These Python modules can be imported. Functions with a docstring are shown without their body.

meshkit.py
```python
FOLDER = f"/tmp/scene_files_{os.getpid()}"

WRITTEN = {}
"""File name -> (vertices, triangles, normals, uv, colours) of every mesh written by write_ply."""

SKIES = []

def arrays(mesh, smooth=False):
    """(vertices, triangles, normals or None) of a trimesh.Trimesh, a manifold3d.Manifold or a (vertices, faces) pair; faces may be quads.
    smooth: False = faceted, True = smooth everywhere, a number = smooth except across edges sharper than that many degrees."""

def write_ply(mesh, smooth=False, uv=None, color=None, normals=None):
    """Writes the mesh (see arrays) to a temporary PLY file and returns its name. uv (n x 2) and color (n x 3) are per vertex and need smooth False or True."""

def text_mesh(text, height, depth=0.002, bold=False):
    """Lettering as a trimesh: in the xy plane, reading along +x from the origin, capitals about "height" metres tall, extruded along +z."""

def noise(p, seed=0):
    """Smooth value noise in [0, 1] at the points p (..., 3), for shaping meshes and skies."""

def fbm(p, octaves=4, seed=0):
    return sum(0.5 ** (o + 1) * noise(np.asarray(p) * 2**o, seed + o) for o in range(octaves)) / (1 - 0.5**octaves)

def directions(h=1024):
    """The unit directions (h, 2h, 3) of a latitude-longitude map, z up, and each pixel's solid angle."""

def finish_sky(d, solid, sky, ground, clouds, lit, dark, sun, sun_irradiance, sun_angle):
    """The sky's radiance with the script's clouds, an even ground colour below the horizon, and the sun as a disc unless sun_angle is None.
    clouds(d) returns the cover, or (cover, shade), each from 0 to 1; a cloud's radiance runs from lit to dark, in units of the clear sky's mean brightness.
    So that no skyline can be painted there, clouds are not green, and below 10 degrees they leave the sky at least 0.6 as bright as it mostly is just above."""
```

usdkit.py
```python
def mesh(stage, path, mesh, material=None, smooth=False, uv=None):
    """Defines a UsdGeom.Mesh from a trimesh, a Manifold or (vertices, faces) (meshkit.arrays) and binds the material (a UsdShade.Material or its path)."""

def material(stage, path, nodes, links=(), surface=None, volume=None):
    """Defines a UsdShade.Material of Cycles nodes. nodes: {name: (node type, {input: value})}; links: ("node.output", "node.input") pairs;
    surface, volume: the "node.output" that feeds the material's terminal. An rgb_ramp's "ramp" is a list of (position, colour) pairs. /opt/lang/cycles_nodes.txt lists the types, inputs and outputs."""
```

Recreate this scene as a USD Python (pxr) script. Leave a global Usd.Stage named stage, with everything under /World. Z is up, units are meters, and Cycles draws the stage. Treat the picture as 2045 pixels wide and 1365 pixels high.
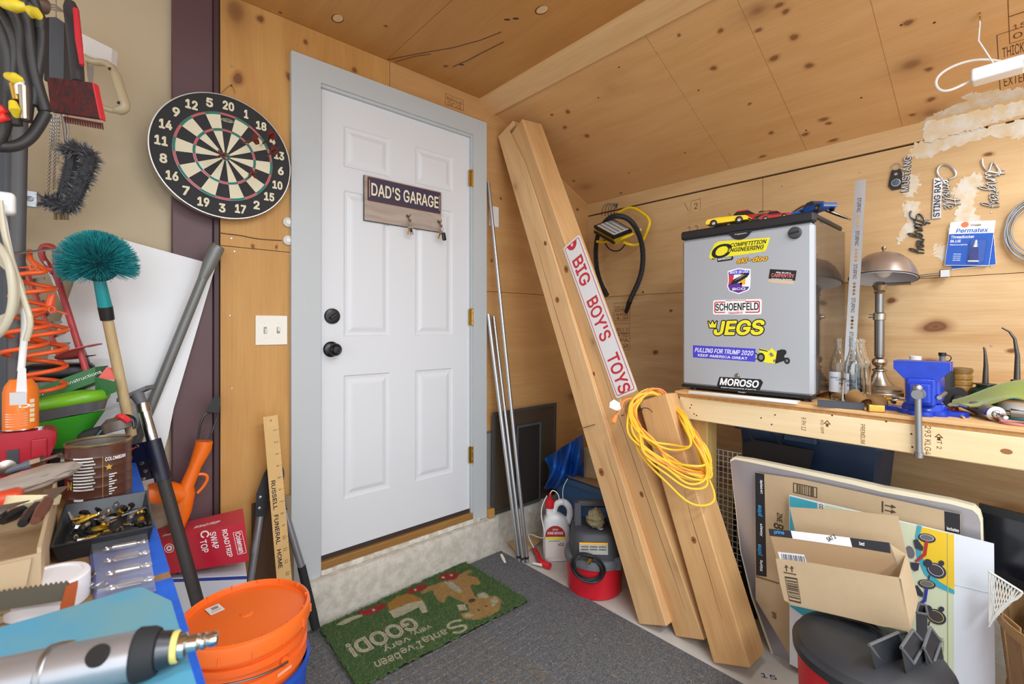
import math, random, numpy as np, trimesh, usdkit, meshkit, manifold3d as m3
from shapely.geometry import Polygon, LineString, Point, box as sbox
from shapely.ops import unary_union
from shapely import affinity
from pxr import Usd, UsdGeom, UsdLux, Gf, Sdf, UsdShade
random.seed(7); np.random.seed(7)
PI = math.pi
stage = Usd.Stage.CreateInMemory()
UsdGeom.SetStageUpAxis(stage, UsdGeom.Tokens.z); UsdGeom.SetStageMetersPerUnit(stage, 1.0)
UsdGeom.Xform.Define(stage, '/World'); UsdGeom.Scope.Define(stage, '/World/Looks')
# ---------------------------------------------------------------- camera, light, exposure
FPX, CX, HY, CAMZ = 934.0, 1022.5, 652.0, 1.244          # focal length, optical axis and horizon in the 2045 x 1365 frame
_a = math.radians(48.14)
FW = np.array([math.cos(_a), math.sin(_a), 0.]); RT = np.array([math.sin(_a), -math.cos(_a), 0.])
CAM = np.array([0., 0., CAMZ])
cam = UsdGeom.Camera.Define(stage, '/World/camera')
cam.CreateHorizontalApertureAttr(36.0); cam.CreateVerticalApertureAttr(36.0 * 1365 / 2045)
cam.CreateFocalLengthAttr(36.0 * FPX / 2045)
cam.CreateVerticalApertureOffsetAttr(-(682.5 - HY) / 2045 * 36.0)
cam.CreateClippingRangeAttr(Gf.Vec2f(0.02, 60))
cam.CreateFStopAttr(5.0); cam.CreateFocusDistanceAttr(2.3)
cam.CreateExposureAttr(0.86)
cam.AddTransformOp().Set(Gf.Matrix4d(*RT, 0, 0, 0, 1, 0, *(-FW), 0, *CAM, 1))
def light(name, pos, target, w, h, power, col=(.88, .97, 1.06)):
    l = UsdLux.RectLight.Define(stage, '/World/' + name)
    l.CreateWidthAttr(w); l.CreateHeightAttr(h); l.CreateIntensityAttr(power); l.CreateColorAttr(Gf.Vec3f(*col))
    z = np.array(pos, float) - np.array(target, float); z /= np.linalg.norm(z)
    x = np.cross([0, 1, 0] if abs(z[2]) > .9 else [0, 0, 1], z); x /= np.linalg.norm(x); y = np.cross(z, x)
    l.AddTransformOp().Set(Gf.Matrix4d(*x, 0, *y, 0, *z, 0, *pos, 1))
dome = UsdLux.DomeLight.Define(stage, '/World/daylight'); dome.CreateIntensityAttr(0.27); dome.CreateColorAttr(Gf.Vec3f(.94, .97, 1.0))   # daylight through the open garage behind
light('shop_light_garage', (-.55, -1.5, 2.42), (-.55, -1.5, 0), 1.2, .3, 29)
light('shop_light_middle', (.95, -.75, 2.42), (.95, -.75, 0), 1.2, .3, 19)
light('shop_light_bench', (2.14, -.55, 2.03), (2.14, -.55, 0), .06, 1.1, 12)
light('shop_light_front', (.55, .28, 2.45), (.55, .28, 0), 1.0, .2, 9)
light('daylight_opening', (-1.2, -3.6, 1.4), (.6, 1.0, 1.1), 2.6, 2.0, 1.3, (.86, .96, 1.05))

# ---------------------------------------------------------------- helpers
A = np.array
def ray(u, v): return FW + RT * ((u - CX) / FPX) + A([0, 0, (HY - v) / FPX])
def on_x(u, v, X): d = ray(u, v); return CAM + d * (X / d[0])
def on_y(u, v, Y): d = ray(u, v); return CAM + d * (Y / d[1])
def on_z(u, v, Z): d = ray(u, v); return CAM + d * ((Z - CAMZ) / d[2])
def dep(u, v, D): return CAM + ray(u, v) * D
def on_p(u, v, p0, n): d = ray(u, v); return CAM + d * (np.dot(A(p0) - CAM, n) / np.dot(d, n))
def lin(c):
    c = A(c, float) / 255
    return tuple(np.where(c < .04045, c / 12.92, ((c + .055) / 1.055) ** 2.4))
_mats = {}
def mat(name, col, rough=.5, metal=0, var=0, vs=8, bump=0, bs=60, bd=.002, col2=None, **kw):
    """plain colour (sRGB 0-255), optional noise variation towards col2 and fine relief"""
    if name in _mats: return _mats[name]
    c = lin(col); n = {'p': ('principled_bsdf', dict(base_color=c, roughness=rough, metallic=metal, **kw))}; L = []
    if var or bump: n['g'] = ('geometry', {})
    if var:
        c2 = lin(col2) if col2 is not None else tuple(np.clip(A(c) * (1 - var), 0, 1))
        n['n'] = ('noise_texture', dict(scale=vs, detail=4, roughness=.6)); n['r'] = ('rgb_ramp', dict(ramp=[(0, c2), (.38, c2), (.62, c), (1, c)]))
        L += [('g.position', 'n.vector'), ('n.fac', 'r.fac'), ('r.color', 'p.base_color')]
    if bump:
        n['b'] = ('noise_texture', dict(scale=bs, detail=3)); n['bp'] = ('bump', dict(strength=bump, distance=bd))
        L += [('g.position', 'b.vector'), ('b.fac', 'bp.height'), ('bp.normal', 'p.normal')]
    _mats[name] = usdkit.material(stage, '/World/Looks/' + name, n, L, surface='p.BSDF')
    return _mats[name]
def wood(name, light_, dark, knot=(110, 62, 30), axis=2, s=1.0, knots=1.0, rough=.6, seed=0, contrast=1.0, kscale=2.2, coord='pos', kr=.055, nrm=None):
    """solid or plywood face: long grain along axis, broad figure, fine pores, scattered knots"""
    if name in _mats: return _mats[name]
    def sc(along, across): v = [across] * 3; v[axis] = along; return tuple(v)
    a, b = lin(light_), lin(dark)
    n = {'g': ('geometry', {}) if coord == 'pos' else ('texture_coordinate', {}),
         'nd': ('noise_texture', dict(scale=1.7, detail=2)), 'dm': ('mix_vector', dict(fac=.10)),
         'm1': ('mapping', dict(scale=sc(.9 * s, 8.0 * s), location=(seed * 3.1, seed * 1.7, seed * .9))), 'n1': ('noise_texture', dict(scale=1.5, detail=5, roughness=.62, distortion=.5)),
         'm2': ('mapping', dict(scale=sc(5 * s, 130 * s))), 'n2': ('noise_texture', dict(scale=1.0, detail=2)),
         'm3': ('mapping', dict(scale=sc(.5 * s, 1.6 * s), location=(seed * 2.3, seed, seed * 1.1))), 'n3': ('noise_texture', dict(scale=1.3, detail=3)),
         'k1': ('math', dict(math_type='multiply', value2=13.0)), 'k2': ('math', dict(math_type='sine')), 
         'a1': ('math', dict(math_type='multiply', value2=.70)), 'a2': ('math', dict(math_type='multiply_add', value2=.26)), 'a3': ('math', dict(math_type='multiply_add', value2=.045)),
         'r': ('rgb_ramp', dict(ramp=[(0, b), (.48 - .20 / contrast, b), (.48 + .20 / contrast, a), (1, a)])),
         'p': ('principled_bsdf', dict(roughness=rough))}
    o = 'g.position' if coord == 'pos' else 'g.object'
    L = [(o, 'nd.vector'), (o, 'dm.a'), ('nd.color', 'dm.b'), ('dm.result', 'm1.vector'), ('m1.vector', 'n1.vector'), (o, 'm2.vector'), ('m2.vector', 'n2.vector'), ('dm.result', 'm3.vector'), ('m3.vector', 'n3.vector'), ('n3.fac', 'k1.value1'), ('k1.value', 'k2.value1'),
         ('n1.fac', 'a1.value1'), ('n2.fac', 'a2.value1'), ('a1.value', 'a2.value3'), ('k2.value', 'a3.value1'), ('a2.value', 'a3.value3'), ('a3.value', 'r.fac')]
    if knots:
        k = lin(knot); ks = list(sc(kscale * .62, kscale)); off = [seed * 1.3 + .2, seed * .7 + .4, seed * 2.1 + .1]
        if nrm is not None: ks[nrm] = 0.0
        n.update(mk=('mapping', dict(scale=tuple(ks), location=tuple(off))), nk=('noise_texture', dict(scale=6, detail=2)), md=('mix_vector', dict(fac=.035)),
                 v=('voronoi_texture', dict(scale=1.0)), rk=('rgb_ramp', dict(ramp=[(0, (1,) * 3), (kr * .6, (.85,) * 3), (kr, (.4,) * 3), (kr * 1.8, (.14,) * 3), (kr * 4, (0,) * 3), (1, (0,) * 3)])),
                 mm=('mix_color', dict(b=k)), ks=('math', dict(math_type='multiply', value2=.85 * knots)))
        L += [(o, 'mk.vector'), (o, 'nk.vector'), ('mk.vector', 'md.a'), ('nk.color', 'md.b'), ('md.result', 'v.vector'), ('v.distance', 'rk.fac'), ('rk.color', 'ks.value1'), ('ks.value', 'mm.fac'), ('r.color', 'mm.a'), ('mm.result', 'p.base_color')]
    else: L += [('r.color', 'p.base_color')]
    _mats[name] = usdkit.material(stage, '/World/Looks/' + name, n, L, surface='p.BSDF')
    return _mats[name]
# ---- meshes
def cat(*ms): return trimesh.util.concatenate([m for m in ms if m is not None])
def tm(v, f): return trimesh.Trimesh(A(v, float), A(f), process=False)
def man(m):
    if isinstance(m, m3.Manifold): x = m.to_mesh(); return tm(x.vert_properties[:, :3], x.tri_verts)
    return m
def box(c, s, ch=0):
    """box of size s about c; ch chamfers the edges"""
    s = A(s, float)
    if ch <= 0:
        m = trimesh.creation.box(s)
    else:
        ch = min(ch, s.min() * .45); pts = []
        for sx in (-1, 1):
            for sy in (-1, 1):
                for sz in (-1, 1):
                    h = s / 2 - ch
                    for k in range(3):
                        p = h.copy(); p[k] += ch; pts.append(p * [sx, sy, sz])
        m = man(m3.Manifold.hull_points(A(pts)))
    m.apply_translation(c); return m
def b2(lo, hi, ch=0): lo, hi = A(lo, float), A(hi, float); return box((lo + hi) / 2, np.abs(hi - lo), ch)
def rbox(c, s, r, n=10):
    """box with round edges"""
    s = A(s, float); r = min(r, s.min() * .49); b = m3.Manifold.sphere(r, n); hs = []
    for sx in (-1, 1):
        for sy in (-1, 1):
            for sz in (-1, 1): hs.append(b.translate(tuple((s / 2 - r) * [sx, sy, sz])))
    m = man(m3.Manifold.batch_hull(hs)); m.apply_translation(c); return m
def hull(pts): return man(m3.Manifold.hull_points(A(pts, float)))
def frame_of(d):
    d = A(d, float); d /= np.linalg.norm(d); a = A([0, 0, 1.]) if abs(d[2]) < .9 else A([1., 0, 0])
    x = np.cross(a, d); x /= np.linalg.norm(x); return x, np.cross(d, x), d
def cone(p0, p1, r0, r1=None, n=20, caps=True): return tube([p0, p1], [r0, r0 if r1 is None else r1], n, caps)
def tube(path, r, n=10, caps=True, flat=None, closed=False):
    """sweep a circle (or ellipse: flat=(rx, ry)) along path, radius a number or a list"""
    P = A(path, float); k = len(P); R = np.full(k, r, float) if np.ndim(r) == 0 else A(r, float)
    if closed: T = np.roll(P, -1, 0) - np.roll(P, 1, 0)
    else: T = np.gradient(P, axis=0)
    T /= np.maximum(np.linalg.norm(T, axis=1, keepdims=True), 1e-9)
    x, y, _ = frame_of(T[0]); rings = []
    ang = np.arange(n) / n * 2 * PI
    for i in range(k):
        x = x - T[i] * np.dot(x, T[i]); x /= np.linalg.norm(x); y = np.cross(T[i], x)
        fx, fy = (1, 1) if flat is None else flat
        rings.append(P[i] + R[i] * (np.outer(np.cos(ang) * fx, x) + np.outer(np.sin(ang) * fy, y)))
    V = np.vstack(rings); F = []
    for i in range(k if closed else k - 1):
        a = i * n; b = ((i + 1) % k) * n
        for j in range(n):
            q = (j + 1) % n; F += [[a + j, a + q, b + q], [a + j, b + q, b + j]]
    if caps and not closed:
        V = np.vstack([V, P[:1], P[-1:]]); c0, c1 = k * n, k * n + 1; e = (k - 1) * n
        for j in range(n):
            q = (j + 1) % n; F += [[c0, q, j], [c1, e + j, e + q]]
    return tm(V, F)
def lathe(prof, n=28, ang=2 * PI, axis=(0, 0, 1), at=(0, 0, 0)):
    """profile [(r, z) ...] turned about the axis through at"""
    prof = A(prof, float); k = len(prof); V = []; F = []
    x, y, d = frame_of(axis); full = abs(ang - 2 * PI) < 1e-6; m = n if full else n + 1
    for i in range(m):
        a = ang * i / n; u = x * math.cos(a) + y * math.sin(a)
        V.append(A(at) + prof[:, :1] * u + prof[:, 1:] * d)
    for i in range(n):
        p, q = i * k, ((i + 1) % m) * k
        for j in range(k - 1): F += [[p + j, q + j, q + j + 1], [p + j, q + j + 1, p + j + 1]]
    return tm(np.vstack(V), F)
def ext(poly, h, z0=0):
    """extrude a shapely polygon along +z"""
    if not hasattr(poly, 'exterior') and not hasattr(poly, 'geoms'): poly = Polygon(poly)
    gs = [g for g in getattr(poly, 'geoms', [poly]) if g.area > 1e-10]
    m = cat(*[trimesh.creation.extrude_polygon(g, h, engine='earcut') for g in gs]); m.apply_translation([0, 0, z0]); return m
def rrect(w, h, r, cx=0, cy=0, q=5): return sbox(cx - w / 2 + r, cy - h / 2 + r, cx + w / 2 - r, cy + h / 2 - r).buffer(r, quad_segs=q)
def xf(m, R=None, t=(0, 0, 0)):
    m = m.copy(); v = np.array(m.vertices)
    if R is not None: v = v @ A(R).T
    m.vertices = v + A(t)
    if R is not None and np.linalg.det(A(R)) < 0: m.faces = np.array(m.faces)[:, ::-1]
    return m
def rot(axis, deg): return trimesh.transformations.rotation_matrix(math.radians(deg), axis)[:3, :3]
def cols(x, y, z): return np.column_stack([x, y, z]).astype(float)
YW = cols((1, 0, 0), (0, 0, 1), (0, -1, 0))      # door wall frame: x along it, y up, z into the room
XW = cols((0, -1, 0), (0, 0, 1), (-1, 0, 0))     # right wall frame
_tp = {}
def tpoly(s, bold=True):
    """outline of a line of text, from the rim edges of the upper faces of its extruded lettering"""
    if (s, bold) not in _tp:
        m = meshkit.text_mesh(s, 1.0, .1, bold); f = m.faces[m.face_normals[:, 2] > .9]; key = np.round(m.vertices[:, :2], 5); _, ids = np.unique(key, axis=0, return_inverse=True); ids = ids.ravel(); f = ids[f]; pos = np.zeros((ids.max() + 1, 2)); pos[ids] = m.vertices[:, :2]
        E = {}
        for t in f:
            for i in range(3):
                a, b = int(t[i]), int(t[(i + 1) % 3])
                if E.get(b) and a in E[b]: E[b].remove(a)
                else: E.setdefault(a, []).append(b)
        rings = []
        for a in list(E):
            while E.get(a):
                r = [a]; c = E[a].pop()
                while c != a and E.get(c): r.append(c); c = E[c].pop()
                if len(r) > 2: rings.append(pos[r])
        P = Polygon()
        for r in sorted((Polygon(q).buffer(0) for q in rings), key=lambda g: -g.area): P = P.symmetric_difference(r)
        _tp[(s, bold)] = P.simplify(.006)
    return _tp[(s, bold)]
def tp(s, h, w=None, at=(0, 0), bold=True, shear=0, grow=0, center=True):
    """lettering as a flat polygon of cap height h, width w, thickened by grow"""
    P = tpoly(s, bold); x0, y0, x1, y1 = P.bounds
    ky = h / (y1 - y0); kx = w / (x1 - x0) if w else ky
    P = affinity.affine_transform(P, [kx, 0, 0, ky, -kx * ((x0 + x1) / 2 if center else x0), -ky * ((y0 + y1) / 2 if center else y0)])
    P = affinity.affine_transform(P, [1, shear, 0, 1, at[0], at[1]])
    return P.buffer(grow, quad_segs=3) if grow else P
def text(s, h, w=None, at=(0, 0), depth=.0006, bold=True, shear=0, center=True, z=0, grow=0): return ext(tp(s, h, w, at, bold, shear, grow, center), depth, z)
def spline(pts, n=60, closed=False):
    from scipy.interpolate import CubicSpline
    P = A(pts, float)
    if closed: P = np.vstack([P, P[:1]])
    d = np.r_[0, np.cumsum(np.maximum(np.linalg.norm(np.diff(P, axis=0), axis=1), 1e-6))]
    return CubicSpline(d, P, bc_type='periodic' if closed else 'natural')(np.linspace(0, d[-1], n))
def blob(c, s, n=3, amp=.12, fr=3, seed=0):
    m = trimesh.creation.icosphere(n); v = np.array(m.vertices); k = meshkit.fbm(v * fr + 9 + seed * 3.7, 3, seed)
    m.vertices = v * (1 + amp * (k[:, None] * 2 - 1)) * A(s) + A(c); return m
def grid_sheet(fn, nu, nv, th):
    """thin sheet from fn(u, v) -> point, given a real thickness"""
    U, Vv = np.meshgrid(np.linspace(0, 1, nu), np.linspace(0, 1, nv), indexing='ij')
    P = A([[fn(U[i, j], Vv[i, j]) for j in range(nv)] for i in range(nu)])
    du = np.gradient(P, axis=0); dv = np.gradient(P, axis=1); N = np.cross(du, dv); N /= np.maximum(np.linalg.norm(N, axis=2, keepdims=True), 1e-12)
    V = np.vstack([(P + N * th / 2).reshape(-1, 3), (P - N * th / 2).reshape(-1, 3)]); F = []; o = nu * nv; I = lambda i, j: i * nv + j
    for i in range(nu - 1):
        for j in range(nv - 1):
            a, b, c, d = I(i, j), I(i + 1, j), I(i + 1, j + 1), I(i, j + 1); F += [[a, b, c], [a, c, d], [o + a, o + c, o + b], [o + a, o + d, o + c]]
    edge = [I(i, 0) for i in range(nu)] + [I(nu - 1, j) for j in range(1, nv)] + [I(i, nv - 1) for i in range(nu - 2, -1, -1)] + [I(0, j) for j in range(nv - 2, 0, -1)]
    for a, b in zip(edge, edge[1:] + edge[:1]): F += [[a, o + a, o + b], [a, o + b, b]]
    return tm(V, F)
# ---- prims
_used = {}
GROUPS = {'dart': 'darts stuck in the dartboard', 'model_car': 'model cars on the refrigerator', 'car_emblem': 'car emblems on the plywood wall', 'timber': 'squared timbers leaning in the corner', 'metal_pole': 'metal poles leaning right of the door',
          'window_screen': 'window screens leaning on the door wall', 'vacuum_nozzle': 'nozzles of the large vacuum', 'blister_pack': 'blister packs', 'oil_can': 'oil cans on the workbench', 'round_button': 'round button fittings by the door', 'key_ring': 'keys on the key rack', 'hand_tool': 'hand tools in the carton'}
def fresh(parent, name):
    k = _used.get((parent, name), -1) + 1; _used[(parent, name)] = k
    return f'{parent}/{name}' + (f'_{k:03d}' if k else '')
class Thing:
    """an Xform at the thing's base; R, t place its local frame. part() takes local meshes, wpart() world ones"""
    def __init__(s, name, label, category, t=(0, 0, 0), R=None, group=None, kind=None):
        s.R = np.eye(3) if R is None else A(R, float); s.t = A(t, float); s.path = fresh('/World', name)
        x = UsdGeom.Xform.Define(stage, s.path); M = np.eye(4); M[:3, :3] = s.R.T; M[3, :3] = s.t
        x.AddTransformOp().Set(Gf.Matrix4d(*M.ravel())); s.prim = x.GetPrim(); tag(s.prim, label, category, group or GROUPS.get(name), kind)
    def part(s, name, m, material, smooth=30, under=None, label=None, kind=None, uv=None):
        m = man(m); p = fresh(under or s.path, name)
        q = usdkit.mesh(stage, p, m, material, smooth=smooth, uv=uv).GetPrim()
        if label: q.SetCustomDataByKey('label', label)
        if kind: q.SetCustomDataByKey('kind', kind)
        return p
    def wpart(s, name, m, material, smooth=30, **k):
        m = man(m).copy(); m.vertices = (np.array(m.vertices) - s.t) @ s.R; return s.part(name, m, material, smooth, **k)
    def copy(s, t, R=None, label=None, group=None):
        c = Thing.__new__(Thing); c.R = np.eye(3) if R is None else A(R, float); c.t = A(t, float); c.path = fresh('/World', s.prim.GetName())
        x = UsdGeom.Xform.Define(stage, c.path); M = np.eye(4); M[:3, :3] = c.R.T; M[3, :3] = c.t
        c.prim = x.GetPrim(); c.prim.GetReferences().AddInternalReference(s.path); x.ClearXformOpOrder()
        x.AddTransformOp(opSuffix='copy').Set(Gf.Matrix4d(*M.ravel())); c.prim.SetInstanceable(True); was = s.prim.GetCustomData()
        tag(c.prim, label or was['label'], was['category'], group or was.get('group')); return c
def tag(p, label, category, group=None, kind=None):
    for k, v in (('label', label), ('category', category), ('group', group), ('kind', kind)):
        if v: p.SetCustomDataByKey(k, v)
def one(name, m, material, label, category, group=None, kind=None, smooth=30):
    """a thing that is a single mesh (world coordinates)"""
    p = fresh('/World', name); q = usdkit.mesh(stage, p, man(m), material, smooth=smooth).GetPrim(); tag(q, label, category, group, kind); return p
def knots(th, spec, R, at, name='knot', soft=1.0, ks=1.0):
    """knots of a board face: flat discs whose stain fades out towards the edge"""
    mk = 'knot_stain' if soft == 1 else 'pale_knot_stain'
    if mk not in _mats: _mats[mk] = usdkit.material(stage, '/World/Looks/' + mk, {'a': ('attribute', dict(attribute='stain')), 'rc': ('rgb_ramp', dict(ramp=[(0, lin((176, 118, 64))), (.45, lin((158, 102, 54))), (.62, lin((120, 76, 42))), (.8, lin((134, 88, 50))), (1, lin((104, 66, 40)))])), 'ra': ('rgb_ramp', dict(ramp=[(0, (0,) * 3), (.3, (.2 * soft,) * 3), (.5, (.42 * soft,) * 3), (.62, (.9 * soft,) * 3), (1, (.9 * soft,) * 3)])),
        't': ('transparent_bsdf', {}), 'd': ('principled_bsdf', dict(roughness=.6)), 'm': ('mix_closure', {})}, [('a.fac', 'rc.fac'), ('a.fac', 'ra.fac'), ('rc.color', 'd.base_color'), ('ra.color', 'm.fac'), ('t.BSDF', 'm.closure1'), ('d.BSDF', 'm.closure2')], surface='m.closure')
    rr = np.random.RandomState(len(spec))
    for u, v, a, b in spec:
        c = at(u, v); V = [(0, 0, .0006)]; K = [1.0]; F = []; n = 24; ph = rr.rand(4) * 6
        for i, r in enumerate((.2, .4, .55, .75, 1.0)):
            for j in range(n): t = 2 * PI * j / n; w = r * (1 + .10 * math.sin(2 * t + ph[0]) + .06 * math.sin(3 * t + ph[1])); V.append((ks * a * 2.2 * w * math.cos(t), ks * b * 2.2 * w * math.sin(t), .0006)); K.append(1 - r)
        for j in range(n): F.append([0, 1 + j, 1 + (j + 1) % n])
        for i in range(4):
            for j in range(n): p, q = 1 + i * n + j, 1 + i * n + (j + 1) % n; F += [[p, p + n, q + n], [p, q + n, q]]
        m = xf(tm(V, F), R, c); p = th.wpart(name, m, _mats[mk], smooth=False); UsdGeom.PrimvarsAPI(stage.GetPrimAtPath(p)).CreatePrimvar('stain', Sdf.ValueTypeNames.FloatArray, 'vertex').Set([float(k) for k in K])
# ---- shared looks
BLACK = mat('black_plastic', (26, 26, 28), .42); SATIN_BLACK = mat('satin_black_metal', (18, 18, 20), .28); RUBBER = mat('black_rubber', (32, 33, 35), .75)
WHITE = mat('white_plastic', (228, 228, 226), .4); CHROME = mat('polished_steel', (205, 205, 205), .18, 1); STEEL = mat('brushed_steel', (165, 166, 168), .38, 1); ZINC = mat('zinc_plated', (190, 192, 195), .33, 1)
DARKSTEEL = mat('dark_steel', (85, 86, 90), .4, .9); BRASS = mat('brass', (200, 160, 75), .3, 1); NICKEL = mat('aged_nickel', (178, 170, 158), .3, 1)
INK = mat('black_print', (38, 34, 30), .7); WHITEINK = mat('white_print', (238, 238, 236), .6); REDINK = mat('red_print', (196, 32, 42), .5)
CARD = mat('corrugated_cardboard', (190, 166, 132), .85, var=.05, vs=14, bump=.12, bs=180); CARDIN = mat('cardboard_inner_face', (182, 152, 114), .9)
ORANGE = mat('orange_plastic', (240, 88, 22), .35); GREYPL = mat('grey_plastic', (110, 112, 116), .5)
# ================================================================ the room
DW, RW = 2.045, 2.537                    # planes of the door wall and the right wall
CEIL, BRK, EAVE = 2.506, 1.597, 2.081
slopek = (CEIL - EAVE) / (RW - BRK)
PLY_B = wood('plywood_door_wall', (204, 156, 90), (182, 130, 66), (112, 66, 34), axis=2, seed=1, nrm=1, kr=.07)
PLY_B2 = wood('plywood_corner', (204, 158, 102), (184, 134, 80), (104, 62, 30), axis=0, seed=2, nrm=1, kr=.07)
PLY_R = wood('plywood_right_wall', (220, 192, 146), (190, 148, 98), (140, 92, 48), axis=1, seed=3, nrm=0, kscale=2.6, kr=.09)
PLY_R2 = wood('plywood_right_wall_upper', (216, 182, 132), (194, 154, 104), (134, 84, 44), axis=1, seed=5, nrm=0, kr=.06)
PLY_C = wood('plywood_ceiling', (218, 172, 118), (202, 152, 94), (112, 70, 42), axis=1, seed=4, nrm=2, kscale=3.4, kr=.08)
PLY_C2 = wood('plywood_flat_ceiling', (196, 144, 82), (178, 124, 62), (104, 66, 42), axis=1, seed=8, nrm=2, kscale=2.6, kr=.06)
PINE = wood('pine_board', (222, 184, 132), (204, 160, 108), (120, 74, 40), axis=1, seed=6, nrm=2, knots=.6)
CONC = mat('concrete', (204, 199, 188), .9, var=.1, vs=26, bump=.6, bs=60, bd=.004, col2=(184, 178, 164))
FLOORM = mat('concrete_floor', (206, 203, 196), .8, var=.12, vs=5, bump=.2, bs=30)
BEIGE = mat('beige_drywall_paint', (192, 176, 146), .75, var=.05, vs=3, bump=.08, bs=40)
MAROON = mat('maroon_steel', (98, 70, 74), .5, var=.1, vs=4)
DOORW = mat('white_door_paint', (218, 221, 225), .42)
TRIMG = mat('pale_grey_trim_paint', (188, 193, 195), .45)
def wall(name, label, category='wall'): return Thing(name, label, category, kind='structure')
fl = one('floor', b2((-2.2, -4, -.12), (2.7, 2.4, 0)), FLOORM, 'bare grey concrete garage floor under the mats and timbers', 'floor', kind='structure')
# door wall: sheets of plywood with open seams over a stud core
wb = wall('wall_back', 'orange plywood wall around the white door, with the dartboard')
dx0, dx1, dz0, dz1 = .716, 1.536, .2, 2.29
def yp(x0, x1, z0, z1, m, y0=DW, th=.012, w=wb, cut=None):
    g = .0012; p = sbox(x0 + g, z0 + g, x1 - g, z1 - g)
    if cut is not None: p = p.difference(cut)
    w.wpart('plywood_panel', xf(ext(p, th), YW, (0, y0 + th, 0)), m)
hole = sbox(dx0, 0, dx1, dz1)
slope_cut = Polygon([(BRK, CEIL), (RW + .1, CEIL - slopek * (RW + .1 - BRK)), (RW + .1, 3), (BRK, 3)])
yp(.357, 1.052, 1.55, CEIL, PLY_B, cut=hole); yp(.357, .80, .19, 1.55, PLY_B, cut=hole)
yp(1.052, RW, 1.442, CEIL, PLY_B2, cut=unary_union([hole, slope_cut])); yp(1.4, RW, .2, 1.442, PLY_B2, cut=hole)
wb.wpart('stud_core', xf(ext(sbox(.357, .19, RW, CEIL).difference(hole).difference(slope_cut), .07), YW, (0, DW + .085, 0)), mat('stud_core', (70, 52, 36), .9))
one('wall_left', b2((-2.2, 2.10, 0), (.25, 2.2, 2.7)), BEIGE, 'beige painted drywall behind the hanging brushes and hoses', 'wall', kind='structure')
tr = Thing('trim_1', 'dark maroon steel post between beige wall and plywood', 'trim', kind='structure')
tr.wpart('post_face', b2((.212, 2.068, 0), (.338, 2.16, 2.52), .003), MAROON); tr.wpart('post_flange', b2((.338, 2.055, 0), (.356, 2.16, 2.52), .002), mat('maroon_edge', (70, 46, 48), .5))
# right wall
wr = wall('wall_right', 'blond plywood wall behind the workbench and refrigerator')
def xp(y0, y1, z0, z1, m, x0=RW, th=.012):
    g = .0012; wr.wpart('plywood_panel', b2((x0, y0 + g, z0 + g), (x0 + th, y1 - g, z1 - g)), m)
seam = 2.004
xp(-1.52, .921, 1.442, seam - .004, PLY_R2); xp(.921, DW + .01, 1.442, seam - .004, PLY_R2); xp(-.3, DW + .01, .2, 1.442, PLY_R); xp(-1.52, -.3, .2, 1.442, PLY_R)
wr.wpart('wall_plate_board', b2((RW - .004, -1.5, seam + .003), (RW + .03, DW + .01, EAVE + .02)), PLY_R2)
wr.wpart('stud_core', b2((RW + .013, -1.5, .19), (RW + .09, DW + .06, seam + .02)), mat('stud_core', (70, 52, 36), .9))
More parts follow.
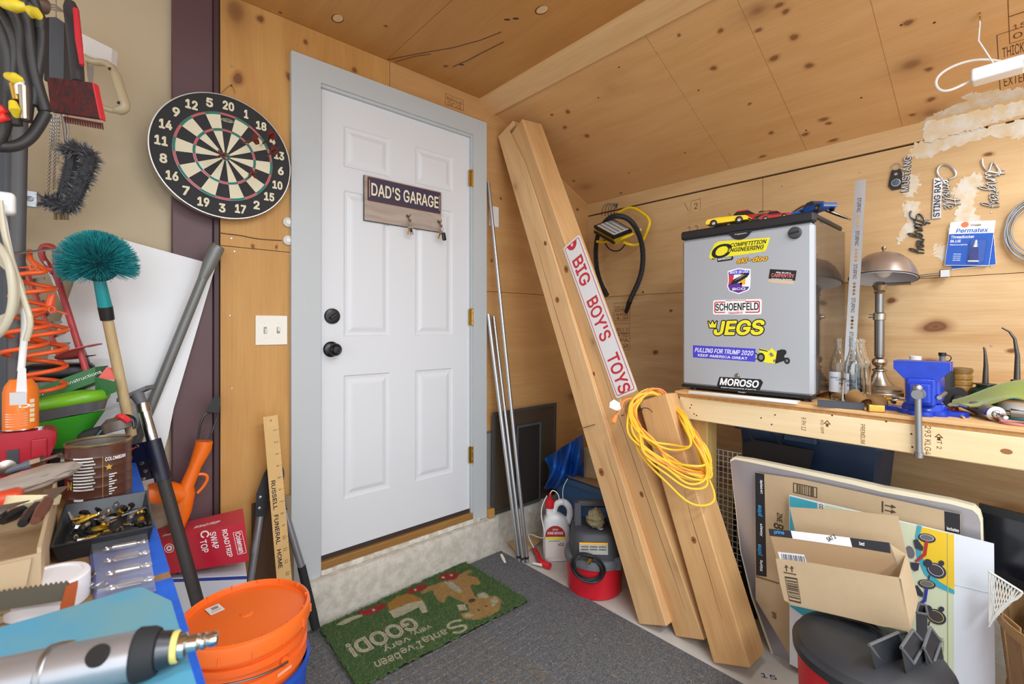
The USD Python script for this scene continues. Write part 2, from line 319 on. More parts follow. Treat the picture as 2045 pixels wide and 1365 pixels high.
# concrete foundation curb
fc = Thing('wall_base_back', 'rough concrete foundation curb below the white door', 'curb', kind='structure'); fc2 = Thing('wall_base_right', 'concrete foundation curb below the blond plywood wall', 'curb', kind='structure')
def curb(L0, L1, fn, n=60):
    r = np.random.RandomState(3); prof = [(0, 0), (.002, .06), (.004, .13), (.012, .176), (.026, .186), (.12, .188)]; V = []; F = []; k = len(prof)
    for i in range(n + 1):
        t = L0 + (L1 - L0) * i / n
        for a, b in prof: V.append(fn(t, a + (r.rand() - .5) * .004, b + (r.rand() - .5) * .004 * (b > .01)))
    for i in range(n):
        for j in range(k - 1): p, q = i * k + j, (i + 1) * k + j; F += [[p, q, q + 1], [p, q + 1, p + 1]]
    return tm(V, F)
fc.wpart('curb', curb(-.4, RW, lambda t, a, b: (t, 1.972 + a + (.028 if t > 1.66 else 0), b)), CONC, smooth=50)
fc2.wpart('curb', curb(DW, -1.5, lambda t, a, b: (2.49 + a, t, b)), CONC, smooth=50)
# ceilings
ce = wall('ceiling', 'flat plywood ceiling above the door', 'ceiling')
def cp(x0, x1, y0, y1, m, f=lambda x: CEIL, th=.012):
    g = .0014; V = [(x, y, f(x) + h) for h in (0, th) for x in (x0 + g, x1 - g) for y in (y0 + g, y1 - g)]; return hull(V)
for x0, x1, y0, y1 in ((-.18, 1.035, -.4, 2.16), (1.035, BRK, -.4, 2.16), (-.18, BRK, -1.6, -.4), (-2.2, -.18, -3.2, 2.16)): ce.wpart('plywood_panel', cp(x0, x1, y0, y1, 0), PLY_C2)
cs = wall('ceiling_slope', 'sloping plywood ceiling above the workbench', 'ceiling')
fs = lambda x: CEIL - slopek * (x - BRK)
for y0, y1 in ((1.079, 2.06), (-.14, 1.079), (-1.5, -.14)): cs.wpart('plywood_panel', cp(BRK, RW + .02, y0, y1, 0, fs), PLY_C)
cs.wpart('batten', hull([(x, y, fs(x) - h) for x in (BRK - .004, BRK + .098) for y in (-1.5, 2.05) for h in (0, .017)]), PINE)
# white primer smears where the wall and slope were patched
PATCH = mat('white_primer', (218, 210, 196), .8, var=.1, vs=24, col2=(214, 190, 152))
def smear(pts, R, t, jit=.0045, seed=0, th=.0008):
    r = np.random.RandomState(seed); P = Polygon(pts).buffer(0); ring = P.exterior; n = 110; q = []
    for i in range(n): p = ring.interpolate(i / n, normalized=True); q.append((p.x + r.randn() * jit, p.y + r.randn() * jit))
    q = Polygon(q).buffer(0); return xf(ext(q, th), R, t)
def wallpts(pts): return [(-(p := on_x(u, v, RW))[1], p[2]) for u, v in pts]
for i, q in enumerate((((1812, 352), (1836, 347), (1838, 368), (1822, 395), (1803, 390), (1812, 374)), ((1812, 396), (1836, 404), (1836, 440), (1818, 470), (1790, 488), (1795, 462), (1812, 440), (1800, 420)),
        ((1925, 352), (1960, 344), (1966, 362), (1950, 385), (1945, 400), (1958, 440), (1948, 470), (1902, 468), (1905, 430), (1915, 400), (1898, 385), (1912, 370)), ((1862, 490), (1900, 486), (1900, 505), (1885, 520), (1870, 518)),
        ((1825, 285), (1910, 265), (2044, 238), (2100, 238), (2100, 280), (1980, 272), (1895, 295), (1845, 318), (1812, 312)))):
    wr.wpart('primer_patch', smear(wallpts(q), XW, (RW, 0, 0), seed=i), PATCH)
wr.wpart('primer_patch', smear([(-(p := on_x(u, v, RW - .004))[1], p[2]) for u, v in ((1846, 246), (1842, 270), (1850, 286), (2044, 228), (2080, 215), (2080, 192), (1960, 218))], XW, (RW - .004, 0, 0), jit=.003, seed=8), PATCH)
nS = A([-slopek, 0, -1]); nS /= np.linalg.norm(nS); eS = cols((0, -1, 0), np.cross(nS, (0, -1, 0)), nS); oS = A([BRK, 0, CEIL])
def slopepts(pts): return [tuple(((on_p(u, v, oS, nS) - oS) @ eS)[:2]) for u, v in pts]
cs.wpart('primer_patch', smear(slopepts(((1832, 248), (1870, 225), (1930, 200), (1925, 188), (1990, 180), (2070, 172), (2070, 190), (1960, 216))), eS, oS, seed=9), PATCH)
# plywood grade stamps, knot plugs and pencil marks
STAMP = mat('stamp_ink', (112, 70, 34), .8)
def stamp(uvs, lines, R, t, pts2):
    (x0, y0), (x1, y1) = pts2(uvs)
    lo = A([min(x0, x1), min(y0, y1)]); hi = A([max(x0, x1), max(y0, y1)]); w, h = hi - lo
    fr = sbox(*lo, *hi).difference(sbox(lo[0] + .002, lo[1] + .002, hi[0] - .002, hi[1] - .002)); ms = [ext(fr, .0004), ext(sbox(lo[0], lo[1] + h * .62, hi[0], lo[1] + h * .64), .0004)]
    for k, s in enumerate(lines): ms.append(text(s, h * .13, w * .8, ((lo[0] + hi[0]) / 2, lo[1] + h * (.15 + .2 * k)), .0004, False))
    return xf(cat(*ms), R, t)
backpts = lambda uv: [((p := on_y(u, v, DW))[0], p[2]) for u, v in uv]
wb.wpart('grade_stamp', stamp(((889, 186), (926, 222)), ('24', 'APA', 'RATED', 'MILL 0'), YW, (0, DW, 0), backpts), STAMP)
for a, b in (((1226, 605), (1258, 640)), ((1226, 645), (1258, 698))): wr.wpart('grade_stamp', stamp((a, b), ('12', 'APA', 'RATED', 'MILL 0'), XW, (RW, 0, 0), wallpts), STAMP)
cs.wpart('grade_stamp', stamp(((1990, 70), (2090, 190)), ('PS 1-95', 'EXTERIOR', 'RATED', 'THICKNESS'), eS, oS, slopepts), mat('stencil_ink', (92, 62, 40), .8))
cs.wpart('grade_stamp', stamp(((2012, 0), (2100, 62)), ('000', '15/32'), eS, oS, slopepts), STAMP)
for s, u, v, h in (('√ 2', 1385, 412, .05),): p = on_x(u, v, RW); wr.wpart('pencil_mark', xf(text('V', .045, .02, (0, 0), .0004, False), XW, p) if 0 else xf(cat(ext(LineString([(-.055, .03), (-.03, -.02)]).buffer(.0012), .0004), ext(LineString([(-.02, -.03), (-.014, .03), (.04, .036), (.04, -.03)]).buffer(.0008), .0004), text('2', .034, .02, (.014, 0), .0004, False)), XW, p), STAMP)
PLUG = mat('knot_plug', (222, 186, 140), .7); RING = mat('plug_ring', (96, 58, 34), .8)
for q, (u, v, k) in enumerate(((675, 36, 1.0), (1083, 19, 1.0))):
    p = on_z(u, v, CEIL); e = affinity.scale(Point(0, 0).buffer(.019), 1, 1.35)
    ce.wpart('knot_plug', xf(ext(e, .0012), cols((1, 0, 0), (0, -1, 0), (0, 0, -1)), p), PLUG); ce.wpart('knot_ring', xf(ext(e.buffer(.004).difference(e), .0008), cols((1, 0, 0), (0, -1, 0), (0, 0, -1)), p + A([0, .004, 0])), RING)
# dark mineral streaks in the flat ceiling
STREAK = mat('mineral_streak', (112, 78, 52), .8)
for pts, w in ((((775, 119), (830, 108), (905, 95), (960, 80), (1000, 64)), .0035), (((905, 133), (935, 120), (965, 104), (1005, 84)), .004), (((790, 123), (830, 112), (860, 108)), .003)):
    q = [on_z(u, v, CEIL) for u, v in pts]; ce.wpart('mineral_streak', xf(ext(LineString([(p[0], -p[1]) for p in q]).buffer(w), .0006), cols((1, 0, 0), (0, -1, 0), (0, 0, -1)), (0, 0, CEIL)), STREAK)
for u, v in ((1013, 39), (1030, 37), (922, 129)):
    p = on_z(u, v, CEIL); ce.wpart('bark_pocket', xf(ext(affinity.rotate(affinity.scale(Point(0, 0).buffer(.008), 1.6, .7), 40), .0007), cols((1, 0, 0), (0, -1, 0), (0, 0, -1)), p), mat('bark_pocket', (66, 48, 52), .8))
knots(wb, ((520, 38, .010, .011), (475, 157, .014, .018), (610, 84, .006, .009), (577, 153, .008, .013), (708, 140, .008, .010), (505, 492, .005, .007), (552, 493, .004, .006)), YW, lambda u, v: on_y(u, v, DW))
knots(wb, ((1000, 396, .006, .006), (982, 520, .006, .006), (1153, 418, .010, .008)), YW, lambda u, v: on_y(u, v, DW))
knots(wr, ((1868, 652, .034, .020), (1857, 724, .026, .014), (1780, 600, .012, .010), (1309, 703, .014, .010), (1284, 583, .006, .005), (1974, 308, .010, .006), (2020, 700, .010, .006), (1700, 640, .010, .006), (1340, 620, .008, .006)), XW, lambda u, v: on_x(u, v, RW))
knots(cs, ((1556, 10, .014, .010), (1569, 23, .013, .009), (1586, 74, .016, .012), (1515, 60, .012, .009), (1546, 116, .018, .012), (1616, 131, .016, .012), (1439, 61, .012, .009), (1425, 136, .014, .011), (1356, 70, .008, .007), (1645, 238, .016, .011), (1655, 246, .012, .009), (1608, 268, .016, .010), (1540, 265, .012, .009), (1664, 280, .018, .010), (1523, 312, .016, .009), (1497, 207, .008, .007), (1134, 223, .014, .012), (1128, 254, .014, .010), (1172, 271, .016, .012), (1102, 229, .009, .008), (1240, 385, .010, .007), (1146, 361, .010, .008), (1814, 45, .016, .010), (1855, 138, .012, .009), (1860, 198, .014, .010), (1822, 229, .010, .007)), eS, lambda u, v: on_p(u, v, oS, nS), soft=.62, ks=.85)
knots(ce, ((560, 25, .005, .005), (890, 132, .008, .008), (770, 52, .006, .006)), cols((1, 0, 0), (0, -1, 0), (0, 0, -1)), lambda u, v: on_z(u, v, CEIL))
for y in (.722, .368): cs.wpart('pencil_line', hull([(x, y + e, fs(x) - h) for x in (BRK + .1, RW - .01) for e in (-.0005, .0005) for h in (.0003, .0006)]), mat('faint_seam', (158, 112, 66), .8))
# nail heads
for u, v in ((462, 476), (468, 502), (459, 630), (462, 132), (463, 775), (775, 208)): p = on_y(u, v, DW); wb.wpart('nail_head', lathe([(0, .002), (.003, .0018), (.0042, 0)], 10, axis=(0, -1, 0), at=p), ZINC)
for u, v in ((1718, 285), (1716, 302), (1718, 344), (1562, 372), (1983, 216), (1982, 241), (1980, 424), (1720, 550), (1980, 533), (1980, 690)): p = on_x(u, v, RW - (.004 if v < 250 else 0)); wr.wpart('nail_head', lathe([(0, .002), (.003, .0018), (.0042, 0)], 10, axis=(-1, 0, 0), at=p), ZINC)
for u, v in ((1236, 134), (1195, 195), (1368, 305), (1395, 180), (1256, 345), (1518, 325), (1720, 195), (1610, 260), (1800, 50), (1866, 45)): p = on_p(u, v, oS, nS); cs.wpart('nail_head', lathe([(0, .0012), (.0035, .001), (.0042, 0)], 10, axis=nS, at=p), mat('rusty_nail', (84, 58, 38), .7))
# ---------------------------------------------------------------- door
ca = Thing('trim_2', 'wide pale grey door casing around the white door', 'door casing', kind='structure')
def casing(x0, x1, z0, z1, y, th): return xf(ext(sbox(x0, z0, x1, z1), th), YW, (0, y + th, 0))
ca.wpart('casing_board', casing(.603, .722, .13, 2.372, 2.022, .023), TRIMG); ca.wpart('casing_board', casing(1.531, 1.624, .19, 2.372, 2.022, .023), TRIMG); ca.wpart('casing_board', casing(.722, 1.531, 2.281, 2.372, 2.022, .023), TRIMG)
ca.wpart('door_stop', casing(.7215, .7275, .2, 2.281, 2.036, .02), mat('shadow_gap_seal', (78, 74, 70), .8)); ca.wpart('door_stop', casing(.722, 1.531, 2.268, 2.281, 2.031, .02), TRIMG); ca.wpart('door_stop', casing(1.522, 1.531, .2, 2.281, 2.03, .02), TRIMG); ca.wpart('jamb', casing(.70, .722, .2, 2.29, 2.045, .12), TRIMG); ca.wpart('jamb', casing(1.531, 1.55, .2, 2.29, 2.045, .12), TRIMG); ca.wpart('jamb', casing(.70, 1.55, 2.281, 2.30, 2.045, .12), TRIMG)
do = Thing('door_1', 'white six panel steel door with black knob and deadbolt', 'door', kind='structure')
X0, X1, Z0, Z1 = .7275, 1.522, .257, 2.268; YD = 2.047
pan = [(a, b, c, d) for a, b in ((.83, 1.055), (1.19, 1.414)) for c, d in ((1.955, 2.138), (1.20, 1.851), (.478, 1.027))]
face = sbox(X0, Z0, X1, Z1)
for a, b, c, d in pan: face = face.difference(sbox(a, c, b, d))
body = [xf(ext(face, .042), YW, (0, YD + .042, 0)), b2((X0, YD + .02, Z0), (X1, YD + .04, Z1))]
do.wpart('slab', cat(*body), DOORW)
for a, b, c, d in pan:
    rings = [(0, 0), (.006, .0055), (.018, .0068), (.024, .0055), (.036, .0012), (.042, .0002)]; V = []; F = []
    for i, (o, y) in enumerate(rings): V += [(a + o, YD + y, c + o), (b - o, YD + y, c + o), (b - o, YD + y, d - o), (a + o, YD + y, d - o)]
    for i in range(len(rings) - 1):
        for j in range(4): p, q = 4 * i + j, 4 * i + (j + 1) % 4; F += [[p, q, q + 4], [p, q + 4, p + 4]]
    e = 4 * (len(rings) - 1); F += [[e, e + 1, e + 2], [e, e + 2, e + 3]]
    do.wpart('raised_panel', tm(V, F), DOORW, smooth=False)
kn = on_y(661, 697, YD); db = on_y(663, 631, YD); ax = (0, -1, 0)
k = do.wpart('door_knob', lathe([(0, 0), (.034, 0), (.034, .004), (.031, .008), (.022, .011), (.013, .014), (.012, .03), (.016, .034), (.026, .042), (.0275, .052), (.025, .06), (.018, .065), (.016, .064), (.014, .067), (.006, .068), (0, .068)], 36, axis=ax, at=kn), SATIN_BLACK, smooth=40, label='black round door knob')
k = do.wpart('deadbolt', lathe([(0, 0), (.034, 0), (.034, .006), (.031, .011), (.024, .013), (.012, .014), (0, .014)], 36, axis=ax, at=db), SATIN_BLACK, smooth=40, label='black deadbolt rosette')
do.wpart('thumb_turn', xf(rbox((0, 0, .022), (.012, .04, .016), .005), YW @ rot((0, 0, 1), -55), db), SATIN_BLACK, under=k)
for v, v2 in ((335, 376), (612, 653), (887, 928)):
    p = on_y(943, (v + v2) / 2, 2.026); h = .088
    do.wpart('hinge', cat(cone(p - A([0, 0, h / 2]), p + A([0, 0, h / 2]), .0062, n=12), *[lathe([(.0066, 0), (.0072, .002), (.0066, .004)], 12, at=p + A([0, 0, z - .002])) for z in (-.044, -.02, .02, .044)], b2(p - A([.016, -.004, h / 2]), p + A([0, .009, h / 2]))), BRASS, label='brass butt hinge')
ws = Thing('trim_3', 'worn wooden door sill with white strip above the concrete', 'door sill', kind='structure')
ws.wpart('sweep', b2((X0, 2.044, .235), (X1, 2.07, .258)), mat('dark_brown_sweep', (58, 46, 40), .7))
ws.wpart('wood_sill', b2((.715, 2.024, .205), (1.533, 2.12, .238), .004), wood('weathered_sill', (168, 122, 60), (120, 82, 38), axis=0, knots=0, seed=3))
ws.wpart('white_strip', b2((.72, 2.014, .186), (1.57, 2.06, .207), .003), mat('chipped_white_paint', (222, 218, 208), .6, var=.2, vs=30, col2=(190, 178, 158)))
ws.wpart('filler_block', b2((1.625, 2.0, .187), (1.665, 2.04, .235), .003), PLY_B)
# ================================================================ workbench along the right wall
BT = .972
WOODB = wood('bench_board', (226, 184, 128), (196, 144, 88), (110, 66, 36), axis=1, seed=11, knots=.4)
BEAMW = wood('bench_beam_pine', (240, 222, 184), (226, 198, 150), (130, 84, 44), axis=1, seed=12, knots=.5, s=.8)
POST = wood('bench_post_wood', (200, 168, 104), (170, 132, 74), (90, 54, 28), axis=2, seed=13, knots=1, kr=.09)
EDGE = mat('plywood_edge', (196, 142, 84), .75, var=.2, vs=60)
wbn = Thing('workbench', 'long pine workbench with a stamped front beam below the refrigerator and blue vise', 'workbench', (1.85, 1.02, 0))
wbn.wpart('worktop', b2((1.846, -1.45, .960), (2.53, 1.022, BT), .002), WOODB); wbn.wpart('worktop_core', b2((1.852, -1.45, .948), (2.53, 1.02, .9598)), EDGE)
bm = wbn.wpart('front_beam', b2((1.85, -1.45, .859), (1.888, 1.004, .948), .003), BEAMW); wbn.wpart('end_beam', b2((1.889, .982, .859), (2.53, 1.02, .948), .003), BEAMW)
wbn.wpart('post', b2((1.889, .90, 0), (1.978, .98, .947), .004), POST); wbn.wpart('post', b2((2.43, .90, 0), (2.52, .98, .947), .004), POST); wbn.wpart('post', b2((1.889, -1.3, 0), (1.978, -1.21, .947), .004), POST)
def bface(u, v, X=1.85): p = on_x(u, v, X); return (-p[1], p[2])
for s, u, v, h, w in (('8 Pᴴ 12', 1605, 846, .014, .045), ('PREMIUM', 1723, 866, .012, .062), ('293 KLG4', 1853, 879, .014, .085), ('HT 2', 1876, 884, .011, .035), ('KD SPF', 1642, 852, .009, .045)):
    x, z = bface(u, v); s = s.replace('ᴴ', 'H'); wbn.wpart('lumber_stamp', xf(xf(text(s, h, w, depth=.0004, bold=False), rot((0, 0, 1), -90)), XW, (1.85, -x, z)), STAMP, under=bm)
def tree_mark(u, v, s): return xf(ext(Polygon([(0, s), (s, -.2 * s), (.35 * s, -.2 * s), (.35 * s, -s), (-.35 * s, -s), (-.35 * s, -.2 * s), (-s, -.2 * s)]).buffer(0).difference(Polygon([(0, .6 * s), (.55 * s, -.02 * s), (-.55 * s, -.02 * s)])), .0004), XW, on_x(u, v, 1.85))
wbn.wpart('lumber_stamp', cat(tree_mark(1652, 845, .011), tree_mark(1875, 872, .010)), STAMP, under=bm)
HOLE = mat('nail_hole', (60, 42, 28), .9)
for u, v in ((1381, 808), (1386, 826), (1391, 829), (1378, 814), (1520, 834), (1548, 828), (1541, 847), (1820, 866), (1822, 892), (1662, 829), (1770, 841)): wbn.wpart('nail_hole', lathe([(.0028, .0003), (0, .0004)], 8, axis=(-1, 0, 0), at=on_x(u, v, 1.8498)), HOLE, under=bm)
wbn.wpart('knot', xf(ext(affinity.scale(Point(0, 0).buffer(.009), 1.3, .8), .0004), XW, on_x(2010, 901, 1.8498)), mat('knot_brown', (150, 100, 56), .7), under=bm)
# ---- refrigerator
SILVER = mat('silver_fridge_door', (176, 179, 184), .42, .25); SIDE = mat('glossy_dark_fridge_side', (128, 120, 112), .06, .75); BLK = mat('fridge_black_trim', (30, 31, 34), .45)
FX, FY = 1.92, 1.03
fr = Thing('mini_fridge', 'silver mini refrigerator covered in racing stickers on the workbench', 'refrigerator', (FX, FY, BT), XW)
def FP(u, v): p = on_x(u, v, FX); return A([FY - p[1], p[2] - BT])
FW_, FH = .503, .682
fr.part('cabinet', cat(box((FW_ / 2, .015 + FH / 2 - .01, -.05 - .2), (FW_ - .012, FH - .028, .40), .004)), SIDE)
fr.part('gasket', box((FW_ / 2, .345, -.048), (FW_ - .02, .64, .014)), BLACK)
d = ext(rrect(FW_, .632, .006, FW_ / 2, .018 + .316), .04); v = np.array(d.vertices)
dr = fr.part('door', cat(*[box((FW_ / 2, .018 + .316, -.021), (FW_, .632, .042), .012)]), SILVER)
fr.part('top_band', cat(box((FW_ / 2, .668, -.0185), (FW_ + .004, .036, .045), .006), box((FW_ / 2, .676, -.2), (FW_, .018, .36), .004)), BLK); fr.part('bottom_band', box((FW_ / 2, .016, -.02), (FW_ + .002, .012, .042), .004), BLK)
g = FP(1478, 463); c = sbox(-.05, -.05, .05, .0).intersection(Point(0, .012).buffer(.046)); k = fr.part('handle_badge', xf(ext(c, .004), t=(*FP(1479, 461), 0)), BLK); fr.part('lettering', text('Frigidaire', .007, .046, at=FP(1480, 467), z=.004, shear=.2), mat('silver_print', (190, 190, 190), .4), under=k)
kn = FP(1588, 465); k = fr.part('lock_knob', xf(lathe([(0, .014), (.018, .013), (.0215, .009), (.022, 0)], 32), t=(*kn, 0)), mat('charcoal_plastic', (58, 60, 64), .5)); fr.part('slot', xf(box((0, 0, .014), (.036, .005, .004), .001), rot((0, 0, 1), 8), (*kn, 0)), BLACK, under=k)
for x in (.045, FW_ - .03): fr.part('foot', xf(cone((x, 0, -.03), (x, .02, -.03), .016, .013)), BLACK)
for x in (.045, FW_ - .03): fr.part('foot', xf(cone((x, 0, -.38), (x, .02, -.38), .016, .013)), BLACK)
k = fr.part('key_lock', xf(lathe([(0, .006), (.006, .006), (.0065, .004), (.010, .004), (.011, 0)], 20), t=(*FP(1473, 750), 0)), CHROME)
fr.part('brand_mark', text('Magic', .006, .03, at=FP(1482, 783), z=.001), mat('silver_print', (190, 190, 190), .4))
SY = mat('sticker_yellow', (238, 226, 40), .4); SB = mat('sticker_black', (24, 24, 24), .4); SW = mat('sticker_white', (240, 240, 240), .4); SBL = mat('sticker_blue', (72, 66, 200), .4); SR = mat('sticker_red', (206, 48, 58), .4); SO = mat('sticker_orange', (250, 178, 20), .4); SP = mat('sticker_purple', (92, 44, 150), .4); STAN = mat('sticker_tan', (206, 184, 158), .6); SG = mat('sticker_grey', (120, 122, 126), .4)
def fpoly(uvs, z, th=.0005): return ext(Polygon([FP(*q) for q in uvs]).buffer(0), th, z)
def stext(s, a, b, h, z, shear=0, bold=True, P=FP, depth=.0005, grow=0):
    a, b = A(P(*a)), A(P(*b)); dd = b - a; L = np.hypot(*dd); m = text(s, h, L - shear * h * .5, depth=depth, bold=bold, shear=shear, grow=grow)
    return xf(m, rot((0, 0, 1), math.degrees(math.atan2(dd[1], dd[0]))), (*((a + b) / 2), z))
# competition engineering
k = fr.part('sticker', fpoly(((1416, 514), (1418, 505), (1427, 487), (1434, 482), (1472, 479), (1538, 474), (1530, 499), (1525, 502), (1420, 517)), 0), SY)
ce_ = [stext('C', (1420, 503), (1462, 499), .056, .0006, .35), stext('E', (1438, 500), (1462, 497), .036, .0012, .3)]
fr.part('lettering', cat(ce_[0], stext('COMPETITION', (1459, 489.5), (1531, 481.5), .0155, .0006, .25), stext('ENGINEERING', (1453, 500), (1526, 492), .0155, .0006, .25)), SB, under=k)
fr.part('small_print', stext('Your Competitive Edge', (1472, 502), (1526, 498), .005, .0006, .2, False), mat('faint_print', (170, 160, 40), .5), under=k)
k = fr.part('sticker', cat(fpoly(((1432, 516), (1463, 511), (1465, 515), (1462, 519), (1433, 523)), 0)), SB); fr.part('lettering', stext('MOROSO', (1434, 518), (1461, 514), .009, .0006, .2), SW, under=k); fr.part('small_print', stext('BY', (1422, 517), (1429, 516), .007, .0002), SB, under=k)
k = fr.part('sticker', stext('ski-doo', (1472, 521), (1534, 514.5), .02, 0, .3, grow=.002), SB); fr.part('lettering', stext('ski-doo', (1472, 521), (1534, 514.5), .02, .0006, .3, grow=.0004), SO, under=k)
# shield
sh = ((1453, 541), (1474, 535), (1499, 537), (1499, 556), (1498, 575), (1494, 580), (1475, 587), (1456, 581), (1452, 572), (1454, 560))
k = fr.part('sticker', fpoly(sh, 0), SW)
cS = A(sh, float).mean(0); inn = [tuple(cS + (A(q) - cS) * .90) for q in sh]; IP = Polygon([FP(*q) for q in inn]).buffer(0)
def clip(uvs, z): return ext(Polygon([FP(*q) for q in uvs]).buffer(0).intersection(IP), .0004, z)
fr.part('print', clip(((1450, 530), (1502, 530), (1502, 546), (1450, 549)), .0006), SBL, under=k); fr.part('print', clip(((1450, 549), (1466, 548), (1463, 566), (1450, 566)), .0006), SR, under=k); fr.part('print', clip(((1480, 546), (1490, 545), (1488, 568), (1478, 568)), .0006), SO, under=k)
fr.part('print', clip(((1450, 567), (1482, 564), (1482, 572), (1502, 572), (1502, 590), (1450, 590)), .0006), SP, under=k); fr.part('print', clip(((1458, 569), (1465, 558), (1488, 546), (1498, 545), (1492, 553), (1472, 565)), .0010), SB, under=k); fr.part('print', clip(((1466, 561), (1480, 550), (1490, 548), (1478, 556)), .0014), SG, under=k)
fr.part('lettering', cat(stext('MADE IN USA', (1458, 544), (1495, 541.5), .011, .0011), stext('BCG', (1463, 577), (1489, 576), .010, .0011)), SW, under=k)
# black card
k = fr.part('sticker', fpoly(((1535, 555), (1585, 557), (1584, 568), (1534, 563)), 0), STAN); k2 = fr.part('sticker', fpoly(((1538, 537), (1591, 540), (1588, 560), (1535, 556)), .0004), SB)
fr.part('lettering', stext('CARPENTRY', (1541, 549), (1586, 551), .014, .0010, 0), mat('pink_print', (226, 120, 120), .5), under=k2); fr.part('small_print', cat(stext("Big Buff's", (1550, 543.5), (1580, 545.5), .006, .0010, .2), stext('Custom Builder', (1541, 556), (1583, 558), .0045, .0010, 0)), SW, under=k2)
# schoenfeld
a, b = FP(1424, 613.5), FP(1521, 612); w = np.hypot(*(b - a)); h = .060
R0 = rot((0, 0, 1), math.degrees(math.atan2(*(b - a)[::-1]))); c0 = (*((a + b) / 2), 0)
k = fr.part('sticker', xf(ext(rrect(w, h, .008), .0005), R0, c0), SW); fr.part('print', xf(ext(rrect(w - .012, h - .014, .007).difference(rrect(w - .020, h - .022, .005)).difference(sbox(-.045, -.1, .035, .1)), .0004, .0006), R0, c0), SR, under=k)
fr.part('lettering', stext('SCHOENFELD', (1429, 613), (1515, 611), .03, .0006), SB, under=k); fr.part('small_print', cat(stext('Headers', (1455, 624.5), (1484, 623), .010, .001, .4, False), stext('PERFORMANCE', (1450, 600), (1490, 599), .004, .001, 0, False)), SR, under=k)
# jegs
cpoly = affinity.translate(Polygon([(-.018, .014), (-.012, -.012), (.014, -.012), (.018, .014), (.008, .0), (0, .016), (-.008, .0)]), *FP(1423, 648))
k = fr.part('sticker', cat(stext('JEGS', (1426, 655), (1527, 653), .056, 0, .22, grow=.0055), ext(cpoly.buffer(.004), .00052)), SB); fr.part('lettering', cat(stext('JEGS', (1426, 655), (1527, 653), .056, .0006, .22, grow=.0016), ext(cpoly, .0005, .0007)), SY, under=k)
# pulling banner
k = fr.part('sticker', fpoly(((1384, 689), (1509, 696), (1508, 722), (1384, 713)), 0), SBL); fr.part('lettering', cat(stext('PULLING FOR TRUMP 2020', (1388, 698), (1505, 705), .019, .0006, .2), stext('KEEP AMERICA GREAT', (1394, 708.5), (1493, 715.5), .0105, .0006)), SW, under=k)
k = fr.part('sticker', fpoly(((1508, 703), (1516, 709), (1516, 718), (1508, 717), (1508, 715.5), (1514, 716), (1514, 710), (1508, 705)), .0), SB)
fr.part('print', cat(fpoly(((1516, 706), (1518, 695), (1530, 699), (1536, 700), (1541, 694), (1547, 700), (1552, 703), (1560, 704), (1558, 712), (1552, 716), (1550, 726), (1530, 724), (1520, 720)), .0004)), SY, under=k)
def wheel(u, v, r, z=.0008): c = FP(u, v); return xf(ext(affinity.scale(Point(0, 0).buffer(r), .8, 1), .0004), t=(*c, z))
fr.part('print', cat(wheel(1520, 713, .0175), wheel(1572, 720, .012), wheel(1566, 703, .010), fpoly(((1552, 700), (1562, 697), (1570, 700), (1566, 712), (1572, 718), (1560, 722), (1548, 726)), .0006), fpoly(((1516, 696), (1532, 700), (1534, 702), (1518, 699)), .0008)), SB, under=k)
fr.part('print', cat(wheel(1520, 713, .010, .0013), wheel(1572, 720, .005, .0013), fpoly(((1536, 706), (1541, 703), (1546, 710), (1540, 712)), .0012), fpoly(((1544, 718), (1549, 717), (1549, 722), (1545, 723)), .0012)), SG, under=k)
# moroso
k = fr.part('sticker', fpoly(((1437, 752), (1519, 757), (1524, 763), (1517, 779), (1434, 773), (1432, 768)), 0), SB); fr.part('lettering', cat(stext('MOROSO', (1438, 761), (1516, 767), .028, .0006, .22, grow=.0006), stext('PERFORMANCE PARTS', (1440, 773), (1510, 778), .004, .0006)), SW, under=k)
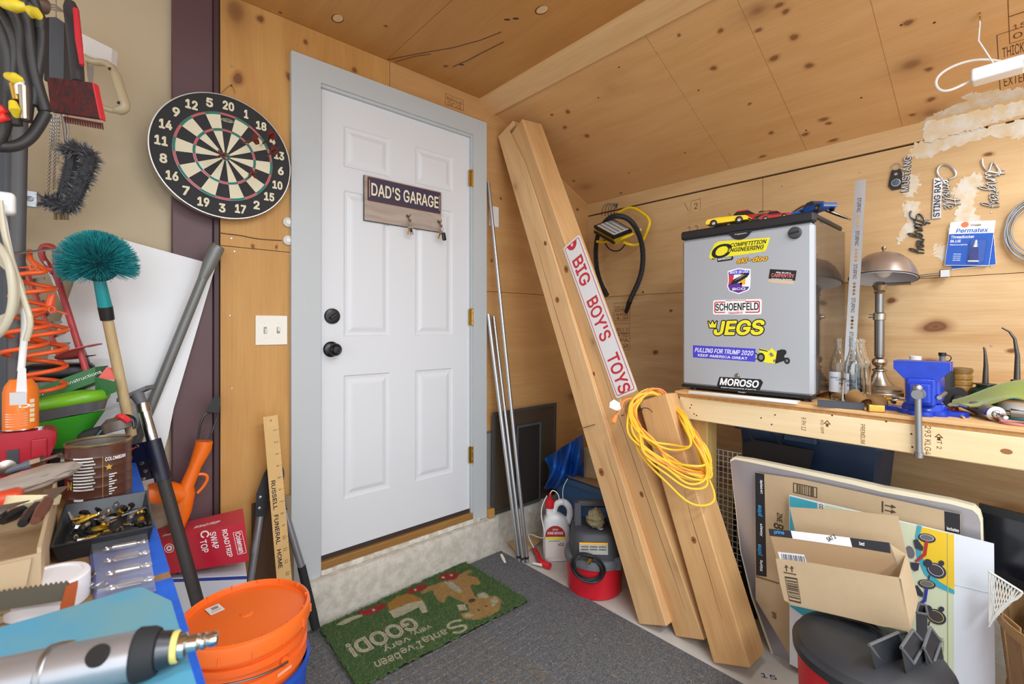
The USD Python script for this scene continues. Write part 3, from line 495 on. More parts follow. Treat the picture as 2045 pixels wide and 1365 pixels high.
# ---- on top of the refrigerator
FT = BT + .686
def model_car(name, label, uv, yaw, L, body_m, kind='hardtop', glass=(40, 44, 50), x=None):
    p = on_x(*uv, x); t = Thing(name, label, 'toy car', (p[0], p[1], FT), rot((0, 0, 1), yaw), group=None); W, H = L * .38, L * .26
    prof = [(-.5, .08), (-.5, .15), (-.46, .2), (-.2, .215), (.12, .205), (.44, .18), (.5, .14), (.49, .07)]
    b = ext(Polygon([(x * L, z * L) for x, z in prof]), W); b = xf(b, cols((1, 0, 0), (0, 0, 1), (0, -1, 0)), (0, W / 2, 0)); v = np.array(b.vertices); v[:, 1] *= 1 - .12 * (np.abs(v[:, 0]) / L * 2) ** 4; b.vertices = v
    t.part('body', b, body_m)
    cb = hull([(x * L, y * W, z * L) for x, z, k in ((-.26, .21, .46), (.2, .205, .46), (-.17, .31, .36), (.06, .31, .36)) for y in (-k, k)])
    if kind == 'hardtop': t.part('cabin', cb, mat('car_glass', glass, .1)); t.part('roof', hull([(x * L, y * W, z * L) for x, z in ((-.18, .305), (.07, .305), (-.15, .325), (.04, .325)) for y in (-.37, .37)]), body_m)
    else: t.part('seat', box((-.05 * L, 0, .215 * L), (.28 * L, W * .7, .03 * L), .002), BLACK); t.part('windscreen', hull([(x * L, y * W, z * L) for x, z in ((.1, .2), (.11, .2), (.04, .29), (.05, .29)) for y in (-.38, .38)]), mat('clear_plastic', (235, 240, 240), .05, transmission_weight=1.0, ior=1.3))
    for x in (-.3, .3):
        for s in (-1, 1):
            c = A([x * L, s * W * .47, .085 * L]); w = t.part('wheel', lathe([(0, -.03 * L), (.06 * L, -.03 * L), (.085 * L, -.02 * L), (.085 * L, .02 * L), (.06 * L, .03 * L), (0, .03 * L)], 18, axis=(0, 1, 0), at=c), BLACK); t.part('hub', lathe([(0, .034 * L), (.04 * L, .032 * L), (.045 * L, .028 * L)], 14, axis=(0, s, 0), at=c), CHROME, under=w)
    for s in (-1, 1): t.part('bumper', box((s * .5 * L, 0, .1 * L), (.03 * L, W * .92, .035 * L), .003), CHROME)
    return t
CY = mat('yellow_car_paint', (246, 206, 24), .2); CR = mat('red_car_paint', (190, 30, 34), .2); CB = mat('blue_car_paint', (20, 96, 190), .2)
model_car('model_car', 'yellow model convertible car at the front left of the refrigerator top', (1455, 445), -84, .165, CY, 'open', x=1.95)
model_car('model_car', 'red and white model hardtop behind the yellow one', (1492, 436), -84, .20, CR, x=2.02)
model_car('model_car', 'blue model car at the right edge of the refrigerator top', (1630, 440), -130, .15, CB, x=1.99)
model_car('model_car', 'small red model car between clear plastic packaging and blue car', (1550, 436), -85, .11, CR, x=1.985)
p = on_x(1588, 430, 1.99); t = Thing('pliers', 'blue handled pliers lying at the front right of the refrigerator top', 'pliers', (p[0], p[1], FT))
t.part('handle', tube(spline([(0, .06, .012), (.01, 0, .018), (.006, -.06, .012)], 12), .007, 8), CB); t.part('handle', tube(spline([(0.02, .05, .01), (.03, 0, .012), (.03, -.06, .01)], 12), .007, 8), CB); t.part('jaw', hull([(0, .06, .004), (.025, .055, .004), (.012, .11, .006), (0, .06, .016), (.025, .055, .016), (.012, .11, .012)]), DARKSTEEL)
p = on_x(1610, 430, 2.18); t = Thing('rod_handle', 'bent aluminium rod handle arching over the blue car on the refrigerator', 'handle', (p[0], p[1], FT)); t.prim.GetPath()
t.part('rod', tube(spline([(-.02, .11, .004), (0, .03, .075), (0, 0, .085), (.02, -.06, .06), (.03, -.14, .01)], 30), .0045, 8), CHROME); t.part('rod', tube(spline([(.03, .09, .004), (.03, .02, .065), (.03, -.0, .075), (.05, -.07, .05), (.06, -.14, .01)], 30), .0035, 8), CHROME)
CLEAR = mat('clear_plastic', (240, 244, 244), .06, transmission_weight=1.0, ior=1.25)
one('plastic_package', blob(on_x(1528, 434, 2.10) * [1, 1, 0] + A([0, 0, FT + .036]), (.035, .06, .034), 3, .35, 3, 2), CLEAR, 'crumpled clear plastic packaging between the toy cars', 'packaging')
p = on_x(1515, 436, 2.0); t = Thing('wire_bundle', 'small bundle of green and black wires on the refrigerator front edge', 'wire', (p[0], p[1], FT)); rr = np.random.RandomState(5)
for i in range(7): t.part('wire', tube(spline([A([rr.uniform(-.02, .02), rr.uniform(-.06, .06), .006 + .02 * rr.rand()]) for _ in range(5)], 24), .0022, 6), mat('green_wire', (24, 84, 70), .4) if i % 2 else BLACK)
p = on_x(1376, 455, 2.0); t = Thing('jar_stopper', 'small glass stoppers at the left corner of the refrigerator top', 'stopper', (p[0], p[1], FT))
for q in (0, .035): t.part('stopper', lathe([(.008, 0), (.009, .012), (.004, .016), (.008, .024), (.009, .03), (.004, .036), (0, .036)], 16, at=(0, -q, 0)), CLEAR)
# ---- on the workbench in front
one('white_strip', hull([on_z(u, v, z) for u, v, z in ((1375, 785, BT), (1375, 779.5, BT + .012), (1591, 807, BT), (1591, 800, BT + .012), (1395, 781, BT), (1600, 799, BT))]), WHITE, 'white plastic strip lying in front of the refrigerator', 'strip')
q0, q1 = on_z(1633, 812, BT), on_z(1726, 819, BT); dv = (q1 - q0) / np.linalg.norm(q1 - q0); nv = A([dv[1], -dv[0], 0]); nv *= np.sign(nv[0]); 
one('grey_bar', hull([q + nv * w + A([0, 0, h]) for q in (q0, q1) for w in (0, .03) for h in (.0005, .021)]), mat('slate_grey_bar', (66, 70, 78), .6), 'slate grey rectangular bar lying below the glass bottles', 'bar')
# perforated angle strip leaning against the refrigerator side
pb, pt = A([2.046, .470, BT]), A([2.13, .448, 1.79]); ax = (pt - pb) / np.linalg.norm(pt - pb); hx = np.cross(ax, A([-1, 0, 0])); hx /= np.linalg.norm(hx); hz = np.cross(hx, ax); L = np.linalg.norm(pt - pb)
if hx[1] > 0: hx, hz = -hx, -hz
Rs = cols(hx, ax, np.cross(hx, ax)); an = Thing('angle_strip', 'tall perforated steel angle strip leaning beside the refrigerator', 'steel strip', pb, Rs)
pl = sbox(0, 0, .034, L); hol = []
for i in range(int(L / .125)):
    y0 = .02 + i * .125
    for j in range(4): hol.append(affinity.scale(Point(.017, y0 + j * .013).buffer(.0052, quad_segs=4), .9, 1))
an.part('flange', ext(pl.difference(unary_union(hol)), .0016), ZINC); an.part('flange', b2((0, 0, -.03), (.0016, L, .0)), ZINC)
for i in range(int(L / .125)): an.part('embossed_letters', xf(text('STURPAC', .012, .055, depth=.0004), rot((0, 0, 1), -90), (.017, .02 + i * .125 + .083, .0017)), mat('stamped_shade', (70, 72, 76), .6))
# desk lamp
lb = A([2.385, .42, BT]); la = Thing('desk_lamp', 'nickel desk lamp with a dome shade and column on the workbench', 'lamp', lb)
la.part('base', lathe([(0, 0), (.088, 0), (.09, .006), (.086, .012), (.078, .016), (.078, .022), (.07, .03), (.05, .036), (.033, .055), (.022, .08), (.02, .09), (.025, .094), (.024, .099), (.014, .104)], 40), NICKEL)
la.part('ball', lathe([(.012, .102), (.012, .108), (.022, .116), (.026, .128), (.022, .14), (.012, .148), (.012, .152), (.018, .156)], 32), NICKEL); la.part('column', cat(cone((0, 0, .15), (0, 0, .31), .0165), cone((0, 0, .31), (0, 0, .415), .0145)), mat('ribbed_steel', (140, 138, 138), .35, 1))
la.part('collar', lathe([(.017, .298), (.021, .3), (.021, .325), (.0165, .33)], 28), NICKEL); la.part('set_screw', cone((0, .02, .315), (0, .034, .315), .006, .008), NICKEL); la.part('neck', lathe([(.0145, .405), (.02, .412), (.016, .42), (.02, .43), (.024, .44), (.018, .452), (.01, .455)], 28), NICKEL)
la.part('arm', tube([(0, 0, .445), (-.0, -.05, .443), (-.005, -.10, .442)], .006), NICKEL)
sc_ = A([-.01, -.012, .465]); shp = [(.112, 0), (.113, .004), (.104, .035), (.088, .066), (.062, .092), (.03, .106), (.0, .109)]; inn = [(r * .975, z - .003) for r, z in shp]
tl = rot((0, 1, 0), 11); s = la.part('shade', xf(lathe(shp, 48), tl, sc_), mat('brushed_bronze_nickel', (172, 156, 146), .34, .75)); la.part('shade_lining', xf(lathe(inn, 48), tl, sc_), mat('white_lining', (196, 198, 206), .6), under=s); la.part('rim', xf(tube([(.113 * math.cos(a), .113 * math.sin(a), .001) for a in np.arange(48) / 48 * 2 * PI], .0018, 6, closed=True), tl, sc_), DARKSTEEL, under=s)
la.part('finial', xf(lathe([(.008, .105), (.006, .116), (.004, .12), (.009, .127), (.008, .134), (0, .138)], 18), tl, sc_), NICKEL); la.part('bulb', xf(trimesh.creation.icosphere(3, .032), np.eye(3), sc_ + A([0, 0, .035])), mat('frosted_bulb', (210, 210, 208), .3)); la.part('socket', xf(lathe([(.018, .03), (.02, .06), (.02, .1)], 20), np.eye(3), sc_), BLACK)
# glass bottles
GLASS = mat('clear_glass', (250, 252, 252), .01, transmission_weight=1.0, ior=1.45); LBL = mat('bottle_label', (212, 220, 230), .6)
prof = [(0, .003), (.026, .002), (.0300, .008), (.0303, .018), (.0303, .125), (.028, .142), (.0205, .165), (.0152, .185), (.0133, .205), (.0136, .214), (.0148, .216), (.0148, .226), (.0135, .229), (.0105, .229)]
for i, (bx, by) in enumerate(((2.035, .431), (2.098, .428), (2.155, .435), (2.075, .372 + .115))):
    b = Thing('glass_bottle', ['clear glass bottle with a printed white label at the front of the bottles', 'second clear glass bottle half hidden by the front one', 'third clear glass bottle nearest the wall', 'clear glass bottle closest to the steel angle strip'][i], 'bottle', (bx, by, BT), rot((0, 0, 1), -12 + 14 * i), group='clear bottles beside the lamp')
    inner = [(max(r - .0028, 0), z + (.004 if z < .01 else 0)) for r, z in prof[:-1]][::-1]
    b.part('glass', lathe(prof + inner, 32), GLASS, smooth=50)
    lab = [(.0307, .03), (.0307, .105)]; m = lathe(lab, 24, ang=PI * .95); m = xf(m, rot((0, 0, 1), 95)); k = b.part('label', m, LBL)
    tx = text('Corona', .013, .034, depth=.0003, bold=False); tx = cat(tx, text('Extra', .008, .016, at=(0, -.016), depth=.0003), text('HECHO', .006, .02, at=(-.026, .004), depth=.0003, bold=False), text('33 CL', .005, .014, at=(.0, -.036), depth=.0003, bold=False)); v = np.array(tx.vertices); a = v[:, 0] / .031 + PI; tx.vertices = np.column_stack([(.031 + v[:, 2]) * np.cos(a), (.031 + v[:, 2]) * np.sin(a) * 1, v[:, 1] + .08]); 
    b.part('print', tx, mat('navy_print', (40, 50, 78), .6), under=k)
# clutter between bottles and vise
p = on_z(1745, 812, BT); t = Thing('work_glove', 'rolled brown leather glove behind the brass block', 'glove', p); t.part('palm', xf(blob((0, 0, .02), (.045, .03, .02), 3, .2, 2, 1), rot((0, 0, 1), 60)), mat('tan_leather', (150, 112, 66), .8, var=.15, vs=40)); t.part('cuff', xf(lathe([(.022, -.03), (.025, 0), (.026, .03), (.022, .032), (.02, -.03)], 18, axis=(.6, .7, .35), at=(-.03, .035, .022)), None), mat('tan_leather', (150, 112, 66), .8))
p = on_z(1749, 822, BT); one('brass_block', xf(rbox((0, 0, .012), (.026, .044, .023), .003), rot((0, 0, 1), 25), p), BRASS, 'small brass padlock body at the foot of the blue vise', 'brass block')
p = on_z(1765, 808, BT); t = Thing('hardware_pile', 'loose pile of sockets, screws and cloth scraps beside the blue vise', 'hardware', p, kind='stuff'); rr = np.random.RandomState(9)
for i in range(16):
    c = A([rr.uniform(-.03, .1), rr.uniform(-.03, .05), .006 + .02 * rr.rand()]); dd = rr.randn(3); dd /= np.linalg.norm(dd); t.part('screw', cone(c, c + dd * [1, 1, .25] * .025, .004 + .004 * rr.rand(), n=8), (CHROME, BRASS, DARKSTEEL, NICKEL)[i % 4])
one('paper_cup', lathe([(0, 0), (.016, 0), (.019, .045), (.0175, .045), (.015, .003)], 20, at=on_x(1828, 752, 2.35) * [1, 1, 0] + A([0, 0, BT + .115])), WHITE, 'small white cap standing behind the blue vise jaw', 'cap')
one('tool_rest_block', b2(on_x(1828, 760, 2.35) * [1, 1, 0] + A([-.03, -.03, BT]), on_x(1828, 760, 2.35) * [1, 1, 0] + A([.03, .03, BT + .1145]), .003), WOODB, 'wooden block hidden behind the blue vise carrying a white cap', 'block')
# ---- blue vise
VB = mat('blue_vise_paint', (24, 62, 186), .25, var=.15, vs=30, bump=.15, bs=60)
vp = A([1.955, .232, BT]); vi = Thing('bench_vise', 'blue enamelled bench vise with a hanging steel handle on the workbench edge', 'vise', vp, cols((0, -1, 0), (-1, 0, 0), (0, 0, -1)) @ np.diag([1, 1, -1]) * 1.0)
vi.R = cols((0, -1, 0), (1, 0, 0), (0, 0, 1)); M = np.eye(4); M[:3, :3] = vi.R.T; M[3, :3] = vi.t; UsdGeom.Xform(vi.prim).GetOrderedXformOps()[0].Set(Gf.Matrix4d(*M.ravel()))
# local: x to the right along the bench, y towards the wall, z up
vi.part('base', cat(xf(ext(unary_union([rrect(.12, .11, .02), rrect(.205, .045, .02), rrect(.06, .17, .02)]), .014)), xf(lathe([(.055, .014), (.052, .024), (.048, .032), (0, .032)], 32))), VB)
vi.part('body', cat(rbox((0, .02, .075), (.085, .11, .085), .01), hull([(x, y, z) for x, z in ((-.066, .165), (.066, .165), (-.066, .137), (.066, .137), (-.04, .112), (.04, .112)) for y in (-.014, .018)])), VB, smooth=40)
vi.part('slide', cat(rbox((0, -.045, .07), (.052, .10, .06), .006)), VB); vi.part('front_jaw', cat(hull([(x, y, z) for x, z in ((-.066, .165), (.066, .165), (-.066, .14), (.066, .14), (-.036, .105), (.036, .105)) for y in (-.062, -.028)]), rbox((0, -.055, .072), (.07, .034, .085), .008)), VB, smooth=40)
vi.part('jaw_plate', box((0, -.024, .152), (.12, .008, .022), .001), DARKSTEEL); vi.part('jaw_plate', box((0, -.016, .152), (.12, .006, .022), .001), DARKSTEEL)
vi.part('screw', cat(cone((0, -.07, .07), (0, -.10, .07), .017), cone((0, -.10, .07), (0, -.13, .07), .014)), mat('cast_grey_steel', (146, 148, 150), .4, .8)); vi.part('guide_rod', cone((.043, -.07, .06), (.043, .07, .06), .006), STEEL)
h = vi.part('handle', cone((0, -.118, .084), (.003, -.119, -.105), .0085), mat('cast_grey_steel', (146, 148, 150), .4, .8)); vi.part('handle_end', cat(trimesh.creation.icosphere(2, .0125).apply_translation((0, -.118, .088)), cone((.003, -.119, -.102), (.003, -.119, -.118), .0115, .0105)), STEEL, under=h)
vi.part('lock_lever', tube([(.055, .01, .03), (.078, .01, .034), (.1, .0, .03)], .005), STEEL)
# ---- bottles, cans and tools behind and right of the vise
def bench_at(u, v, X): p = on_x(u, v, X); return A([p[0], p[1], BT])
t = Thing('oil_bottle', 'black plastic squeeze bottle with a looped cap behind the vise', 'bottle', bench_at(1882, 780, 2.3)); t.part('bottle', lathe([(0, 0), (.030, 0), (.033, .004), (.033, .108), (.03, .118), (.02, .128), (.014, .134), (.014, .14), (0, .14)], 28), mat('soft_black', (42, 42, 44), .55)); t.part('spout', lathe([(.011, .138), (.009, .142), (.0085, .168), (0, .168)], 16), GREYPL); c = t.part('cap', lathe([(.011, .166), (.011, .178), (0, .178)], 18), BLACK); t.part('strap', tube(spline([(.0, -.01, .17), (.0, -.022, .165), (0, -.02, .15), (0, -.008, .147)], 14), .0018, 6), BLACK, under=c)
t = Thing('ribbed_jar', 'amber brown ribbed plastic jar beside the black bottle', 'jar', bench_at(1918, 780, 2.33)); pr = [(0, 0), (.031, 0)]
for i in range(5): pr += [(.033, .005 + i * .02), (.033, .017 + i * .02), (.0305, .021 + i * .02)]
t.part('jar', lathe(pr + [(.031, .108), (0, .108)], 30), mat('amber_plastic', (142, 106, 48), .3)); t.part('lid', lathe([(.0335, .108), (.0335, .12), (.03, .124), (0, .127)], 30), mat('amber_lid', (118, 88, 44), .45))
def oil_can(label, loc, k, hgt, m, bend):
    t = Thing('oil_can', label, 'oil can', loc, rot((0, 0, 1), 0)); t.part('reservoir', lathe([(0, 0), (.05 * k, 0), (.052 * k, .01), (.052 * k, .045 * k), (.045 * k, .06 * k), (.03 * k, .066 * k), (.026 * k, .07 * k), (.026 * k, .078 * k)], 32), m); t.part('collar', lathe([(.026 * k, .076 * k), (.034 * k, .078 * k), (.034 * k, .082 * k), (.012 * k, .084 * k), (0, .084 * k)], 28), mat('old_gunmetal', (96, 94, 90), .4, .9))
    z = .084 * k; t.part('spout', tube([(0, 0, z), (0, -.001, z + hgt * .5), (0, bend * .15, z + hgt * .8), (0, bend * .5, z + hgt * .93), (0, bend, z + hgt)], [.0085, .0062, .0042, .0034, .0025], 12), mat('old_gunmetal', (96, 94, 90), .4, .9)); return t
oil_can('small dark green pump oil can with a slim spout', bench_at(1968, 785, 2.32), .9, .125, mat('dark_green_enamel', (34, 60, 44), .3, .3), .004)
t = oil_can('large oil can with a tall bent spout behind the green cloth', bench_at(2031, 785, 2.28), 1.0, .185, mat('grey_green_enamel', (70, 80, 76), .4, .4), .035); t.part('nut', lathe([(.013, .083), (.015, .086), (.015, .096), (.009, .098)], 6), mat('rusty_brown', (100, 70, 54), .6))
p = bench_at(2050, 800, 2.05); t = Thing('wipes_tub', 'blue and white label tub half covered by the green cloth', 'tub', p); t.part('tub', lathe([(0, 0), (.055, 0), (.058, .004), (.058, .07), (.055, .075), (0, .075)], 36), mat('teal_blue_tub', (30, 120, 150), .35)); t.part('label', lathe([(.0585, .02), (.0585, .055)], 36), SW); t.part('stripe', lathe([(.0588, .052), (.0588, .057)], 36), mat('label_orange', (226, 160, 70), .5))
cp_ = bench_at(1995, 800, 2.0)
def cloth(u, v): x = (u - .5) * .21; y = (v - .5) * .15; z = .084 * math.exp(-((x - .05) ** 2 * 60 + (y - .02) ** 2 * 120)) + .02 * math.sin(7 * x * 6 + 5 * v) * (1 - v) * .6 + .028 + .012 * math.sin(9 * v + 4 * u); return (y * .8 + .02, -x, max(z * (.62 + .5 * u), .012))
one('green_cloth', xf(grid_sheet(cloth, 26, 20, .004), None, cp_), mat('olive_green_cloth', (134, 142, 68), .95, bump=.3, bs=300, sheen_weight=.3), 'crumpled olive green shop cloth draped over the tub', 'cloth', smooth=60)
# die grinder with cutting wheel and air fitting
g0 = on_z(1912, 817, BT) + A([0, 0, .03]); g1 = on_z(1990, 842, BT) + A([0, 0, .022]); ga = (g1 - g0) / np.linalg.norm(g1 - g0); gt = Thing('air_grinder', 'silver air cut-off grinder with a black disc lying on the bench front', 'air tool', g0, cols(*frame_of(ga)))
GL = np.linalg.norm(g1 - g0); gt.part('body', lathe([(0, -.004), (.012, -.002), (.015, .01), (.017, .03), (.02, GL * .55), (.021, GL * .96), (.019, GL), (0, GL)], 28), mat('satin_silver', (150, 150, 154), .32, .8)); gt.part('rear_ring', lathe([(.0215, GL * .93), (.0225, GL * .96), (.0215, GL), (.012, GL + .002)], 28), CHROME); gt.part('fitting', lathe([(.011, GL), (.011, GL + .012), (.0075, GL + .014), (.008, GL + .02), (.006, GL + .023), (.0075, GL + .028), (.006, GL + .031), (.0075, GL + .036), (.0055, GL + .045), (0, GL + .045)], 20), CHROME); gt.part('port', cone((.0, -.0225, GL * .55), (0, -.018, GL * .55), .005), BLACK)
gt.part('disc', lathe([(0, -.006), (.036, -.006), (.037, -.004), (.037, -.002), (.036, 0), (0, 0)], 36, axis=(.25, -.2, 1), at=(0, .006, -.012)), mat('abrasive_black', (46, 46, 48), .8)); gt.part('hub', lathe([(.013, -.012), (.013, .006), (0, .006)], 20, axis=(.25, -.2, 1), at=(0, .006, -.012)), DARKSTEEL)
p = on_z(1893, 824, BT); t = Thing('orange_clip', 'orange plastic clip between the vise and the grinder disc', 'clip', p); t.part('arm', tube(spline([(0, 0, .006), (.01, -.01, .02), (.03, -.012, .022), (.03, -.02, .006)], 14), .005, 8), ORANGE)
p = on_z(1875, 815, BT); t = Thing('spark_plug', 'white and steel spark plug standing right of the vise', 'spark plug', p + A([.05, -.02, 0])); t.part('shell', lathe([(0, 0), (.009, 0), (.009, .014), (.006, .016)], 12), CHROME); t.part('insulator', lathe([(.006, .016), (.005, .034), (.003, .04), (0, .04)], 12), WHITE)
q0, q1 = on_z(2018, 842, BT), on_z(2075, 848, BT); t = Thing('air_ratchet', 'steel air tool lying at the right end of the visible bench', 'air tool', q0); t.wpart('body', cone(q0 + A([.05, 0, .02]), q1 + A([.05, 0, .02]), .014, .018), STEEL); t.wpart('nose', cone(q0 + A([.05, 0, .02]), q0 + A([.06, .05, .016]), .008, .006), CHROME)
one('pink_ring', tube([on_z(2028, 847, BT) * [1, 1, 0] + A([.03 * math.cos(a), .03 * math.sin(a), BT + .003]) for a in np.arange(28) / 28 * 2 * PI], .0035, 6, closed=True), mat('dusty_pink', (176, 110, 110), .6), 'dusty pink sanding ring at the bench edge', 'ring')
one('wood_stick', cone(on_z(1907, 827, BT) + A([0, 0, .004]), on_z(1925, 836, BT) + A([0, 0, .004]), .004, .003), POST, 'short wooden stick lying right of the vise base', 'stick')
# ---------------------------------------------------------------- hanging on the right wall
EMB = mat('bright_emblem_chrome', (214, 214, 216), .2, .75); ESH = mat('emblem_dark_edge', (84, 80, 76), .4, .6)
def WP(u, v, X=RW): p = on_x(u, v, X); return p
def wthing(name, label, cat_, u, v, off=.0): return Thing(name, label, cat_, on_x(u, v, RW - off) , XW)
def loc(u, v, u0, v0): a, b = on_x(u, v, RW), on_x(u0, v0, RW); return (b[1] - a[1], a[2] - b[2])
t = wthing('car_emblem', 'chrome block letter car emblem reading MUSTANG upright', 'emblem', 1810, 348); t.part('letters', xf(text('MUSTANG', .024, .145, depth=.006), rot((0, 0, 1), 86), (0, 0, .002)), EMB); t.part('letter_edge', xf(text('MUSTANG', .024, .145, depth=.004, grow=.0016), rot((0, 0, 1), 86), (.0004, 0, .0005)), ESH); t.part('rail', xf(box((0, -.011, .001), (.146, .003, .002)), rot((0, 0, 1), 86)), EMB)
t = wthing('key_fob', 'black leather key fob hanging beside the MUSTANG emblem', 'key fob', 1790, 355); P_ = Polygon([(-.012, .03), (.012, .03), (.02, -.012), (.022, -.03), (.012, -.046), (-.012, -.046), (-.022, -.03), (-.02, -.012)]).buffer(.004); t.part('leather', ext(P_, .007), mat('dark_leather', (40, 36, 34), .6)); k = t.part('medallion', xf(lathe([(.017, .006), (.016, .0105), (0, .011)], 28), t=(0, -.022, 0)), CHROME); t.part('medallion_face', xf(lathe([(.013, .0108), (0, .0114)], 24), t=(0, -.022, 0)), mat('blue_grey_enamel', (70, 90, 110), .3), under=k); t.part('snap', xf(lathe([(.008, .007), (.006, .011), (0, .011)], 16), t=(0, .014, 0)), CHROME); t.part('ring', tube([(.014 * math.cos(a), .046 + .014 * math.sin(a), .006) for a in np.arange(24) / 24 * 2 * PI], .0014, 6, closed=True), STEEL)
def script(t, pts, r, m, u0, v0, z=.006, name='lettering', sm=True, closed=False):
    P = [(*loc(u, v, u0, v0), z) for u, v in pts]; t.part(name, tube(spline(P, 60, closed), r, 8, closed=closed), m)
CUR = {'o': (.5, [(0, .1), (.1, .35), (.28, .5), (.1, .44), (.05, .2), (.2, 0), (.38, .15), (.35, .4), (.5, .42)]), 'r': (.42, [(0, .3), (.12, .52), (.15, .42), (.32, .48), (.26, .1), (.42, .05)]), 'v': (.46, [(0, .42), (.1, .48), (.16, .05), (.2, 0), (.36, .45), (.46, .3)]), 'e': (.38, [(0, .15), (.2, .25), (.3, .42), (.18, .5), (.08, .25), (.16, .02), (.38, .12)]), 't': (.4, [(0, .1), (.2, .6), (.28, 1.0), (.2, .4), (.2, .05), (.28, 0), (.4, .12)]),
       'i': (.32, [(0, .1), (.14, .5), (.12, .1), (.2, 0), (.32, .12)]), 'n': (.54, [(0, .1), (.1, .48), (.1, 0), (.14, .3), (.3, .5), (.34, .1), (.42, 0), (.54, .12)]), 'g': (.45, [(0, .15), (.3, .46), (.1, .42), (.06, .1), (.2, .02), (.34, .4), (.3, -.3), (.12, -.45), (.1, -.25), (.45, .12)]), 'a': (.5, [(0, .15), (.3, .46), (.1, .42), (.06, .1), (.2, .02), (.34, .4), (.34, .08), (.5, .1)]), 'y': (.48, [(0, .1), (.1, .48), (.12, .1), (.25, .02), (.36, .45), (.3, -.3), (.12, -.45), (.1, -.25), (.48, .12)])}
def cursive(s, L, h, r, ang, at, z=.006):
    x = 0; ms = []; tot = sum(CUR[c][0] for c in s); k = L / tot; M_ = rot((0, 0, 1), ang); ps = []
    for c in s:
        w, q = CUR[c]; P = spline([((x + px - tot / 2) * k + .35 * py * h, (py - .25) * h, z) for px, py in q], 26); ps.append(P)
        if c == 't': ps.append(A([((x + .02 - tot / 2) * k + .24 * h, .42 * h, z + .0005), ((x + .46 - tot / 2) * k + .26 * h, .45 * h, z + .0005)]))
        x += w
    return [cat(*[tube(P @ M_.T + A([*at, dz]), r * kk, 6) for P in ps]) for kk, dz in ((1, 0), (1.35, -.0028))]
t = wthing('car_emblem', 'chrome script emblem reading Corvette with a big looped C', 'emblem', 1890, 370); script(t, ((1896, 358), (1908, 352), (1906, 340), (1895, 331), (1880, 330), (1873, 338), (1876, 352), (1884, 362), (1888, 368)),   .0042, EMB, 1890, 370)
g1, g2 = cursive('orvette', .12, .048, .0018, -83, loc(1890, 386, 1890, 370)); t.part('lettering', g1, EMB); t.part('letter_edge', g2, ESH); t.part('tail', tube([(*loc(1881, 410, 1890, 370), .004), (*loc(1899, 404, 1890, 370), .004)], .0024, 6), EMB)
t = wthing('car_emblem', 'narrow chrome badge with black letters below the Corvette script', 'emblem', 1872, 396); t.part('plate', xf(box((0, 0, .004), (.165, .028, .006), .0015), rot((0, 0, 1), 88)), EMB); t.part('lettering', xf(text('STING RAY', .02, .15, depth=.001), rot((0, 0, 1), 88), (0, 0, .007)), SB)
for lab, c, m, w in (('bright chrome script emblem reading Stingray at the upper right', ((1962, 318), (1965, 334), (1974, 341), (1978, 334), (1982, 325), (1992, 335), (1995, 348), (1986, 350)), EMB, ((1982, 375), -84)), ('dark grey script emblem reading Stingray above the lamp', ((1820, 421), (1822, 436), (1830, 440), (1834, 428), (1842, 432), (1846, 446), (1840, 452)), mat('tarnished_chrome', (96, 96, 98), .3, 1), ((1836, 470), -86))):
    u0, v0 = w[0]; t = wthing('car_emblem', lab, 'emblem', u0, v0); script(t, c, .0032, m, u0, v0); g1, g2 = cursive('tingray', .145, .050, .0018, w[1], (0, 0)); t.part('lettering', g1, m); t.part('letter_edge', g2, ESH); t.part('pin', tube([(.03, .06, 0), (.03, .06, .008)], .003, 6), STEEL)
for i, (u, v, off, rt, lab) in enumerate(((1940, 490, .002, 3, 'rear blister card of blue thread sealant peeking out behind the front one'), (1936, 486, .014, -6, 'front blister card of blue thread sealant hanging on the wall'))):
    t = wthing('blister_pack', lab, 'blister pack', u, v, off); t.R = XW @ rot((0, 0, 1), rt); Mx = np.eye(4); Mx[:3, :3] = t.R.T; Mx[3, :3] = t.t; UsdGeom.Xform(t.prim).GetOrderedXformOps()[0].Set(Gf.Matrix4d(*Mx.ravel()))
    c = t.part('card', ext(rrect(.125, .17, .004).difference(rrect(.03, .008, .003, .01, .07)), .0015), SW); t.part('print', ext(sbox(-.0615, -.083, .0615, .038), .0004, .0015), mat('sealant_blue', (22, 84, 180), .4), under=c)
    t.part('lettering', text('Permatex', .016, .088, (.002, .05), .0005, shear=.15, z=.0015), mat('sealant_blue', (22, 84, 180), .4), under=c); t.part('lettering', cat(text('Threadlocker', .011, .066, (-.022, .026), .0005, z=.0019), text('BLUE', .010, .03, (-.04, .01), .0005, z=.0019), text('Removable', .005, .05, (-.03, -.004), .0005, z=.0019), *[text('seals threads', .004, .022, (-.03, -.04 - .008 * j), .0004, z=.0019) for j in range(4)]), SW, under=c)
    t.part('emblem_dot', xf(lathe([(.011, .0006), (0, .0008)], 20), t=(-.02, .073, .0015)), mat('logo_orange', (236, 120, 70), .5), under=c); t.part('blister', rbox((.025, -.03, .007), (.045, .09, .012), .005), mat('blister_plastic', (225, 235, 245), .05, transmission_weight=.95, ior=1.1)); t.part('tube', cat(hull([(.018 + x, -.065 + y, z) for x, y, z in ((-.013, 0, .004), (.013, 0, .004), (-.009, .05, .004), (.009, .05, .004), (-.013, 0, .006), (.013, 0, .006), (-.008, .05, .011), (.008, .05, .011))])), mat('navy_tube', (30, 34, 130), .3)); t.part('nozzle', xf(cone((.018, -.015, .007), (.018, .012, .007), .007, .003), None), WHITE); t.part('tube_foot', box((.018, -.068, .005), (.03, .007, .006), .001), WHITE)
t = wthing('wire_coil', 'coil of silver wire hanging on the wall at the right picture edge', 'wire coil', 2085, 457, .012); rr = np.random.RandomState(3)
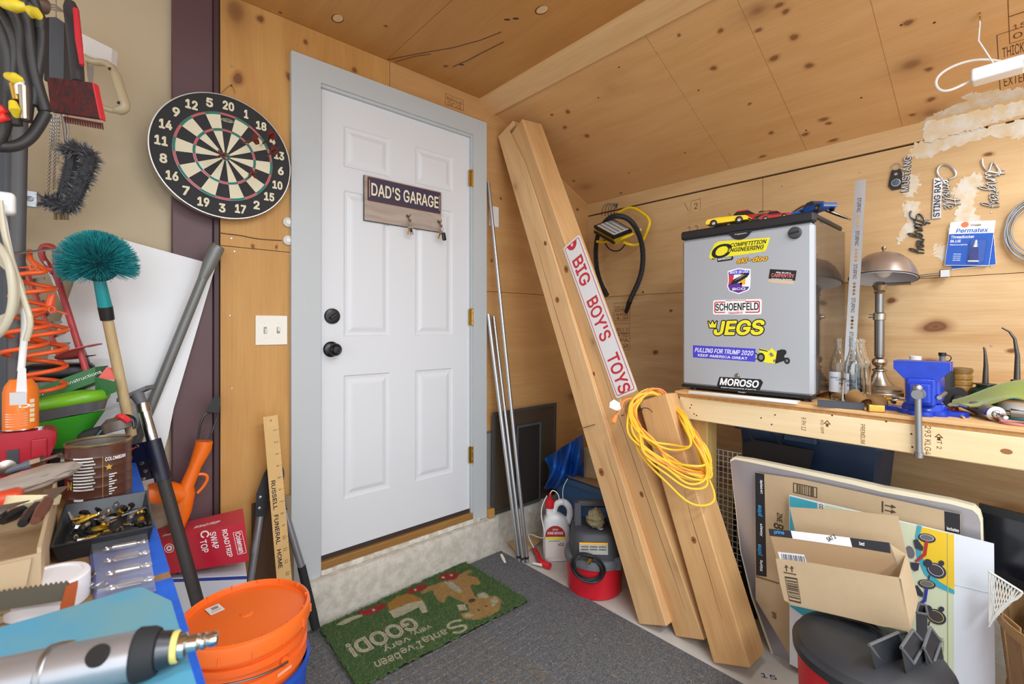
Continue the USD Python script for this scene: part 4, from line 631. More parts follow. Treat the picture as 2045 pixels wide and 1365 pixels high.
for i in range(9): r0 = .088 + .007 * rr.randn() * .6; t.part('loop', tube([(r0 * math.cos(a) + .004 * rr.randn() * 0 + .003 * math.sin(3 * a + i), r0 * 1.25 * math.sin(a), .004 + .008 * (i % 3) / 2 + .003 * math.sin(2 * a + i)) for a in np.arange(48) / 48 * 2 * PI], .0024, 6, closed=True), STEEL)
# ball-joint arm behind lamp
p = on_x(1840, 550, 2.5); t = Thing('clamp_bracket', 'small clear and chrome bracket on the wall behind the lamp', 'bracket', p, XW); t.part('arm', cone((-.02, -.004, .0), (.06, .002, .0), .006), NICKEL); t.part('head', box((.07, .002, 0), (.03, .035, .03), .004), CHROME)
# ---------------------------------------------------------------- LED shop light hung from the slope
hk = on_p(1957, 25, oS, nS); LZ = 2.055
sl = Thing('shop_light', 'white LED shop light hanging from the sloped ceiling on a cord', 'light fixture', (hk[0], hk[1], LZ), rot((0, 0, 1), 0))
sl.wpart('hook', cat(tube(spline([hk, hk + A([0, 0, -.012]), hk + A([.01, 0, -.02]), hk + A([0, 0, -.028]), hk + A([-.008, 0, -.02])], 20), .0022, 6)), BRASS); z1 = LZ + .03
sl.wpart('suspension_cord', cat(tube([hk + A([0, 0, -.03]), hk + A([0, .003, -.09]), A([hk[0], hk[1] - .03, z1])], .0022, 6), tube([(hk[0] + .006 * math.cos(a), hk[1], hk[2] - .035 + .012 * math.sin(a)) for a in np.arange(18) / 18 * 2 * PI], .0016, 6, closed=True)), WHITE)
sl.wpart('end_cap', xf(rbox((hk[0], hk[1] - .04, LZ), (.062, .12, .042), .008)), mat('glossy_white', (240, 240, 240), .25)); sl.wpart('housing', b2((hk[0] - .034, -1.15, LZ - .01), (hk[0] + .034, hk[1] - .10, LZ + .02), .006), WHITE); sl.wpart('clip', b2((hk[0] - .038, hk[1] - .115, LZ - .02), (hk[0] - .03, hk[1] - .10, LZ + .005), .002), CHROME)
sl.wpart('diffuser', b2((hk[0] - .03, -1.14, LZ - .018), (hk[0] + .03, hk[1] - .11, LZ - .0105), .002), mat('lit_diffuser', (255, 255, 255), .5, emission_strength=3.0, emission_color=(1, .98, .95)))
sl.wpart('power_cord', tube(spline([A([hk[0], hk[1] + .02, LZ - .005]), A([hk[0] - .02, hk[1] + .09, LZ - .02]), A([hk[0] - .01, hk[1] + .105, LZ + .02]), A([hk[0] + .03, hk[1] + .02, LZ + .07]), A([hk[0] + .06, hk[1] - .08, LZ + .03]), A([hk[0] + .07, hk[1] - .2, LZ])], 40), .0042, 8), mat('cord_white', (222, 220, 214), .5))
# ================================================================ timbers, mats and the clutter by the door
def tframe(a, e1):
    a = A(a, float); a /= np.linalg.norm(a); e1 = A(e1, float); e1 -= a * (e1 @ a); e1 /= np.linalg.norm(e1); e2 = -np.cross(a, e1); return cols(e2, -e1, a) if np.linalg.det(cols(e2, -e1, a)) > 0 else cols(e2, e1, a)
DFIR = [wood('timber_%s' % n, a, b, (124, 78, 42), axis=2, seed=20 + i, knots=.9, kr=.06, kscale=4.5, coord='obj', s=1.0, rough=.65) for i, (n, a, b) in enumerate((('pale', (230, 190, 138), (200, 154, 102)), ('honey', (226, 184, 130), (196, 148, 94)), ('warm', (222, 178, 122), (188, 138, 84))))]
TB = []
for i, (c, a, e1, L, lab) in enumerate((((1.698, .973, .053), (.005, .372, .928), (-.002, .928, -.372), 2.50, 'long squared timber leaning beside the door casing, leftmost of the leaning timbers'),
        ((1.726, .835, .054), (-.01, .394, .919), (.118, .913, -.39), 2.50, 'long squared timber leaning to the slope with the red lettered sign on it'),
        ((1.701, .658, .057), (.055, .359, .932), (-.014, .933, -.358), .981, 'short squared timber carrying the coiled yellow cord'))):
    R = tframe(a, e1); W = .138; t = Thing('timber', lab, 'timber', c, R, group=None)
    # local: x along e2 (away), y along -e1, z up the timber
    m = box((W / 2, -W / 2, L / 2), (W, W, L), .004)
    if np.linalg.norm(R[:, 1] + A(e1) / np.linalg.norm(e1)) > .2: m = box((W / 2, W / 2, L / 2), (W, W, L), .004)
    sgn = -1 if np.linalg.norm(R[:, 1] + A(e1) / np.linalg.norm(e1)) <= .2 else 1
    mw = xf(m, R, t.t); MM = lambda g: m3.Manifold(m3.Mesh(np.asarray(g.vertices, np.float32), np.asarray(g.faces, np.uint32)))
    if i == 0: BEAM0 = (t, mw, DFIR[0])
    elif i == 1:
        c_, s_ = mw.vertices.mean(0), 1.012; big = mw.copy(); big.vertices = c_ + (big.vertices - c_) * [s_ + .02, s_ + .02, 1.01]; big = MM(big); cutA = MM(BEAM0[1]) - big; BEAM0[0].wpart('beam', cutA, BEAM0[2]); t.part('beam', m, DFIR[i])
    else: t.wpart('beam', MM(mw) - MM(b2((1.842, -1, .855), (2.6, 1.026, 1.2))), DFIR[i])
    TB.append((t, R, sgn, W, L))
    rr = np.random.RandomState(30 + i); CK = mat('timber_check_crack', (120, 82, 50), .9)
    for y0, z0, zl in (((.035, .25, .5), (.09, 1.0, .8)) if i == 0 else ((.04, .1, 1.1), (.10, 1.3, .9)) if i == 1 else ((.05, .15, .45),)):
        pts = [(z0 + zl * k / 9, y0 + .0016 * rr.randn()) for k in range(10)]; P = Polygon([(z, y + .0009 * math.sin(PI * k / 9)) for k, (z, y) in enumerate(pts)] + [(z, y - .0009 * math.sin(PI * k / 9)) for k, (z, y) in list(enumerate(pts))[::-1]]).buffer(.0002)
        m = xf(ext(P, .0006), cols((0, 0, 1), (0, sgn, 0), (-1, 0, 0))); t.part('check_crack', m, CK)
    for y0, z0, r in (((.10, .62, .014), (.06, 1.45, .012), (.03, 1.75, .010)) if i == 0 else ((.05, 1.62, .014), (.1, 1.1, .008), (.06, .55, .010)) if i == 1 else ((.07, .42, .010),)):
        K = mat('timber_knot', (150, 98, 54), .7); e = affinity.scale(Point(z0, y0).buffer(r), 1.3, 1); k = t.part('knot', xf(ext(e, .0006), cols((0, 0, 1), (0, sgn, 0), (-1, 0, 0))), K); t.part('knot_core', xf(ext(affinity.scale(Point(z0, y0).buffer(r * .45), 1.2, 1), .0010), cols((0, 0, 1), (0, sgn, 0), (-1, 0, 0))), mat('timber_knot_core', (104, 64, 34), .7), under=k)
tB, RB, sB, W, LB_ = TB[1]
nB = -RB[:, 0]; pB = tB.t + nB * .003
# sign
q = [on_p(u, v, pB, nB) for u, v in ((1121, 480), (1161, 484), (1270, 779), (1234, 796))]
X = (q[3] - q[0]); SL = np.linalg.norm((q[3] + q[2]) / 2 - (q[0] + q[1]) / 2); X = ((q[3] + q[2]) - (q[0] + q[1])); X /= np.linalg.norm(X); Y = np.cross(nB, X); SWd = .095
sg = Thing('metal_sign', 'white metal strip sign with red letters BIG BOYS TOYS on the leaning timber', 'sign', (q[0] + q[1] + q[2] + q[3]) / 4, cols(X, Y, nB))
print('sign', SL, np.linalg.norm(q[1] - q[0]), np.linalg.norm(q[2] - q[3]))
SWd = (np.linalg.norm(q[1] - q[0]) + np.linalg.norm(q[2] - q[3])) / 2; SWd = min(max(SWd, .08), .13)
RS = mat('sign_red', (206, 40, 52), .4)
k = sg.part('plate', ext(rrect(SL, SWd, .012).difference(Point(-SL / 2 + .017, 0).buffer(.005)), .0015), mat('sign_white', (236, 236, 236), .35))
sg.part('border', ext(rrect(SL - .018, SWd - .018, .008).difference(rrect(SL - .024, SWd - .024, .006)), .0004, .0016), RS, under=k); sg.part('corner_arc', ext(Point(-SL / 2 + .008, 0).buffer(.035).intersection(sbox(-SL / 2 + .011, -SWd / 2 + .012, SL / 2, SWd / 2 - .012)).difference(Point(-SL / 2 + .017, 0).buffer(.009)), .0004, .0016), RS, under=k)
hh = SWd * .58; x0 = -SL / 2
for s, f0, f1 in (('BIG', .115, .30), ("BOY'S", .395, .665), ('TOYS', .755, .985)): sg.part('lettering', text(s, hh, SL * (f1 - f0), (x0 + SL * (f0 + f1) / 2, 0), .0006, True, z=.0016), RS, under=k)
# wire tie round the two long timbers
w0 = [on_p(u, v, TB[0][0].t - TB[0][1][:, 0] * .004, -TB[0][1][:, 0]) for u, v in ((1154, 857), (1185, 848))] + [on_p(u, v, pB, nB) for u, v in ((1205, 842), (1245, 828))]
one('tie_wire', tube(spline(w0, 20), .0022, 6), mat('rusty_wire', (120, 92, 56), .6), 'rusty wire tied across the two long timbers', 'wire')
# ---- yellow extension cord coil hung over the short timber
YC = mat('yellow_cord', (240, 190, 52), .4); OC = mat('orange_cord', (238, 140, 70), .4)
ec = Thing('extension_lead', 'yellow extension cord coiled over the short timber', 'extension cord', (1.70, .95, .95))
rr = np.random.RandomState(11)
def dcoil(u, v): return float(np.interp(v, [770, 800, 850, 900, 960, 1020], [2.05, 2.01, 1.93, 1.85, 1.765, 1.70])) - (.05 if u > 1360 and v < 930 else 0)
base = A([(1302, 782), (1262, 792), (1246, 830), (1256, 872), (1290, 912), (1335, 948), (1385, 975), (1414, 968), (1408, 925), (1386, 880), (1360, 838), (1336, 800)], float)
for i in range(13):
    s = rr.uniform(.72, 1.06); dx, dy = rr.uniform(-4, 4), rr.uniform(-3, 3); top = A([1300, 788.])
    P = (base - top) * [1 * rr.uniform(.96, 1.04), s] + top + [dx, dy] * np.minimum(1, (base[:, 1:] - 780) / 60) + rr.randn(12, 2) * 3.0
    if i in (4, 9): P[5:9] += [(2, 18), (4, 26), (6, 30), (2, 12)]
    P[:, 0] += np.where((P[:, 1] < 890) & (P[:, 0] < 1300), rr.uniform(0, 24), 0)
    off = rr.uniform(-.022, .012); pts = [dep(u, v, dcoil(u, v) + off) for u, v in P]
    ec.wpart('cord_loop', tube(spline(pts, 72, True), .0047, 8, closed=True), OC if i in (0, 7) else YC)
for k in range(2): ec.wpart('cord_loop', tube(spline([dep(u, v, dcoil(u, v) - .02) for u, v in ((1300, 785), (1263, 800), (1268, 840 + 14 * k), (1300, 880), (1345, 898 - 10 * k), (1378, 890), (1366, 850), (1338, 805))], 60, True), .0047, 8, closed=True), YC)
pts = [dep(u, v, d) for u, v, d in ((1262, 795, 1.99), (1246, 800, 1.97), (1238, 818, 1.95), (1229, 832, 1.945))]; ec.wpart('cord_end', tube(spline(pts, 16), .0045, 8), OC)
p0, p1 = dep(1230, 828, 1.945), dep(1222, 850, 1.945); a = (p1 - p0) / np.linalg.norm(p1 - p0); pk = ec.wpart('plug', cone(p0, p0 + a * .03, .009, .013), OC); ec.wpart('prong', cat(*[cone(p0 + a * .03 + RT * s, p0 + a * .045 + RT * s, .0022) for s in (-.005, .0, .006)]), BRASS, under=pk)
tg = [dep(u, v, 1.93) for u, v in ((1218, 803), (1226, 797), (1238, 804), (1240, 816), (1232, 820), (1217, 813))]; m = hull([p + FW * h for p in tg for h in (0, .0012)]); ec.wpart('tag', m, WHITE, label='small white paper tag')
# eye screw on short timber end
tC, RC, sC, W, LC = TB[2]; p = on_p(1281, 818, tC.t - RC[:, 0] * .001, -RC[:, 0]); one('hook_screw', cat(cone(p, p - RC[:, 0] * .02, .006, n=6), tube(spline([p - RC[:, 0] * .015, p + A([-.02, -.02, .012]), p + A([-.02, -.05, .012]), p + A([-.02, -.065, .0])], 14), .0018, 6)), DARKSTEEL, 'dark screw with a wire hook near the top of the short timber', 'screw')
# ---- mats
RUB = mat('charcoal_rubber_mat', (112, 113, 114), .85, var=.3, vs=170, bump=.5, bs=260, bd=.0015, col2=(74, 76, 80))
fm = Thing('floor_mat', 'large charcoal rubber mat with a blocky tread below the doormat', 'floor mat', (.3, 0, 0)); fm.wpart('mat', b2((.36, -.6, .0005), (1.68, 1.966, .008), .002), RUB)
V = []; F = []; s = .041; rr = np.random.RandomState(2)
for i in range(int(1.3 / s)):
    for j in range(int(1.75 / s)):
        cx, cy = .385 + s * (i + .5), .16 + s * (j + .5)
        if cx > 1.30 + .14 * math.sin(cy * 5) + .05 * rr.randn() or cy > 1.95: continue
        k = len(V); a, b = (.0165, .0165); ins = .0035; z0, z1 = .0078, .0105; o = math.radians(45 if (i + j) % 2 else 45) * 0 + rr.randn() * .02; c_, s_ = math.cos(o), math.sin(o)
        for (dx, dy, z) in [(-a, -b, z0), (a, -b, z0), (a, b, z0), (-a, b, z0), (-a + ins, -b + ins, z1), (a - ins, -b + ins, z1), (a - ins, b - ins, z1), (-a + ins, b - ins, z1)]: V.append((cx + c_ * dx - s_ * dy, cy + s_ * dx + c_ * dy, z))
        for q in range(4): F += [[k + q, k + (q + 1) % 4, k + 4 + (q + 1) % 4], [k + q, k + 4 + (q + 1) % 4, k + 4 + q]]
        F += [[k + 4, k + 5, k + 6], [k + 4, k + 6, k + 7]]
fm.wpart('groove_dust', b2((.37, .1, .0079), (1.20, 1.9, .0083)), mat('groove_dust', (112, 108, 100), .9, var=.3, vs=90, col2=(84, 83, 82)))
fm.wpart('tread_block', tm(V, F), RUB, smooth=False, kind='stuff')
# doormat
GRN = mat('green_coir', (66, 100, 52), .95, var=.4, vs=45, bump=.9, bs=350, bd=.006, col2=(104, 110, 58)); TAN = mat('tan_coir', (178, 142, 84), .95, var=.15, vs=60, bump=.9, bs=350, bd=.006); WCO = mat('off_white_coir', (186, 180, 152), .95, var=.25, vs=60, bump=.8, bs=350, bd=.006); RCO = mat('red_coir', (158, 40, 40), .95, var=.25, vs=60, bump=.8, bs=350, bd=.006); GOLD = mat('ochre_coir', (166, 122, 50), .95, var=.15, vs=60, bump=.8, bs=350, bd=.006); BCO = mat('brown_coir', (70, 54, 42), .95)
MZ = .022; mc = [on_z(u, v, MZ) for u, v in ((640, 1253), (929, 1122), (1053, 1197), (716, 1370))]
dm = Thing('doormat', 'green coir doormat with a tan puppy and GOOD lettering before the door', 'doormat', on_z(850, 1250, 0) * [1, 1, 0] + A([0, 0, .011]))
rr = np.random.RandomState(6); ring = Polygon([p[:2] for p in mc]).exterior; er = [ring.interpolate(i / 220, normalized=True) for i in range(220)]; mp = Polygon([(p.x + .0028 * rr.randn(), p.y + .0028 * rr.randn()) for p in er]).buffer(0)
dm.wpart('backing', ext(Polygon([p[:2] for p in mc]), .005, .0108), BLACK); pile = dm.wpart('coir_pile', ext(mp, .009, .0135), GRN)
regions = []
mz = [.0224]
def mshape(pts, m, name='print', jit=.0015, sm=.006):
    P = Polygon([on_z(u, v, MZ)[:2] for u, v in pts]).buffer(0).buffer(sm).buffer(-sm); ring = P.exterior; rr = np.random.RandomState(len(pts)); n = 90; mz[0] += .00012
    P = Polygon([(q.x + jit * rr.randn(), q.y + jit * rr.randn()) for q in (ring.interpolate(i / n, normalized=True) for i in range(n))]).buffer(0).intersection(mp.buffer(-.004)); dm.wpart(name, ext(P, .0012, mz[0]), m, under=pile); regions.append((P, m))
def mc_(pts): return [(600 + x / 3.933, 1080 + y / 3.933) for x, y in pts]
mshape(mc_([(1150, 325), (1240, 270), (1330, 225), (1355, 235), (1300, 270), (1390, 290), (1420, 330), (1400, 345), (1330, 345), (1370, 440), (1420, 450), (1490, 440), (1540, 430), (1580, 470), (1565, 540), (1480, 590), (1400, 620), (1290, 615), (1250, 575), (1330, 560), (1320, 500), (1250, 470), (1160, 425), (1130, 490), (1090, 475), (1040, 410), (1060, 380), (960, 415), (940, 405), (1010, 360), (1090, 330)]), TAN)
mshape(mc_([(1125, 320), (1190, 320), (1280, 400), (1240, 410), (1170, 370)]), WCO); mshape(mc_([(1490, 470), (1530, 440), (1555, 480), (1510, 520)]), WCO); mshape(mc_([(1300, 575), (1370, 580), (1330, 605), (1290, 600)]), WCO)
mshape(mc_([(1320, 465), (1365, 455), (1380, 470), (1335, 492), (1320, 485)]), BCO); mshape(mc_([(1390, 542), (1405, 538), (1408, 550), (1394, 554)]), BCO, sm=.001, jit=.0005); mshape(mc_([(1450, 510), (1464, 506), (1466, 518), (1452, 520)]), BCO, sm=.001, jit=.0005)
mshape(mc_([(1385, 425), (1440, 405), (1480, 430), (1470, 450), (1405, 450)]), WCO); mshape(mc_([(1225, 505), (1290, 500), (1310, 545), (1250, 550)]), WCO)
mshape(mc_([(680, 500), (760, 440), (850, 415), (960, 460), (900, 490), (800, 510), (700, 560)]), GOLD)
for q in ([(1085, 285), (1130, 262), (1190, 248), (1245, 262), (1225, 300), (1160, 312), (1100, 305)], [(830, 405), (870, 378), (950, 350), (1000, 348), (975, 380), (900, 410), (845, 420)], [(450, 560), (520, 545), (580, 515), (650, 495), (680, 505), (640, 545), (560, 580), (480, 590)]): mshape(mc_(q), RCO)
mshape(mc_([(280, 660), (330, 630), (400, 600), (480, 580), (490, 595), (400, 630), (330, 665)]), WCO); mshape(mc_([(690, 560), (760, 530), (860, 490), (960, 470), (1000, 560), (960, 570), (930, 520), (860, 560), (740, 610)]), WCO)
for q in (mc_([(1105, 290), (1120, 280), (1135, 292), (1120, 300)]), mc_([(1170, 270), (1185, 262), (1200, 274), (1185, 284)]), mc_([(890, 385), (905, 378), (915, 390), (900, 398)]), mc_([(560, 545), (575, 535), (590, 548), (575, 558)])): mshape(q, WCO, sm=.001, jit=.0005)
def mtext(s, a, b, h, line=0):
    a, b = on_z(*mc_([a])[0], MZ)[:2], on_z(*mc_([b])[0], MZ)[:2]; d = b - a; L = np.hypot(*d); g = tp(s, h, L, bold=False); mz[0] += .00012
    if line: g = g.boundary.buffer(line)
    g = affinity.translate(affinity.rotate(g, math.degrees(math.atan2(d[1], d[0])), origin=(0, 0)), *((a + b) / 2)); regions.append((g.buffer(.001), WCO)); dm.wpart('lettering', ext(g, .0012, mz[0]), WCO, under=pile)
mtext('S', (1290, 650), (1170, 705), .085); mtext('anta', (1150, 715), (965, 790), .038); mtext("I've", (955, 810), (790, 880), .042); mtext('been', (785, 905), (590, 985), .045); mtext('very,', (1020, 670), (870, 735), .032); mtext('very', (850, 765), (650, 855), .034); mtext('GOOD!', (900, 640), (390, 870), .085, .0032)
import shapely
fuz = np.random.RandomState(66); NF = 42000; bx0, by0, bx1, by1 = mp.bounds; fx, fy = fuz.uniform(bx0, bx1, NF), fuz.uniform(by0, by1, NF); ed = [ring.interpolate(t, normalized=True) for t in fuz.rand(3500)]
fx = np.r_[fx, [q.x + .003 * fuz.randn() for q in ed]]; fy = np.r_[fy, [q.y + .003 * fuz.randn() for q in ed]]; keep = shapely.contains_xy(mp.buffer(.003), fx, fy); fx, fy = fx[keep], fy[keep]; col = fuz.choice(3, len(fx), p=[.5, .3, .2])
jx, jy = fx + .0022 * fuz.randn(len(fx)), fy + .0022 * fuz.randn(len(fx))
looks = [mat('green_fibre', (62, 104, 56), .95), mat('deep_green_fibre', (40, 88, 58), .95), mat('straw_fibre', (128, 128, 70), .95)]
for P, m in regions:
    if m not in looks: looks.append(m)
    col[shapely.contains_xy(P, jx, jy)] = looks.index(m)
dl = fuz.randn(len(fx), 2); dl /= np.linalg.norm(dl, axis=1, keepdims=True); ln = fuz.uniform(.004, .011, len(fx)); zt = fuz.uniform(.0015, .0055, len(fx))
for k, m in enumerate(looks):
    i = np.nonzero(col == k)[0]
    if not len(i): continue
    nrm = np.column_stack([-dl[i, 1], dl[i, 0]]) * .0008; b_ = np.column_stack([fx[i], fy[i]]); t_ = b_ + dl[i] * ln[i, None]; z0 = np.full((len(i), 1), .0226)
    V = np.stack([np.hstack([b_ - nrm, z0]), np.hstack([b_ + nrm, z0]), np.hstack([t_, z0 + zt[i, None] + .002])], 1).reshape(-1, 3); dm.wpart('coir_fibre', tm(V, np.arange(len(V)).reshape(-1, 3)), m, smooth=False, kind='stuff', under=pile)
# scraps on the mat and floor
p = on_z(1003, 1118, .011); one('paper_scrap', cat(hull([p + A(q) for q in ((-.012, -.03, 0), (.0, -.032, 0), (.016, .01, 0), (.004, .012, 0), (-.012, -.03, .002), (.0, -.032, .002), (.016, .01, .012), (.004, .012, .012))]), hull([p + A(q) for q in ((.004, .0, .0), (.016, -.004, 0), (.026, .03, 0), (.016, .036, 0), (.004, 0, .004), (.016, -.004, .004), (.026, .03, .014), (.016, .036, .014))])), mat('paper_white', (226, 220, 206), .8), 'folded scrap of white paper on the dark mat', 'scrap')
STW = mat('straw', (190, 160, 110), .9); rr = np.random.RandomState(4); m = []
for i in range(150):
    x, y = rr.uniform(.6, 1.66), rr.uniform(.35, 1.3); a = rr.uniform(0, PI); l = rr.uniform(.006, .03)
    if mp.contains(Point(x, y)): continue
    m.append(tube(spline([A([x, y, .0115]), A([x + l * .5 * math.cos(a), y + l * .5 * math.sin(a), .0125]), A([x + l * math.cos(a + .5), y + l * math.sin(a + .5), .0115])], 5), .0005, 4))
one('straw_debris', cat(*m), STW, 'bits of straw and dust strewn over the rubber mat', 'debris', kind='stuff')
# ---- things hung on the door
SGY = .014; dp = on_y(806, 405, 2.045); ds = Thing('door_sign', 'weathered wooden key rack reading DADS GARAGE hung on the white door', 'sign', (dp[0], 2.0445, dp[2]), YW)
def DPt(u, v): p = on_y(u, v, 2.0445 - SGY); return (p[0] - ds.t[0], p[2] - ds.t[2])
c4 = [DPt(u, v) for u, v in ((729, 349), (883, 384), (881, 463), (728, 439))]; lo, hi = A(c4).min(0), A(c4).max(0); x0, x1 = (c4[0][0] + c4[3][0]) / 2, (c4[1][0] + c4[2][0]) / 2; y1, y0 = (c4[0][1] + c4[1][1]) / 2, (c4[2][1] + c4[3][1]) / 2; sw, shh = x1 - x0, y1 - y0; cx, cy = (x0 + x1) / 2, (y0 + y1) / 2
ds.part('board', box((cx, cy, SGY / 2), (sw, shh, SGY), .0015), wood('grey_barn_wood', (186, 172, 160), (140, 124, 112), axis=0, knots=0, seed=33, s=2)); ds.part('board_edge', box((cx, cy, .004), (sw + .003, shh + .003, .006), .001), mat('dark_walnut_edge', (74, 52, 40), .7))
k = ds.part('name_plate', ext(rrect(sw - .022, shh * .53, .005, cx + .002, cy + shh * .21), .004, SGY), mat('rusty_plate_edge', (112, 58, 46), .6, var=.3, vs=60)); ds.part('plate_face', ext(rrect(sw - .030, shh * .53 - .008, .004, cx + .002, cy + shh * .21), .0012, SGY + .004), mat('navy_plate', (58, 50, 76), .5), under=k)
ds.part('lettering', text("DAD'S GARAGE", shh * .29, sw - .052, (cx + .003, cy + shh * .21), .001, True, z=SGY + .0053), mat('cream_paint', (232, 222, 190), .6), under=k)
for sx in (-1, 1): ds.part('plate_trim', box((cx + .002 + sx * (sw / 2 - .018), cy + shh * .21, SGY + .0056), (.0016, shh * .38, .0006)), mat('cream_paint', (232, 222, 190), .6), under=k)
hk_ = []
for u, v in ((813, 436), (875, 447)):
    x, y = DPt(u, v); hk_.append((x, y)); k = ds.part('hook', cat(tube(spline([(x, y + .012, SGY), (x, y + .008, SGY + .012), (x, y - .012, SGY + .02), (x, y - .02, SGY + .03), (x, y - .010, SGY + .036)], 16), .0028, 8), lathe([(.007, 0), (.007, .003), (0, .004)], 14, at=(x, y + .012, SGY)), tube(spline([(x, y + .004, SGY + .008), (x + .004, y + .01, SGY + .02), (x + .006, y + .018, SGY + .024)], 10), .0022, 6)), mat('antique_brass', (128, 112, 76), .4, .9))
for i, ((x, y), lab) in enumerate(zip(hk_, ('bunch of keys on the inner hook of the wooden key rack', 'keys with a black car remote on the outer hook of the key rack'))):
    kt = Thing('key_ring', lab, 'keys', ds.t + YW @ A([x, y - .02, SGY + .03]), YW); kt.part('ring', tube([(.011 * math.sin(a), -.010 + .011 * math.cos(a), .001 * math.sin(2 * a)) for a in np.arange(24) / 24 * 2 * PI], .0011, 6, closed=True), STEEL)
    for j, an in enumerate((-14, 4, 18) if i == 0 else (-22, 10)):
        P = unary_union([affinity.scale(Point(0, -.010).buffer(.010), 1, .8), sbox(-.0036, -.046, .0036, -.014)]).difference(Point(0, -.006).buffer(.0025)); kt.part('key', xf(ext(P, .002), rot((0, 0, 1), an), (0, -.018, -.003 + .0026 * j)), STEEL if j else BRASS)
    kt.part('tag', xf(box((0, -.024, 0), (.008, .018, .004), .001), rot((0, 0, 1), 6), (0, -.018, .006)), BLACK) if i == 0 else kt.part('remote', xf(rbox((.002, -.034, .006), (.020, .040, .012), .005), rot((0, 0, 1), 12), (0, -.016, .004)), BLACK)
# ---- aluminium poles leaning right of the door
ALU = mat('aluminium_tube', (188, 190, 192), .3, .85)
for (u0, v0, y0), (u1, v1), r, lab in (((975, 364, 2.03), (1053, 1122), .010, 'tallest thin aluminium pole leaning right of the door casing'), ((975, 628, 2.025), (1037, 1120), .0115, 'shorter white capped pole leaning right of the door, nearer the casing'), ((986, 632, 2.02), (1045, 1124), .009, 'slim grooved metal pole between the two smoother poles')):
    a, b = on_y(u0, v0, y0), on_z(u1, v1, .004); t = Thing('metal_pole', lab, 'pole', b); t.wpart('tube', cone(a, b + A([0, 0, .02]) * 0, r, n=18), ALU); d = (b - a) / np.linalg.norm(b - a); t.wpart('end_fitting', cone(b - d * .03, b, r * 1.15, r * .8, n=14), DARKSTEEL); t.wpart('end_cap', cone(a, a - d * .004, r * .9, r * .6, n=14), WHITE)
one('wall_plate', xf(rbox((0, 0, .003), (.07, .115, .006), .002), YW, on_y(984, 432, DW) + A([.006, 0, 0])), WHITE, 'plain white blank cover plate on the plywood right of the door', 'wall plate')
# ---- window screens on the curb
SCR = mat('dark_insect_mesh', (66, 62, 58), .8); 
def meshmat(name, col, op):
    if name not in _mats: _mats[name] = usdkit.material(stage, '/World/Looks/' + name, {'t': ('transparent_bsdf', {}), 'd': ('diffuse_bsdf', dict(color=lin(col))), 'm': ('mix_closure', dict(fac=op))}, [('t.BSDF', 'm.closure1'), ('d.BSDF', 'm.closure2')], surface='m.closure')
    return _mats[name]
def screen(label, uvs, y, w, fm_, mm, zb=.19, tilt=.0):
    P = [on_y(u, v, y) for u, v in uvs]; xs = [p[0] for p in P]; x0, x1 = min(xs), max(xs); z1 = max(p[2] for p in P); z0 = zb; h = z1 - z0; L = Thing('window_screen', label, 'window screen', ((x0 + x1) / 2, y, z0), YW @ rot((1, 0, 0), -tilt)); hw = (x1 - x0) / 2
    for s in (-1, 1): L.part('frame_rail', box((s * (hw - w / 2), h / 2, .0), (w, h, .010), .002), fm_)
    for yy in (w / 2, h - w / 2): L.part('frame_rail', box((0, yy, 0), (2 * hw - 2 * w - .0004, w, .010), .002), fm_)
    L.part('screen_mesh', box((0, h / 2, 0), (2 * hw - 2 * w, h - 2 * w, .0008)), mm); return L
screen('small grey framed window screen nearest the door casing', ((957, 864), (985, 860)), 2.034, .010, mat('grey_screen_frame', (92, 96, 100), .5), meshmat('light_mesh', (150, 156, 160), .45))
screen('large dark bronze window screen leaning behind the aluminium poles', ((981, 826), (1108, 803)), 2.018, .022, mat('bronze_frame', (70, 66, 62), .5), meshmat('bronze_mesh', (84, 74, 62), .62), tilt=-1.2)
screen('slate framed window screen standing in front of the bronze one', ((1030, 850), (1079, 842)), 2.000, .014, mat('slate_frame', (76, 80, 86), .5), meshmat('dark_mesh', (60, 56, 54), .62), tilt=-1.0)
# ---- corner: tarp, tote, box, jug, small vacuum
TP = mat('blue_tarp', (18, 84, 176), .35, bump=.1, bs=90)
def tarp(u, v): p = dep(1086 + 78 * u + 24 * math.sin(3 * v) * (1 - u) * .5, 975 - 108 * v * (.55 + .45 * u), 2.72 - .16 * math.sin(PI * v) + .05 * math.sin(9 * u + 4 * v) + .04 * math.sin(17 * u - 6 * v)); return p
one('blue_tarp', grid_sheet(tarp, 34, 26, .006), TP, 'crumpled shiny blue tarpaulin heaped in the corner behind the white jug', 'tarp', smooth=50)
def tote(name, label, c, w, d, h, m, mrim, yaw=0, taper=.9):
    t = Thing(name, label, 'tote', c, rot((0, 0, 1), yaw)); o = [ (rrect(w * k, d * k, .03), z) for k, z in ((taper, 0), (1, h))]
    def loop(k, z, inset): P = rrect(w * k - inset, d * k - inset, .03); n = 48; return [(q.x, q.y, z) for q in (P.exterior.interpolate(i / n, normalized=True) for i in range(n))]
    rings = [loop(taper * .2, .0, 0), loop(taper, 0, 0), loop(1, h, 0), loop(1, h, .008), loop(taper, .006, .008), loop(taper * .2, .006, 0)]; V = []; F = []
    for r_ in rings: V += r_
    for i in range(len(rings) - 1):
        for j in range(48): a, b = i * 48 + j, i * 48 + (j + 1) % 48; F += [[a, b, b + 48], [a, b + 48, a + 48]]
    t.part('bin', tm(V, F), m, smooth=40); t.part('rim', ext(rrect(w + .035, d + .035, .035).difference(rrect(w - .006, d - .006, .03)), .028, h - .02), mrim)
    for s in (-1, 1): t.part('handle', box((s * (w / 2 + .02), 0, h - .02), (.03, .12, .035), .008), mrim)
    return t
TOT = mat('steel_blue_tote', (46, 86, 128), .5)
